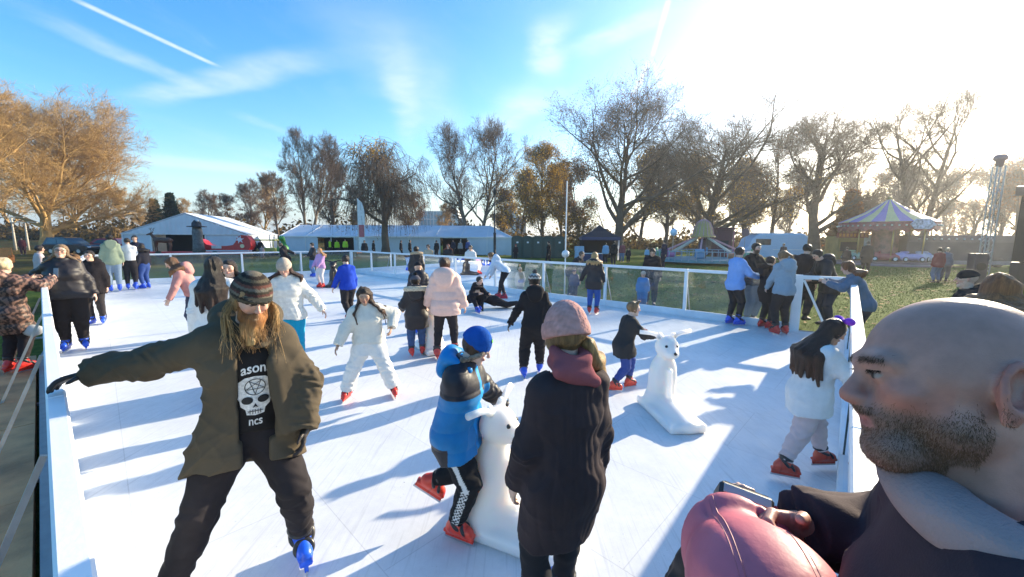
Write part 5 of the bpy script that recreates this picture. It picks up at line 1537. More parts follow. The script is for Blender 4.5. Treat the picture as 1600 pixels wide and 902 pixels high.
# black gazebo stall
t = empty('gazebo', spot(936, 38), R(-6), 'black pop-up gazebo stall with a pyramid roof right of the toilets', 'gazebo')
blk = mat('black_canvas', (.018, .018, .028), .7, 0, .15, 2, .2, 6)
w = 1.75
MB()._add([(-w, -w, 2.2), (w, -w, 2.2), (w, w, 2.2), (-w, w, 2.2), (0, 0, 3.35), (-.7, -.7, 2.75), (.7, -.7, 2.75), (.7, .7, 2.75), (-.7, .7, 2.75)],
          [(0, 1, 6, 5), (1, 2, 7, 6), (2, 3, 8, 7), (3, 0, 5, 8), (5, 6, 4), (6, 7, 4), (7, 8, 4), (8, 5, 4)]).build('canopy', blk, t)
navy = mat('navy_valance', (.04, .05, .12), .7)
MB().box((0, -w, 2.06), (2 * w, .02, .28)).box((-w, 0, 2.06), (.02, 2 * w - .05, .28)).box((w, 0, 2.06), (.02, 2 * w - .05, .28)).build('valance', navy, t)
for sx in (-1, 1):
    for sy in (-1, 1): MB().box((sx * (w - .06), sy * (w - .06), 1.03), (.05, .05, 2.06)).build('leg', M['black'], t)
MB().box((0, w - .12, 1.1), (2 * w - .2, .02, 1.9)).build('back_wall', blk, t)
v, f = pleats(-w + .1, w - .3, .1, lambda x: 2.2, 0, 16, .06); o = mesh_obj('side_wall', v, f, mat('pale_canvas', (.5, .5, .55), .7), t, True); o.rotation_euler = (0, 0, R(78)); o.location = (w + .12, 0, 0)
t = empty('stall_table', spot(930, 35.9), R(-6), 'table with stacked pale boxes in front of the black gazebo', 'table')
MB().box((0, 0, .74), (2.2, .7, .05)).build('tabletop', M['white'], t); MB().box((0, -.34, .38), (2.18, .015, .68)).build('cloth', navy, t)
for i, (x, z, s_) in enumerate(((-1.4, 0, .5), (-1.38, .51, .45), (-1.42, .97, .4))):
    p = spot(930, 36.2)
    o = MB().box((0, 0, s_ / 2), (.8, .5, s_), None, .02).build('storage_crate', mat('pale_blue_crate', (.35, .48, .62), .5), None, False, (p.x + x, p.y, p.z + z))
    tag(o, ['pale blue crate at the foot of the stack left of the gazebo', 'pale blue crate in the middle of the stack left of the gazebo', 'pale blue crate topmost of the stack left of the gazebo'][i], 'crate', 'crates beside the gazebo')

# posts and flags
def lamp_post(u, y, vtop, label):
    p = spot(u, y); h = height_at(p, vtop); t = empty('lamp_post', p, 0, label, 'lamp post')
    MB().lathe([(.2, 0), (.2, .1), (.14, .2), (.13, 2.4), (.17, 2.5), (.08, 2.65), (.055, h - .8), (.05, h - .75), (.01, h - .74)], 12).build('column', M['black'], t, True)
    MB().lathe([(.01, h - .76), (.12, h - .72), (.17, h - .25), (.2, h - .22), (.03, h), (.005, h)], 10).build('lantern', mat('lantern', (.06, .06, .07), .3), t, True)
lamp_post(773, 42, 293, 'slim black lamp post in front of the long marquee')
for u, y, vt, s_, lb in ((22, 52, 340, 1, 'pale street lamp farther left, left of the broad golden tree'), (42, 52, 348, -1, 'pale street lamp nearer the trunk of the broad golden tree')):
    p = spot(u, y); h = height_at(p, vt); t = empty('street_lamp', p, 0, lb, 'street lamp', 'pale lamps on the path')
    conc = mat('pale_concrete', (.5, .46, .4), .8)
    MB().tube([(0, 0, 0), (.02, 0, h * .6), (.03, 0, h)], [.14, .1, .08], 8).build('column', conc, t, True)
    MB().tube([(0, 0, h), (-.5, 0, h + .1), (-1.3, 0, h)], [.06, .06, .05], 6).tube([(0, 0, h), (.5, 0, h + .1), (1.3, 0, h)], [.06, .06, .05], 6).build('arm', conc, t, True)
    MB().box((-1.4, 0, h), (.5, .2, .1), None, .02).box((1.4, 0, h), (.5, .2, .1), None, .02).build('lamp_head', conc, t)
p = spot(560, 38); h = height_at(p, 309); t = empty('feather_flag', p, R(5), 'white feather flag with a red lower panel left of the willow trunk', 'flag')
MB().tube([(.0, 0, 0), (0, 0, h * .8), (.05, 0, h * .95), (.2, 0, h)], .025, 6).build('pole', M['galv'], t)
wf = []
for i in range(13):
    q = i / 12; z = .9 + (h - .95) * q; wd = .62 * (1 - .0 * q) if q < .7 else .62 * math.sqrt(max(0.002, 1 - ((q - .7) / .3) ** 2)) 
    wf.append((z, wd))
v = []; f = []
for z, wd in wf: v += [(.02, -.01, z), (.02 + wd, .06 * math.sin(z * 2), z)]
for i in range(12): f.append((2 * i, 2 * i + 1, 2 * i + 3, 2 * i + 2))
sail = mesh_obj('sail', v, f, mat('white_flag_cloth', (.75, .75, .78), .7), t, True)
MB().box((.33, -.05, h * .46), (.5, .012, h * .2)).build('red_panel', mat('faded_red_print', (.5, .14, .16), .7), sail)
p = ground(882, 462, GZ); h = height_at(p, 283); t = empty('pole', p, 0, 'thin white pole with a round white ball at mid height, behind the glass', 'pole')
MB().tube([(0, 0, 0), (0, 0, h)], [.028, .02], 8).build('shaft', M['white'], t); MB().lathe([(.12, 0), (.12, .03), (.03, .06)], 12).build('base', M['galv'], t)
MB().ball((0, -.02, height_at(p, 397)), .14, 8).build('ball', mat('white_ball', (.7, .72, .75), .4), t, True)
p = spot(1052, 35); t = empty('balloon', p, 0, 'round white and blue balloon on a stick left of the chair ride', 'balloon')
zz = height_at(p, 363); MB().tube([(0, 0, .8), (0, 0, zz)], .012, 5).build('stick', M['white'], t); MB().ball((0, 0, zz), .3, 8, (1, 1, 1.05)).build('envelope', mat('pale_balloon', (.6, .75, .9), .2), t, True)
t = empty('round_sign', spot(1164, 37), R(-4), 'round brown sign on a post left of the pale camper van', 'sign')
MB().tube([(0, 0, 0), (0, 0, 2.4)], .03, 6).build('post', M['galv'], t); MB().cyl((0, -.04, 2.7), .36, .04, 18, 'y').build('disc', mat('brown_sign', (.16, .1, .12), .5), t)

# chair ride
t = empty('fairground_ride', spot(1098, 35), 0, 'spinning arm ride with a ribbed golden bell top and pink arms', 'fairground ride')
gold = mat('gold_ribs', (.55, .36, .12), .4, .3, .1); pk = mat('pink_arm', (.6, .3, .33), .4); teal = mat('teal_plate', (.12, .3, .36), .5, 0, .2, 2)
MB().cyl((0, 0, .3), 4.2, .22, 32).build('platform', teal, t)
b = MB()
for i in range(48):
    a = 2 * PI * i / 48; b.box((4.25 * math.cos(a), 4.25 * math.sin(a), .7), (.05, .05, .75))
b.tube([(4.25 * math.cos(2 * PI * i / 32), 4.25 * math.sin(2 * PI * i / 32), 1.08) for i in range(33)], .04, 5); b.build('railing', mat('grey_blue_rail', (.3, .4, .48), .4), t)
MB().lathe([(.35, .4), (.3, 2.1), (.01, 2.1)], 14).build('centre_column', mat('dark_column', (.08, .05, .06), .5), t, True)
b = MB(); b.lathe([(1.05, 2.25), (1.0, 2.32), (.82, 2.5), (.72, 3.0), (.5, 3.5), (.15, 3.75), (.01, 3.78)], 24); dome = b.build('dome', gold, t, True)
b = MB()
for i in range(16):
    a = 2 * PI * i / 16; c, s_ = math.cos(a), math.sin(a)
    b.tube([(r_ * c, r_ * s_, z) for r_, z in ((1.0, 2.36), (.84, 2.5), (.74, 3.0), (.52, 3.5), (.17, 3.77))], .03, 4)
b.build('rib', pk, dome)
for i in range(8):
    a = 2 * PI * i / 8 + .3; c, s_ = math.cos(a), math.sin(a)
    am = MB().bar((.6 * c, .6 * s_, 2.2), (3.2 * c, 3.2 * s_, .95), .12, .14).build('arm', pk if i % 2 else mat('cream_arm', (.6, .55, .45), .4), t)
    F = MB(); cx_, cy_ = 3.4 * c, 3.4 * s_; Rm = Matrix.Rotation(a, 3, 'Z')
    F.box((cx_, cy_, .75), (.9, .75, .4), Rm, .12); F.box((cx_ + .35 * c, cy_ + .35 * s_, 1.05), (.15, .7, .5), Rm, .06); F.build('ride_car', mat('ride_car', ((.4, .12, .3), (.1, .3, .5), (.5, .2, .1), (.15, .35, .2))[i % 4], .35), am)
t = empty('ticket_booth', spot(1128, 40), R(-5), 'dark maroon ticket booth behind the spinning arm ride', 'booth')
mar = mat('maroon_board', (.12, .03, .04), .5); MB().box((0, 0, 1.5), (1.5, 1.2, 3.0), None, .03).build('cabin', mar, t); MB().box((0, -.61, 1.6), (.8, .02, .7)).build('window', GLS, t)
MB().box((0, 0, 3.1), (1.8, 1.5, .18), None, .03).build('roof', mar, t); MB().box((.85, -.62, 1.5), (.1, .08, 2.8)).build('post', mat('pinkish_post', (.5, .15, .2), .5), t)

# carousel
CP = spot(1383, 34); t = empty('carousel', CP, 0, 'carousel with a purple and yellow striped roof and small ride cars', 'carousel')
hA = height_at(CP, 312); hE = height_at(CP, 348); RC = 3.25; n = 24
pur = mat('purple_canvas', (.30, .18, .42), .6); yel = mat('yellow_canvas', (.75, .56, .22), .6)
for mcol, par in ((pur, 0), (yel, 1)):
    b = MB()
    for i in range(n):
        if i % 2 != par: continue
        a0, a1 = 2 * PI * i / n, 2 * PI * (i + 1) / n
        pr = [(.12, hA), (RC * .5, hE + (hA - hE) * .42), (RC, hE)]
        for (r0_, z0_), (r1_, z1_) in zip(pr, pr[1:]):
            b.quad((r0_ * math.cos(a0), r0_ * math.sin(a0), z0_), (r1_ * math.cos(a0), r1_ * math.sin(a0), z1_), (r1_ * math.cos(a1), r1_ * math.sin(a1), z1_), (r0_ * math.cos(a1), r0_ * math.sin(a1), z0_))
    b.build('roof', mcol, t)
MB().ball((0, 0, hA + .1), .16, 6).build('finial', gold, t, True)
redb = mat('red_ornament', (.3, .06, .06), .45, 0, .5, 5)
b = MB()
for i in range(n):
    a0, a1 = 2 * PI * i / n, 2 * PI * (i + 1) / n; am = (a0 + a1) / 2; r_ = RC - .05
    b._add([(r_ * math.cos(a0), r_ * math.sin(a0), hE - .02), (r_ * math.cos(a1), r_ * math.sin(a1), hE - .02), (r_ * math.cos(a1), r_ * math.sin(a1), hE - .55), (r_ * math.cos(am), r_ * math.sin(am), hE - .8), (r_ * math.cos(a0), r_ * math.sin(a0), hE - .55)], [(0, 1, 2, 3, 4)])
val = b.build('valance', redb, t)
b = MB()
for i in range(n * 2):
    a0 = 2 * PI * i / n / 2; b.ball(((RC - .02) * math.cos(a0), (RC - .02) * math.sin(a0), hE - .3), .07, 4)
b.build('bulbs', mat('white_bulb', (.75, .7, .65), .3), val, True)
MB().prism([(-.95 + 0, .0), (-.6, -.35), (.6, -.35), (.95, 0), (.55, .4), (-.55, .4)], -.04, .04, 'xz', (-.35, -RC - .1, hE - .25)).build('crest', mat('crest_paint', (.35, .4, .55), .4, 0, .6, 6), t)
MB().lathe([(.9, .4), (.9, hE), (.01, hE)], 12).build('centre_column', mat('mirror_panels', (.3, .12, .1), .3, 0, .5, 3), t)
for i in range(8):
    a = 2 * PI * i / 8 + .2; MB().tube([((RC - .5) * math.cos(a), (RC - .5) * math.sin(a), .4), ((RC - .5) * math.cos(a), (RC - .5) * math.sin(a), hE)], .05, 8).build('pole', mat('brass', (.6, .4, .15), .3, .8), t, True)
MB().cyl((0, 0, .28), RC + .1, .16, 36).build('platform', mat('carousel_deck', (.2, .13, .14), .5, 0, .2, 2), t)
MB().cyl((0, 0, .12), RC + .55, .14, 36).build('step', mat('step_plate', (.25, .2, .24), .5, 0, .2, 2), t)
def ride_car(parent, x, y, rz, c):
    Rm = Matrix.Rotation(rz, 3, 'Z')
    F = Field((-1.1, -.5, 0), (1.1, .5, 1.2), .04)
    F.cone((-.7, 0, .38), (.7, 0, .36), .3, .27, .1, (0, 1, 0), 1.25); F.ell((.65, 0, .38), (.42, .34, .24)); F.ell((-.65, 0, .45), (.42, .36, .3))
    F.ell((-.05, 0, .85), (.35, .26, .3), None, 0, 'sub'); F.cone((-.35, -.3, .75), (-.35, .3, .75), .09, .09, .05)
    for sx in (-.6, .6):
        for sy in (-.36, .36): F.ell((sx, sy, .3), (.26, .1, .26), None, .04)
    o = F.build('ride_car', M['plainattr'], parent, c); o.location = (x, y, .4); o.rotation_euler = (0, 0, rz)
    for sx in (-.6, .6):
        for sy in (-.47, .47):
            q = MB().cyl((sx, sy, .2), .19, .06, 14, 'y').build('wheel', M['rubber'], o, True); MB().cyl((sx, sy * 1.06, .2), .12, .03, 12, 'y').build('hub', M['white'], q)
for i, (ang, c) in enumerate(((-95, (.45, .38, .62)), (-60, (.5, .5, .6)), (-130, (.5, .1, .1)), (-25, (.3, .35, .6)), (10, (.6, .4, .1)), (180, (.2, .4, .3)))):
    a = R(ang); ride_car(t, 2.45 * math.cos(a), 2.45 * math.sin(a), a + PI / 2, c)
t = empty('kiosk', spot(1322, 36), R(-8), 'yellow kiosk with a row of orange letters, left of the carousel', 'kiosk')
MB().box((0, 0, 1.2), (2.3, 1.8, 2.4), None, .03).build('cabin', mat('mustard_paint', (.42, .24, .07), .5, 0, .2, 2), t)
MB().box((-.3, -.91, 1.5), (1.3, .03, .8)).build('hatch', DARK, t)
sg = MB().box((-.1, -.95, 2.5), (2.5, .1, .45), None, .02).build('sign_board', mat('red_board', (.35, .05, .03), .5), t)
b = MB()
for i in range(8): b.box((-1.1 + i * .29, -1.01, 2.5), (.17, .02, .26)); 
b.build('letters', mat('orange_letters', (.8, .3, .05), .4), sg)
MB().box((1.1, -.97, 1.5), (.5, .05, 2.0)).build('white_panel', M['white'], t)
# dark trailer and stage on the right
t = empty('show_trailer', spot(1487, 33), R(-12), 'long dark fairground trailer with a row of small lamps, right of the carousel', 'trailer')
dk = mat('dark_trailer_paint', (.06, .045, .06), .5, 0, .2, 2); MB().box((0, 0, 1.45), (7.5, 2.2, 2.1), None, .04).build('body', dk, t)
MB().box((0, -1.13, 2.2), (7.3, .04, .5)).build('fascia', mat('dark_fascia', (.1, .07, .09), .4), t); b = MB()
for i in range(9): b.ball((-3 + i * .5, -1.18, 2.2), .07, 4)
b.build('lamp_row', M['white'], t)
for x in (-2.5, 2.5): MB().cyl((x, -1.0, .38), .38, .22, 14, 'y').build('wheel', M['rubber'], t, True)
MB().box((0, -1.12, .35), (7.3, .03, .3)).build('skirt', mat('grey_skirt', (.2, .18, .2), .6), t)
pb = ground(1533, 442, GZ); hT = height_at(pb, 250)
t = empty('truss_tower', pb, R(-20), 'tall aluminium lattice truss tower with a lamp on top at the right edge', 'truss tower')
b = MB(); e = .15
for sx in (-1, 1):
    for sy in (-1, 1): b.tube([(sx * e, sy * e, 0), (sx * e, sy * e, hT - .3)], .03, 7)
k = int((hT - .4) / .38)
for i in range(k):
    z0_, z1_ = .1 + i * .38, .1 + (i + 1) * .38
    for sy in (-1, 1):
        b.tube([(-e, sy * e, z0_), (e, sy * e, z1_)] if i % 2 else [(e, sy * e, z0_), (-e, sy * e, z1_)], .014, 5)
        b.tube([(sy * e, -e, z0_), (sy * e, e, z1_)] if i % 2 else [(sy * e, e, z0_), (sy * e, -e, z1_)], .014, 5)
b.build('lattice', M['galv'], t)
MB().box((0, 0, .03), (.9, .9, .05), None, .01).build('base_plate', M['galv'], t)
MB().lathe([(.05, hT - .35), (.12, hT - .3), (.16, hT - .05), (.24, hT), (.25, hT + .12), (.18, hT + .24), (.01, hT + .27)], 14).build('lamp', mat('lamp_housing', (.3, .2, .22), .5), t, True)
t = empty('stage', spot(1760, 17.0), R(-42), 'dark covered stage cut off by the right edge of the photo', 'stage')
MB().box((0, 0, .5), (5, 6, 1.0)).build('deck', dk, t); MB().box((0, 2.9, 2.7), (5, .08, 3.3)).build('back_drape', DARK, t); MB().box((2.45, 0, 2.7), (.08, 5.7, 3.3)).build('side_drape', DARK, t); MB().box((-2.45, 1.0, 2.7), (.08, 3.6, 3.3)).build('side_drape', DARK, t)
MB()._add([(-2.7, -3.1, 4.1), (2.7, -3.1, 4.1), (2.7, 3.1, 4.4), (-2.7, 3.1, 4.4), (-2.7, -3.1, 4.3), (2.7, -3.1, 4.3), (2.7, 3.1, 4.9), (-2.7, 3.1, 4.9)], [(0, 1, 2, 3), (4, 5, 6, 7), (0, 1, 5, 4), (1, 2, 6, 5), (2, 3, 7, 6), (3, 0, 4, 7)]).build('canopy', dk, t)
t = empty('speaker_stack', ground(1522, 446, GZ), R(-20), 'dark upright loudspeaker box at the foot of the lattice tower', 'speaker')
MB().box((0, 0, .75), (.5, .5, 1.5), None, .02).build('cabinet', dk, t); MB().cyl((0, -.26, .9), .18, .03, 16, 'y').build('grille', DARK, t)
# children's ride left of the long marquee
t = empty('toy_ride', spot(416, 43), R(5), 'small yellow and green toy jeep ride by the end of the long marquee', 'toy ride')
lime = mat('lime_yellow', (.5, .5, .12), .5)
MB().box((0, 0, .55), (2.2, 1.2, .6), None, .12).build('body', lime, t)
for x in (-.9, .9):
    for y in (-.5, .5): MB().box((x, y, 1.2), (.07, .07, .9)).build('post', lime, t)
MB().box((0, 0, 1.68), (2.3, 1.3, .14), None, .04).build('roof', lime, t)
for x in (-.7, .7):
    for y in (-.6, .6): MB().cyl((x, y, .28), .28, .15, 12, 'y').build('wheel', M['rubber'], t)
F = Field((-.9, -.9, -.1), (.9, .9, 2.3), .05); F.ell((0, 0, .7), (.6, .5, .7)); F.cone((.1, 0, 1.2), (.1, 0, 1.7), .25, .2, .1); F.ell((0, -.1, 1.85), (.3, .38, .26)); F.ell((.14, -.1, 2.08), .1); F.ell((-.14, -.1, 2.08), .1)
W = Waves(2, 7, (6, 14)); F.warp(lambda x, y, z: .05 * W(x, y, z)); o = F.build('inflatable_dragon', M['plainattr'], None, (.05, .3, .06)); o.location = spot(441, 42.5); tag(o, 'bright green inflatable creature beside the yellow toy jeep', 'inflatable')
t = empty('orange_barrier', spot(2, 30), 0, 'orange barrier board at the left edge behind the woman in the patterned coat', 'barrier')
MB().box((0, 0, .75), (1.3, .05, .7), None, .01).build('board', mat('orange_plastic', (.75, .22, .04), .5), t)
for x in (-.5, .5): MB().box((x, 0, .28), (.06, .4, .56), None, .01).build('leg', mat('orange_plastic', (.75, .22, .04), .5), t)
# far office blocks
def block(u0, u1, vt, y, label, parts):
    x0, x1 = spot(u0, y).x, spot(u1, y).x; p = Vector(((x0 + x1) / 2, y, GZ)); h = height_at(p, vt); t = empty('office_block', p, 0, label, 'office block')
    w = x1 - x0; gl = mat('blue_glass_wall', (.16, .32, .42), .15, 0, .12, .1, spec=.8); pale = mat('pale_cladding', (.6, .6, .6), .6); dkb = mat('dark_cladding', (.1, .1, .12), .6)
    for (a, c, hh, k) in parts:
        mm = {'g': gl, 'p': pale, 'd': dkb}[k]
        o = MB().box((-w / 2 + w * (a + c) / 2, 7, h * hh / 2), (w * (c - a) - .1, 14, h * hh)).build({'g': 'glass_wall', 'p': 'stair_tower', 'd': 'dark_wing'}[k], mm, t)
        if k == 'g':
            b = MB()
            for i in range(int(h * hh / 3.2)): b.box((-w / 2 + w * (a + c) / 2, -.05, 3.2 * (i + 1)), (w * (c - a) - .3, .2, .35))
            for i in range(8): b.box((-w / 2 + w * (a + (c - a) * (i + .5) / 8), -.05, h * hh / 2), (.18, .16, h * hh - .3))
            b.build('mullions', pale, o)
        elif k == 'p':
            b = MB()
            for i in range(4): b.box((-w / 2 + w * (a + c) / 2, -.03, 4 + i * 3.2), (w * (c - a) * .3, .1, 1.2))
            b.build('window', GLS, o)
block(655, 726, 328, 170, 'glass office block with a white stair tower behind the long marquee', [(0, .58, .96, 'g'), (.58, .7, 1.0, 'd'), (.7, .86, 1.0, 'p'), (.86, 1, .75, 'd')])
block(782, 822, 322, 180, 'pale blue glass building seen between the round-topped tree and golden tree', [(0, .25, .9, 'g'), (.25, .6, 1.0, 'g'), (.6, 1, .72, 'd')])
# ------------------------------------------------------------------ the crowd
def rel(p, a): return a + math.degrees(math.atan2(p[0], p[1])) * -1
BLUE, RED = (.02, .09, .6), (.62, .035, .025)
BLACK, CHAR, JEAN, LJEAN = (.026, .023, .026), (.03, .03, .033), (.05, .09, .2), (.2, .27, .36)
WHITE = (.72, .71, .69); CREAM = (.66, .58, .46)
DKHAIR, BRHAIR, BLOND, AUBURN = (.018, .011, .008), (.07, .035, .018), (.36, .22, .09), (.2, .07, .025)

def skater(label, u, vf, vtop, a, z=0.0, H=None, **k):
    p = ground(u, vf, z)
    return make_person(label, p, rel(p, a), H or height_at(p, vtop), **k)
def person_d(label, u, y, H, a, z=None, **k):
    p = spot(u, y); p.z = GZ if z is None else z
    return make_person(label, p, rel(p, a), H, **k)

def glasses(s, body, vox):
    b = MB(); h = s.hh
    for sg in (-1, 1):
        pts = [s.hp(sg * .13 + .085 * math.cos(i * PI / 8), .43, .03 + .07 * math.sin(i * PI / 8)) for i in range(17)]
        b.tube(pts, .0032, 5, False); b.tube([s.hp(sg * .21, .42, .04), s.hp(sg * .34, .0, .05)], .003, 5)
    b.tube([s.hp(-.05, .43, .05), s.hp(.05, .43, .05)], .003, 5); b.build('glasses', M['black'], body)

skater('laughing woman with glasses in a black padded coat and blue skates at the left fence', 120, 547, 384, 172, fat=1.28, extra=glasses,
       top=dict(color=BLACK, hem=.47, t=.04, quilt=(.16, .012), mat='puffer', collar=.04, hood='down', fur=(.2, .12, .07), fold=.007, bust=1, seed=4),
       legs=dict(color=(.02, .016, .016), t=.02), feet=dict(skate=BLUE), hair=dict(style='long', color=(.22, .14, .075), tip=(.42, .28, .15), length=1.1, seed=6),
       pose=dict(head=(0, -10, -6), hands=[(-.2, .04, .44), (.30, -.05, .62)], side=4))
skater('man in a green-grey hooded top and pale jeans, seen from behind in blue skates', 181, 456, 368, 4,
       top=dict(color=(.26, .31, .22), hem=.47, t=.022, hood='down', mat='fleece', fold=.008), legs=dict(color=LJEAN, t=.016), feet=dict(skate=BLUE), hair=dict(style='short', color=DKHAIR, nape=-.3))
skater('woman in a short white top and black trousers between two dark haired skaters', 207, 453, 373, -8,
       top=dict(color=WHITE, hem=.55, t=.02, mat='fleece'), legs=dict(color=BLACK, t=.008), feet=dict(skate=BLUE), hair=dict(style='short', color=DKHAIR, nape=-.45), pose=dict(hands=[(-.1, .2, .6), (.1, .2, .62)]))
skater('dark haired skater half hidden behind the woman in the short white top', 219, 449, 369, 170,
       top=dict(color=(.03, .03, .05), hem=.48, t=.03), legs=dict(color=BLACK), feet=dict(skate=BLUE), hair=dict(style='short', color=DKHAIR))
skater('girl in a dark top and blue jeans beside the woman in the short white top', 229, 451, 382, 40,
       top=dict(color=(.02, .02, .03), hem=.52, t=.025), legs=dict(color=(.04, .08, .25), t=.012), feet=dict(skate=BLUE), hair=dict(style='long', color=DKHAIR, length=.6))
skater('girl with brown hair in a dusty pink fleece, bending forward as she skates', 312, 531, 399, 75, H=1.62,
       top=dict(color=(.5, .24, .22), hem=.5, t=.025, mat='fleece', hood='down'), legs=dict(color=(.04, .05, .09)), feet=dict(skate=RED), hair=dict(style='long', color=(.14, .06, .025), length=.8, tip=(.3, .14, .05)),
       pose=dict(lean=24, head=(0, 30, 0), hands=[(-.16, .22, .45), (.16, .1, .42)]))
skater('woman with long dark reddish hair in a long white coat, seen from behind', 352, 632, 402, -18, H=1.7,
       top=dict(color=(.76, .75, .73), hem=.36, t=.035, mat='fleece', fold=.008), legs=dict(color=BLACK), feet=dict(skate=BLUE), hair=dict(style='long', color=DKHAIR, tip=(.035, .015, .012), length=1.9, vol=.95, arc=.5, out=.75, seed=12))
skater('smiling girl facing us, right beside the woman with long dark reddish hair', 374, 598, 413, 165, H=1.63,
       top=dict(color=(.02, .025, .04), hem=.48, t=.03, mat='puffer'), legs=dict(color=BLACK), feet=dict(skate=RED), hair=dict(style='long', color=DKHAIR, length=.8))
skater('girl in a beige beanie, white cable-knit jacket and turquoise trousers', 458, 585, 408, 172, H=1.62,
       top=dict(color=(.74, .71, .64), hem=.47, t=.035, mat='knit', fold=.012, quilt=(.07, .006), collar=.04), legs=dict(color=(.01, .30, .48), t=.02), feet=dict(skate=BLUE),
       hair=dict(style='long', color=(.05, .022, .016), length=.7), hat=dict(color=(.42, .36, .30), rib=.003, tall=.12), pose=dict(head=(-5, 14, 4), hands=[(-.30, .0, .50), (.22, .06, .48)]))
skater('girl with long wavy brown hair in a cream puffer jacket and white flared trousers', 580, 621, 446, 176, skin='tan',
       top=dict(color=(.66, .63, .55), hem=.48, t=.045, mat='cloth', fold=.008, arm=1.15, collar=.05, seed=21), legs=dict(color=(.72, .70, .66), t=.022, flare=.018, fold=.012, len=.93), feet=dict(skate=RED),
       hair=dict(style='wavy', color=(.04, .02, .012), tip=(.13, .06, .03), length=1.6, vol=1.0, arc=1.0, out=1.0, sway=(-.09, .0, .03), seed=3, rough=.06),
       pose=dict(feet=[(-.20, .02, 0), (.2, .0, 0)], hands=[(-.2, .06, .62), (.26, .10, .47)], poles=[(-1, -.5, -.2), None], head=(4, 10, 2), side=3, lean=6, hip=(0, 0, -.015), footdir=[10, 20]))
skater('child in a fur-hooded black coat, grey bobble hat and red skates, seen from behind', 652, 557, 432, 3,
       top=dict(color=BLACK, hem=.34, t=.042, mat='puffer', hood='down', hoodsize=1.2, fur=(.62, .55, .42), fursize=1.2, furtilt=-8, fold=.009), legs=dict(color=JEAN, t=.012), feet=dict(skate=RED),
       hair=dict(style='long', color=DKHAIR, length=.3), hat=dict(color=(.09, .09, .11), rib=.003, pom=(.02, .02, .02)), pose=dict(hands=[(-.17, .14, .56), (.15, .2, .6)], feet=[(-.07, 0, 0), (.07, .05, 0)]))
skater('small child in a dark cap standing before the adult in the long black coat', 656, 521, 411, 10,
       top=dict(color=(.016, .016, .025), hem=.45, t=.05, mat='puffer', quilt=(.1, .01), hood='down'), legs=dict(color=BLACK), feet=dict(skate=BLUE), hat=dict(color=(.015, .015, .02), cuff=False, mat='cloth', name='cap'))
skater('adult in a long black coat with a pale fur hood, standing at the fence', 652, 462, 386, 8,
       top=dict(color=BLACK, hem=.3, t=.04, mat='puffer', hood='down', fur=(.5, .38, .25), fursize=1.1, furtilt=-10), legs=dict(color=BLACK), feet=dict(skate=BLUE), hair=dict(style='long', color=DKHAIR, length=.4))
skater('woman in a pale pink puffer jacket and black leggings, seen from behind', 697, 561, 405, -6,
       top=dict(color=(.76, .50, .42), hem=.44, t=.06, mat='puffer', quilt=(.13, .016), collar=.05, hood='down', hoodsize=1.15, fold=.008, seed=14), legs=dict(color=BLACK, t=.004), feet=dict(skate=(.5, .05, .04)),
       hair=dict(style='long', color=(.05, .02, .012), tip=(.16, .06, .025), length=.35, vol=1.2), pose=dict(hands=[(-.2, .1, .5), (.2, .06, .48)], feet=[(-.09, -.02, 0), (.09, .04, 0)]))
skater('boy in a bright blue sweatshirt and black trousers, skating away', 546, 501, 400, 22,
       top=dict(color=(.02, .06, .42), hem=.48, t=.025, mat='fleece', fold=.01), legs=dict(color=BLACK, t=.012), feet=dict(skate=RED), hair=dict(style='short', color=(.03, .018, .014), nape=-.32),
       pose=dict(hands=[(-.22, .06, .46), (.17, .1, .45)], feet=[(-.03, -.08, .02), (.06, .1, 0)], lean=5))
skater('girl with long fair hair in a lilac top and pale leggings, in red skates', 503, 450, 388, 130,
       top=dict(color=(.52, .3, .52), hem=.47, t=.03, mat='fleece'), legs=dict(color=(.66, .58, .56), t=.006), feet=dict(skate=RED), hair=dict(style='long', color=(.4, .2, .08), length=1.0), pose=dict(hands=[(-.1, .2, .5), (.12, .16, .5)]))
skater('man in a black jacket, light blue jeans and blue skates near the far corner', 491, 433, 380, 110,
       top=dict(color=BLACK, hem=.47, t=.04, mat='puffer'), legs=dict(color=(.16, .26, .45), t=.014), feet=dict(skate=BLUE), hair=dict(style='short', color=DKHAIR), pose=dict(hands=[(-.06, .2, .62), (.1, .2, .6)]))
skater('adult all in black leaning forward with arms swept back, by the back fence', 450, 434, 379, 75,
       top=dict(color=BLACK, hem=.42, t=.05, mat='cloth', flare=.05, hood='down'), legs=dict(color=BLACK, t=.01), feet=dict(skate=(.02, .02, .025)), hair=dict(style='short', color=(.12, .08, .06)),
       pose=dict(lean=22, hands=[(-.22, .1, .55), (.34, -.22, .62)], feet=[(-.05, -.05, 0), (.05, .08, 0)]))
# the pair on the ice
skater('boy in black crouching on the ice with one blue skate out in front', 742, 487, 430, -140, H=1.5,
       top=dict(color=(.016, .014, .02), hem=.45, t=.03), legs=dict(color=(.015, .015, .02), t=.01), feet=dict(skate=BLUE), hair=dict(style='short', color=DKHAIR),
       pose=dict(hip=(0, -.1, -.33), lean=35, hands=[(-.1, .28, .3), (.12, .25, .32)], feet=[(-.08, -.02, 0), (.08, .16, 0)], head=(10, 10, 0), kpoles=[(-.4, 1, .3), (.4, 1, .3)]))
def lie_down(s, body, vox): pass
b_, s_ = skater('girl with messy brown hair in black, lying on the ice', 818, 481, 440, 0, H=1.55,
       top=dict(color=BLACK, hem=.46, t=.03), legs=dict(color=BLACK, t=.012), feet=dict(skate=RED), hair=dict(style='wavy', color=(.13, .055, .025), length=.7, vol=1.3, rough=.09, seed=17, sway=(.08, .1, 0)),
       pose=dict(hands=[(-.22, .25, .75), (.22, .28, .8)], head=(0, -35, 0), lean=-12))
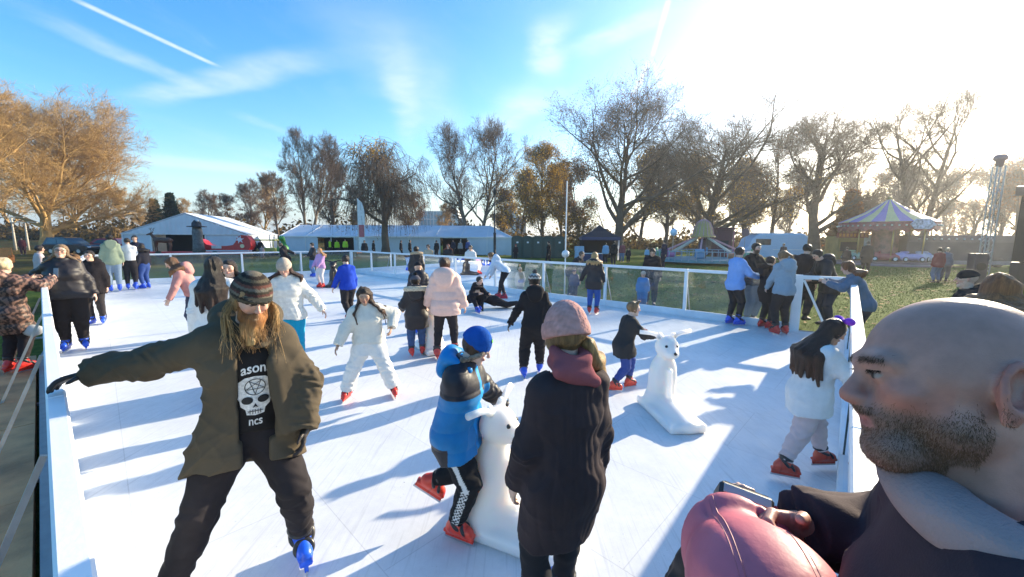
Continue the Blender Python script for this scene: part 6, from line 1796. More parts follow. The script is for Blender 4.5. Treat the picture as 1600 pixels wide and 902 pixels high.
b_.rotation_euler = Matrix(((0, -.12, -.99), (.99, .0, .0), (0, -.99, .12))).transposed().to_euler() if False else Matrix.Identity(3).to_euler()
zz = Vector((-.98, -.14, .10)).normalized(); yy = Vector((0, -.25, -1)); yy = (yy - zz * yy.dot(zz)).normalized(); xx = yy.cross(zz)
b_.rotation_euler = Matrix((xx, yy, zz)).transposed().to_euler(); b_.location.z = .13
skater('girl in a pale hooded top and black leggings bending over the fallen girl', 785, 467, 388, 78, H=1.68,
       top=dict(color=(.6, .66, .74), hem=.5, t=.03, mat='fleece', hood='down'), legs=dict(color=BLACK, t=.004), feet=dict(skate=(.6, .03, .06)), hair=dict(style='pony', color=(.2, .1, .04), length=.6),
       pose=dict(lean=48, hip=(0, -.06, -.01), hands=[(-.12, .34, .36), (.12, .3, .3)], feet=[(-.06, -.06, 0), (.06, .08, 0)], head=(0, 20, 0)))
stripes = lambda P, s: np.where((np.sin(((P - s.hc) @ s.Rh)[:, 2] / s.hh * 26 + 2.0 * np.abs(np.sin(((P - s.hc) @ s.Rh)[:, 0] / s.hh * 16))) > .0)[:, None], V3(.45, .43, .4), V3(.12, .11, .11))
skater('teenager all in black with a patterned bobble hat and blue skates, skating away', 834, 592, 428, 4, glove=(.012, .012, .014),
       top=dict(color=(.018, .016, .018), hem=.5, t=.018, mat='cloth', hood='down', fold=.012), legs=dict(color=(.016, .015, .017), t=.018, fold=.01), feet=dict(skate=BLUE),
       hair=dict(style='short', color=DKHAIR), hat=dict(color=stripes, rib=.003, pom=(.1, .09, .085)),
       pose=dict(lean=9, hands=[(-.24, .06, .49), (.22, .1, .47)], feet=[(-.10, .02, 0), (.07, .16, 0)], hip=(0, 0, -.01)))
skater('blonde girl in a short black coat, blue jeans and red skates at the back fence', 926, 491, 395, -12,
       top=dict(color=BLACK, hem=.40, t=.035, mat='puffer', flare=.03, hood='down'), legs=dict(color=(.03, .09, .32), t=.01), feet=dict(skate=RED), hair=dict(style='long', color=(.42, .25, .1), length=.75), pose=dict(hands=[(-.24, .04, .5), (.15, .1, .5)]))
skater('young boy with a fair quiff in a charcoal coat, skating in red skates', 968, 609, 467, -66, skin='pale',
       top=dict(color=(.035, .034, .036), hem=.37, t=.032, flare=.035, fold=.008, collar=.035), legs=dict(color=(.04, .07, .26), t=.008), feet=dict(skate=(.66, .07, .04)), hair=dict(style='quiff', color=(.26, .15, .07), nape=-.22, hairline=.3, thick=.035),
       pose=dict(lean=14, hands=[(-.16, .3, .6), (.13, .33, .6)], feet=[(-.05, .13, 0), (.05, -.1, .005)], hip=(0, .02, -.03), head=(-6, 2, 0)))
skater('dark haired woman in a light blue fleece and black leggings, in blue skates', 1143, 508, 388, -50,
       top=dict(color=(.22, .38, .72), hem=.46, t=.035, mat='fleece', fold=.012), legs=dict(color=BLACK, t=.008), feet=dict(skate=(.02, .1, .65)), hair=dict(style='long', color=(.03, .018, .014), length=.3),
       pose=dict(hands=[(-.1, .26, .62), (.12, .24, .62)], poles=[(-.6, -.6, -1), (.6, -.6, -1)], lean=4, feet=[(-.06, 0, 0), (.05, .05, 0)]))
skater('boy in a long black fur-hooded coat and red skates at the fence', 1193, 513, 402, -55,
       top=dict(color=(.02, .017, .02), hem=.36, t=.04, mat='cloth', hood='down', fur=(.05, .035, .03), fursize=1.1, furtilt=-10), legs=dict(color=BLACK, t=.012), feet=dict(skate=RED), hair=dict(style='short', color=(.04, .022, .016)),
       pose=dict(hands=[(-.12, .22, .58), (.12, .22, .56)], head=(-10, 0, 0), feet=[(-.06, 0, 0), (.07, .03, 0)]))
skater('girl with a ponytail in a grey-blue hooded top and black trousers, in red skates', 1219, 523, 393, 35,
       top=dict(color=(.27, .34, .40), hem=.48, t=.025, mat='fleece', hood='down', fold=.01), legs=dict(color=BLACK, t=.012), feet=dict(skate=RED), hair=dict(style='pony', color=(.2, .11, .05), length=.9, sway=(.12, -.05, 0)),
       pose=dict(hands=[(-.1, .2, .5), (.12, .1, .5)], lean=6, head=(14, 12, 0)))
# spectators close to the fence
Z1 = -.02
person_d('bearded man in a black jacket and jeans just outside the fence', 1181, 9.4, 1.86, 200 + 30, Z1, top=dict(color=(.02, .018, .018), hem=.46, t=.03), legs=dict(color=(.12, .16, .22), t=.02), feet=dict(shoe=BLACK),
         hair=dict(style='short', color=DKHAIR), stubble=((.03, .018, .012), .9), pose=dict(hands=[(-.08, .24, .6), (.1, .24, .62)]))
person_d('tall man in a dark coat behind the gate, seen from behind', 1262, 9.6, 1.84, -30, Z1, top=dict(color=(.022, .018, .022), hem=.4, t=.04), legs=dict(color=(.03, .03, .04), t=.02), feet=dict(shoe=BLACK), hair=dict(style='short', color=DKHAIR))
person_d('dark haired man in a dark padded coat leaning over the gate corner', 1306, 8.9, 1.8, 120, Z1, top=dict(color=(.02, .018, .022), hem=.42, t=.045, mat='puffer', hood='down'), legs=dict(color=(.03, .035, .05), t=.02), feet=dict(shoe=BLACK), hair=dict(style='short', color=DKHAIR),
         pose=dict(lean=22, head=(0, 28, 0), hands=[(-.1, .28, .6), (.1, .28, .6)]))
ap = Vector((6.05, 6.75, Z1))
make_person('auburn haired girl in a denim-blue jacket leaning on the right hand rail', ap, rel(ap, 95), 1.64, top=dict(color=(.1, .15, .21), hem=.47, t=.03, fold=.01), legs=dict(color=(.05, .04, .05), t=.012), feet=dict(shoe=BLACK),
            hair=dict(style='long', color=AUBURN, length=.75, vol=1.0, arc=.55), pose=dict(lean=22, head=(-25, 18, 0), hands=[(-.12, .32, .74), (.14, .34, .74)], poles=[(-1, -.3, -.6), (1, -.3, -.6)]))
person_d('man in a dark jacket standing behind the child in blue, outside the fence', 1021, 12.4, 1.8, 178, top=dict(color=(.018, .016, .02), hem=.46, t=.04), legs=dict(color=(.03, .03, .035), t=.02), feet=dict(shoe=BLACK), hair=dict(style='short', color=DKHAIR), pose=dict(head=(0, 25, 0)))
person_d('small child in a blue snowsuit seen through the glass', 1008, 11.9, 1.12, 175, top=dict(color=(.04, .2, .5), hem=.42, t=.05, mat='puffer'), legs=dict(color=(.04, .18, .45), t=.03), feet=dict(shoe=(.2, .18, .2)), hat=dict(color=(.5, .42, .35)))
person_d('adult in a dark coat bending over a pushchair behind the glass', 893, 14.4, 1.75, -120, top=dict(color=(.03, .03, .035), hem=.42, t=.04), legs=dict(color=BLACK, t=.015), feet=dict(shoe=BLACK), hair=dict(style='short', color=(.1, .07, .05)), pose=dict(lean=38, hands=[(-.1, .35, .5), (.12, .35, .48)], head=(0, 10, 0)))
person_d('small child in navy standing behind the glass by the white pole', 899, 13.6, 1.05, 165, top=dict(color=(.03, .03, .09), hem=.42, t=.045, mat='puffer'), legs=dict(color=(.03, .03, .06), t=.02), feet=dict(shoe=BLACK), hat=dict(color=(.05, .03, .06)))
person_d('small child in a fluffy cream coat behind the glass, beside the bending girl', 813, 14.6, 1.02, 178, top=dict(color=(.6, .53, .42), hem=.3, t=.06, mat='fur', fold=.014, hood='down'), legs=dict(color=(.2, .18, .16), t=.012), feet=dict(shoe=(.15, .1, .08)), hat=dict(color=(.6, .53, .42), mat='fur', cuff=False, name='hood'))
person_d('dark haired woman in a white hooded top beyond the fence', 735, 17.2, 1.74, 178, top=dict(color=(.68, .66, .64), hem=.44, t=.04, mat='fleece', hood='down'), legs=dict(color=(.2, .24, .3), t=.015), feet=dict(shoe=(.4, .4, .4)), hair=dict(style='long', color=DKHAIR, length=.4), pose=dict(hands=[(-.08, .2, .66), (.08, .2, .66)]))
person_d('woman in a long beige coat beyond the fence', 669, 19.5, 1.72, 160, top=dict(color=(.5, .38, .26), hem=.32, t=.04), legs=dict(color=BLACK), feet=dict(shoe=BLACK), hair=dict(style='long', color=(.05, .03, .02), length=.4))
person_d('red haired woman in a black coat beyond the fence', 700, 19.8, 1.74, 175, top=dict(color=BLACK, hem=.4, t=.04, mat='puffer'), legs=dict(color=BLACK), feet=dict(shoe=BLACK), hair=dict(style='long', color=(.26, .07, .03), length=.8))
# left side, outside the fence
camo = lambda P, s: np.where((Waves(5, 12, (70, 190))(P[:, 0], P[:, 1], P[:, 2]) > .02)[:, None], V3(.21, .115, .085), V3(.045, .028, .026)) * (1 + .35 * Waves(6, 6, (60, 120))(P[:, 0], P[:, 1], P[:, 2]))[:, None]
wp = ground(27, 583, -.02)
def handbag(s, body, vox): pass
wb, ws = make_person('fair haired woman in a brown patterned coat and red boots taking a photo', wp, rel(wp, -48), 1.62, feet=dict(skate=RED),
            top=dict(color=camo, hem=.34, t=.055, mat='puffer', quilt=(.13, .014), fold=.01, hood='down', seed=9), legs=dict(color=(.03, .022, .024), t=.012), hair=dict(style='bun', color=(.6, .46, .28), nape=-.35, thick=.07),
            pose=dict(hands=[(-.06, .27, .80), (.17, .24, .80)], poles=[(-1, -.2, -.8), (1, -.2, -.8)]))
wb.location.z = -.01
hp_ = wb.matrix_basis @ Vector(ws.wr[1] + unit(ws.wr[1] - ws.el[1]) * .11)
o = MB().box((0, 0, .03), (.075, .01, .15), (R(-8), 0, 0), .004).build('body', M['black'], None); o.name = 'phone'
MB().box((0, -.0065, .03), (.066, .002, .135), (R(-8), 0, 0)).build('screen', mat('phone_screen', (.12, .16, .22), .1), o); MB().cyl((.02, .0065, .08), .008, .004, 10, 'y').build('lens', GLS, o)
o.location = hp_ + Vector((0, 0, .01)); o.rotation_euler = (0, 0, R(rel(wp, -48))); tag(o, 'black phone held up by the fair haired woman in the patterned coat', 'phone')
bgp = wb.matrix_basis @ Vector((.24, .05, .60))
F = Field((-.16, -.12, -.12), (.16, .12, .12), .012); F.ell((0, 0, 0), (.12, .06, .085)); W = Waves(3, 6, (30, 70)); F.warp(lambda x, y, z: .008 * W(x, y, z))
o = F.build('handbag', M['puffer'], None, (.5, .5, .5)); o.location = bgp; o.rotation_euler = (0, 0, R(20)); tag(o, 'small silver bag at the hip of the woman in the patterned coat', 'bag')
MB().tube([(-.1, 0, .06), (-.13, -.02, .3), (-.18, -.06, .55)], .008, 5).build('strap', M['rubber'], o)
person_d('dark haired person in a pale jacket on the grass behind the laughing woman', 57, 12.5, 1.74, -80, top=dict(color=(.5, .42, .42), hem=.46, t=.03), legs=dict(color=(.06, .05, .05), t=.012), feet=dict(shoe=BLACK), hair=dict(style='long', color=(.03, .018, .015), length=.3))
person_d('dark haired child in a black furry coat behind the shoulder of the laughing woman', 137, 8.6, 1.6, 160, z=0, top=dict(color=BLACK, hem=.4, t=.05, mat='fur', hood='down'), legs=dict(color=BLACK), feet=dict(skate=BLUE), hair=dict(style='short', color=DKHAIR))
# spectators over the right shoulder of the bald man
q = Vector((3.65, 2.95, -.05))
make_person('person with back-lit auburn hair, only the head showing above the bald man', q, rel(q, 30), 1.74, top=dict(color=(.05, .03, .035), hem=.45, t=.04), legs=dict(color=BLACK), feet=dict(shoe=BLACK), hair=dict(style='wavy', color=(.3, .12, .045), length=.6, vol=1.3, rough=.08))
q = Vector((6.2, 4.5, GZ)); make_person('person in a dark hooded coat at the right edge, below the lattice tower', q, rel(q, 60), 1.76, top=dict(color=(.03, .025, .03), hem=.42, t=.05, hood='down'), legs=dict(color=BLACK), feet=dict(shoe=BLACK), hair=dict(style='short', color=DKHAIR), hat=dict(color=(.16, .14, .17)))
q = Vector((5.9, 5.1, GZ)); make_person('person in a black coat between the auburn hair and the lattice tower', q, rel(q, 100), 1.7, top=dict(color=(.02, .018, .02), hem=.42, t=.05, hood='down'), legs=dict(color=BLACK), feet=dict(shoe=BLACK), hat=dict(color=(.02, .018, .02), cuff=False, name='hood', mat='cloth'))
# people in the distance
def far(label, u, y, H, a, top, legs_=BLACK, hair=DKHAIR, hem=.46, hat=None, long_=0, group=None, pose=None):
    person_d(label, u, y, H, a, top=dict(color=top, hem=hem, t=.04), legs=dict(color=legs_, t=.014), feet=dict(shoe=BLACK), hair=dict(style='long' if long_ else 'short', color=hair, length=long_), hat=hat, group=group, pose=pose)
NEON = (.45, .75, .05)
far('steward in a dark cap and hi-vis vest, leftmost in the long marquee doorway', 515, 46.5, 1.74, 178, lambda P, s: np.where((P[:, 2] > .5 * s.B)[:, None] & (np.abs(P[:, 0]) < .13)[:, None], V3(NEON), V3(.02, .02, .02)))
far('steward in a hi-vis jacket, middle of the three in the doorway', 526, 46.8, 1.7, 178, NEON)
far('steward in a hi-vis jacket, rightmost of the three in the doorway', 539, 46.5, 1.78, 178, NEON)
far('person in a black and grey coat beside the feather flag', 569, 36, 1.76, 178, (.03, .03, .035), (.08, .1, .14))
far('person in black walking right of the feather flag', 583, 40, 1.72, -100, (.02, .02, .025), BLACK)
far('dark figure just right of the willow trunk', 626, 41, 1.74, -90, (.02, .02, .03), BLACK)
far('dark figure second to the right of the willow trunk', 640, 40, 1.78, -80, (.018, .016, .02), BLACK)
far('hooded dark figure left of the second marquee doorway', 682, 40, 1.76, 150, (.022, .02, .022), BLACK, hat=dict(color=(.02, .02, .02), cuff=False))
far('person in a dark blue coat in the second marquee doorway', 708, 46, 1.78, 170, (.02, .03, .06), BLACK)
far('person in a black and white top in the second marquee doorway', 719, 45.6, 1.7, 178, (.35, .35, .36), BLACK)
far('man in a blue jacket right of the second marquee doorway', 731, 45.2, 1.8, 160, (.05, .1, .3), (.03, .04, .07))
far('dark clad adult by the corner of the gabled marquee, left of a pair', 396, 41, 1.74, 178, (.015, .02, .03), BLACK)
far('dark clad adult by the corner of the gabled marquee, right of a pair', 406, 41.5, 1.68, 178, (.02, .018, .022), (.1, .07, .07))
far('child in a red hat and dark coat left of the portable toilets', 806, 38, 1.45, 175, (.03, .02, .025), BLACK, hat=dict(color=(.4, .04, .04)))
far('man in black walking in front of the portable toilets', 858, 30, 1.84, 100, (.014, .014, .016), BLACK, pose=dict(feet=[(-.05, -.1, 0), (.05, .12, 0)]))
far('person in a pale blue jacket at the black gazebo', 947, 33.5, 1.72, 10, (.25, .42, .62), BLACK)
far('tall person in black with a pale bag in front of the black gazebo', 960, 31, 1.85, 20, (.02, .02, .022), (.03, .03, .035), long_=.4)
far('person in a red top and jeans right of the gazebo', 973, 35, 1.72, 178, (.25, .07, .08), (.16, .22, .32))
far('child in dark clothes right of the gazebo', 983, 34, 1.3, 178, (.02, .02, .025), BLACK)
far('man in a navy coat standing left of the arm ride', 1039, 28, 1.95, 120, (.02, .022, .05), (.02, .022, .04))
far('person in a dark jacket beside the pale camper van', 1226, 32, 1.75, 150, (.06, .04, .05), (.03, .06, .3), long_=.3)
far('child in pale blue near the left of the arm ride', 1012, 36, 1.3, 170, (.3, .5, .65), (.05, .05, .06))
far('stout person in a dark coat in front of the kiosk', 1326, 27, 1.6, 20, (.03, .022, .026), BLACK, hem=.4)
far('tall dark figure between the kiosk and the carousel', 1358, 24.5, 2.0, 10, (.03, .025, .03), BLACK, hem=.35)
far('adult in a red coat and jeans walking from the carousel', 1472, 19.6, 1.72, 40, (.3, .04, .05), (.14, .18, .28), hair=(.05, .03, .02))
far('adult with pale hair in grey beside the red coat', 1483, 20.4, 1.7, -20, (.16, .16, .2), (.1, .1, .13), hair=(.4, .3, .2), long_=.4)
far('person in a maroon coat on the leaf-strewn bank at the left', 33, 41, 1.78, 178, (.12, .03, .035), (.08, .03, .035))
far('child in a pale coat in front of the red sleigh', 408, 37.5, 1.2, 170, (.4, .3, .3), (.3, .2, .2))
# ------------------------------------------------------------------ skating aids
def aid_mat(name, c):
    m = mat(name, c, .4, 0, .04, 3, .05, 30, sss=.0); nt, N, L, b = nodes(m)
    b.inputs['Subsurface Weight'].default_value = .85; b.inputs['Subsurface Radius'].default_value = (.16, .14, .12); b.inputs['Subsurface Scale'].default_value = 1.0
    return m
AIDW = aid_mat('white_moulded_plastic', (.82, .80, .76))
def skating_aid(loc, rz, h, label, name='skating_aid', m=None, bar=None, base=True, group='white animal skating aids'):
    t = empty(name, loc, rz, label, 'skating aid', group); s = h / .82; v = .011 if loc[1] < 5 else .016
    F = Field(V3(-.32, -.45, -.02) * s, V3(.32, .75, .95) * s, v * s)
    # runner block: long wedge ahead of the figure
    F.box(V3(0, .12, .045) * s, V3(.19, .40, .045) * s, None, .03 * s, .02); F.cone(V3(0, -.1, .12) * s, V3(0, .5, .07) * s, .11 * s, .05 * s, .06 * s, (1, 0, 0), 1.4)
    F.cone(V3(0, -.08, .1) * s, V3(0, -.05, .48) * s, .145 * s, .118 * s, .05 * s, (1, 0, 0), 1.1); F.cone(V3(0, -.05, .4) * s, V3(0, -.02, .6) * s, .13 * s, .085 * s, .05 * s)
    F.box(V3(0, .08, .3) * s, V3(.02, .06, .2) * s, None, .015 * s, .04 * s)
    F.ell(V3(0, 0, .72) * s, V3(.118, .125, .12) * s, None, .02 * s); F.ell(V3(0, .1, .68) * s, V3(.075, .085, .06) * s, None, .04 * s)
    for sg in (-1, 1): F.ell(V3(sg * .075, -.02, .825) * s, V3(.035, .025, .05) * s, None, .02 * s)
    F.D[:, :, 0:2] = 1
    P, Q = F.surface(); body = mesh_obj('body', P, Q, m or AIDW, t, True)
    b = MB()
    for sg in (-1, 1): b.tube([(sg * .06 * s, -.01 * s, .80 * s), (sg * .12 * s, -.02 * s, .85 * s), (sg * .17 * s, -.03 * s, .865 * s), (sg * .28 * s, -.05 * s, .875 * s)], [.024 * s, .022 * s, .022 * s, .022 * s], 10); 
    b.build('handle', bar or AIDW, t, True)
    for sg in (-1, 1): MB().ball((sg * .055 * s, .1 * s, .75 * s), .016 * s, 6).build('eye', M['black'], t, True)
    MB().ball((0, .187 * s, .695 * s), .017 * s, 6).build('nose', M['black'], t, True)
    return t
p = ground(1036, 643); a1 = skating_aid(p, R(rel(p, -152)), .86, 'white animal skating aid standing alone on the ice beside the boy in the charcoal coat')
p = ground(778, 824); skating_aid(p, R(rel(p, -118)), .84, 'white animal skating aid held by the boy in the blue hat')
p = ground(676, 549); skating_aid(p, R(rel(p, 20)), .84, 'white animal skating aid between the fur-hooded child and the pink puffer jacket')
p = ground(522, 447); t = skating_aid(p, R(rel(p, 170)), .95, 'black penguin-like skating aid with a pale face beside the girl in lilac', m=mat('black_moulded_plastic', (.03, .025, .025), .4), bar=mat('dark_bar', (.03, .03, .03), .4), group=None)

# ------------------------------------------------------------------ the bearded man
bp_ = Vector((-1.46, 2.16, 0))
byaw = rel(bp_, 184)
def to_local(pw, p, yaw): return rotz(-R(yaw)) @ (np.array(pw, float) - np.array(p, float))
Hb = 1.80; liftb = .075 * Hb / 1.72; Bb = Hb - liftb
fl = lambda pw: tuple(to_local(pw, bp_, byaw) / Bb - V3(0, 0, liftb / Bb))
hand_w = at(92, 622, 1.86); hand_w = Vector((hand_w.x, hand_w.y, 1.245))
fL, fR = ground(474, 872), ground(262, 985)
lfl = lambda g: tuple(to_local((g.x, g.y, 0), bp_, byaw) / Bb)
capc = [(.10, .085, .06), (.035, .028, .024), (.15, .13, .10), (.09, .04, .035), (.045, .038, .03), (.13, .12, .10), (.11, .05, .04), (.035, .028, .024)]
def cap_col(P, s):
    q = ((P - s.hc) @ s.Rh) / s.hh
    z = q[:, 2] + .08 * q[:, 1]
    i = np.floor((z - .1) / .055 + .15 * np.sin(q[:, 0] * 9)).astype(int) % len(capc)
    return np.array(capc)[i] * (1 + .25 * Waves(2, 6, (150, 300))(P[:, 0], P[:, 1], P[:, 2]))[:, None]
def open_front(F, s):
    B = s.B
    # the coat hangs open over the shirt, wider below
    for z0, z1, xo, w_ in ((.0, .12, -.045, .085), (.1, .28, -.035, .075), (-.2, .02, -.035, .06)):
        a, b = s.tp(xo * B / 1.72 * 1.0, .16, z0 * B), s.tp(xo * B / 1.72, .15, z1 * B)
        F.box((a + b) / 2, V3(w_, .16, np.linalg.norm(b - a) / 2 + .01), s.R, .01, .02, 'sub')
    # left front panel swung out
    ax = s.R
    for (p0, p1, r_) in ((s.tp(-.12, .13, .235 * B), s.tp(-.17, .19, .02 * B), .03), (s.tp(-.17, .10, .20 * B), s.tp(-.23, .15, -.01 * B), .045), (s.tp(-.19, .04, .18 * B), s.tp(-.25, .07, -.02 * B), .055)):
        F.cone(p0, p1, r_, r_ * 1.15, .05)
    # stand-up collar flaps
    for sg in (-1, 1): F.cone(s.neck + s.R @ V3(sg * .075, .05, .0), s.neck + s.R @ V3(sg * .12, .10, -.10), .022, .026, .02)
def beard(s, body, vox):
    h = s.hh; p = s.hp; v = .007
    F = Field(s.hc - V3(.3, .3, .42), s.hc + V3(.3, .35, .1), v); r = np.random.default_rng(4)
    for sg in (-1, 1):
        F.cone(p(sg * .27, .08, -.1), p(sg * .21, .17, -.3), .055 * h, .09 * h, .05 * h); F.cone(p(sg * .21, .17, -.3), p(sg * .05, .27, -.42), .09 * h, .12 * h, .06 * h)
        F.cone(p(sg * .02, .37, -.185), p(sg * .13, .31, -.27), .035 * h, .04 * h, .03 * h)
    F.cone(p(0, .28, -.36), p(0, .29, -.62), .19 * h, .15 * h, .08 * h, s.Rh[:, 0], 1.15); F.cone(p(0, .29, -.6), p(0, .30, -.82), .15 * h, .07 * h, .08 * h, s.Rh[:, 0], 1.2)
    for i in range(22):
        x = r.uniform(-.2, .2); L_ = r.uniform(.25, .5)
        a = p(x, .22 + r.uniform(0, .1), -.48); b = a + V3(0, 0, -L_ * h) + s.R @ V3(-x * .25 * h + .015 * r.normal(), .02 + .02 * r.normal(), 0)
        F.cone(a, b, .06 * h, .015 * h, .07 * h)
    W = Waves(14, 10, (90, 210), .25); F.warp(lambda x, y, z: .006 * W(x, y, z))
    def cf(P):
        q = ((P - s.hc) @ s.Rh) / s.hh; t = np.clip((-.35 - q[:, 2]) / .4, 0, 1)[:, None]; g = Waves(9, 9, (150, 320), .2)(P[:, 0], P[:, 1], P[:, 2])[:, None]
        return np.clip((V3(.30, .12, .035) * (1 - t) + V3(.48, .29, .11) * t) * (1 + .8 * g), .01, 1)
    F.build('beard', M['hair'], body, cf, 1)
    # visor of the knitted cap
    K = Field(s.hc - .3, s.hc + .35, v); Rv = s.Rh @ rotx(R(-14))
    K.ell(p(0, .36, .185), V3(.30, .22, .028) * h, Rv, 0); K.build('visor', M['knit'], body, (.05, .05, .042), 1)
    # loose long hair beside the beard, strand by strand
    b = MB()
    for i in range(150):
        sg = -1 if i % 3 else 1
        a = p(sg * r.uniform(.31, .37), r.uniform(-.2, .02), r.uniform(-.1, .1)); L_ = r.uniform(.7, 1.35) * h
        m_ = a + V3(0, 0, -L_ * .5) + s.R @ V3(sg * r.uniform(.01, .05), r.uniform(.0, .05), 0); e = m_ + V3(0, 0, -L_ * .45) + s.R @ V3(-sg * r.uniform(-.03, .06), r.uniform(.02, .07), 0)
        m0 = (a + m_) / 2 + s.R @ V3(sg * .02, .02, 0)
        b.col(tuple(V3(.5, .31, .13) * r.uniform(.6, 1.25))).tube([a, m0, m_, (m_ + e) / 2 + V3(r.normal() * .008, 0, 0), e], [.0014, .0017, .0015, .0012, .0005], 4, False)
    for i in range(240):
        a = p(r.uniform(-.24, .24), .2 + r.uniform(0, .17), -.4 - r.uniform(0, .25)); L_ = r.uniform(.25, .48) * h
        m_ = a + s.R @ V3(r.normal() * .012, .012 + .012 * r.normal(), 0) + V3(0, 0, -L_ * .5); e = m_ + s.R @ V3(r.normal() * .016, .01 * r.normal(), 0) + V3(0, 0, -L_ * .5)
        b.col(tuple(V3(.40, .22, .09) * r.uniform(.6, 1.4))).tube([a, (a + m_) / 2, m_, e], [.0014, .0015, .0013, .0005], 4, False)
    b.build('loose_strands', M['hair'], body, True)
bearded, bs = make_person('bearded man in an open olive-black coat and striped cap reaching for the left rail', bp_, byaw, Hb, skin='fair', browc=(.2, .1, .04),
    glove=(.03, .022, .018), vox=.0065,
    top=[dict(name='t_shirt', color=(.02, .017, .016), hem=.45, t=.012, collar=.012, sleeve=[.1, .1], fold=.004),
         dict(name='coat', color=lambda P, s: V3(.085, .066, .043) * (1 + .25 * Waves(7, 6, (5, 14))(P[:, 0], P[:, 1], P[:, 2]))[:, None], hem=.36, t=.04, arm=1.05, fold=.011, collar=.03, hood='down', hoodsize=1.15, seed=33, post=open_front, flare=.015)],
    legs=dict(color=lambda P, s: V3(.026, .022, .024) * (1 + .3 * Waves(3, 6, (10, 30))(P[:, 0], P[:, 1], P[:, 2]))[:, None], t=.010, fold=.008, len=.9), feet=dict(skate=(.015, .11, .75)),
    hair=dict(style='long', color=(.28, .17, .075), tip=(.5, .33, .15), length=.32, arc=.7, vol=.85, seed=8), hat=dict(color=cap_col, name='knitted_cap', cuff=False, thick=.075, level=.17, tall=.1, rib=.0025, nrib=34),
    pose=dict(shw=.94, feet=[lfl(fL), lfl(fR)], hip=(.02, .0, -.045), hands=[(-.12, .13, .47), fl(hand_w)], poles=[(-1, -.15, -.1), (.2, -.4, -1)], head=(12, 12, -6), twist=-6, lean=6, side=-3, footdir=[-4, 14]),
    hand=[None, dict(curl=26, fat=1.3, spread=8, n=(.1, -.35, 1), dir=tuple(unit(V3(.95, .12, -.12))))], extra=beard)

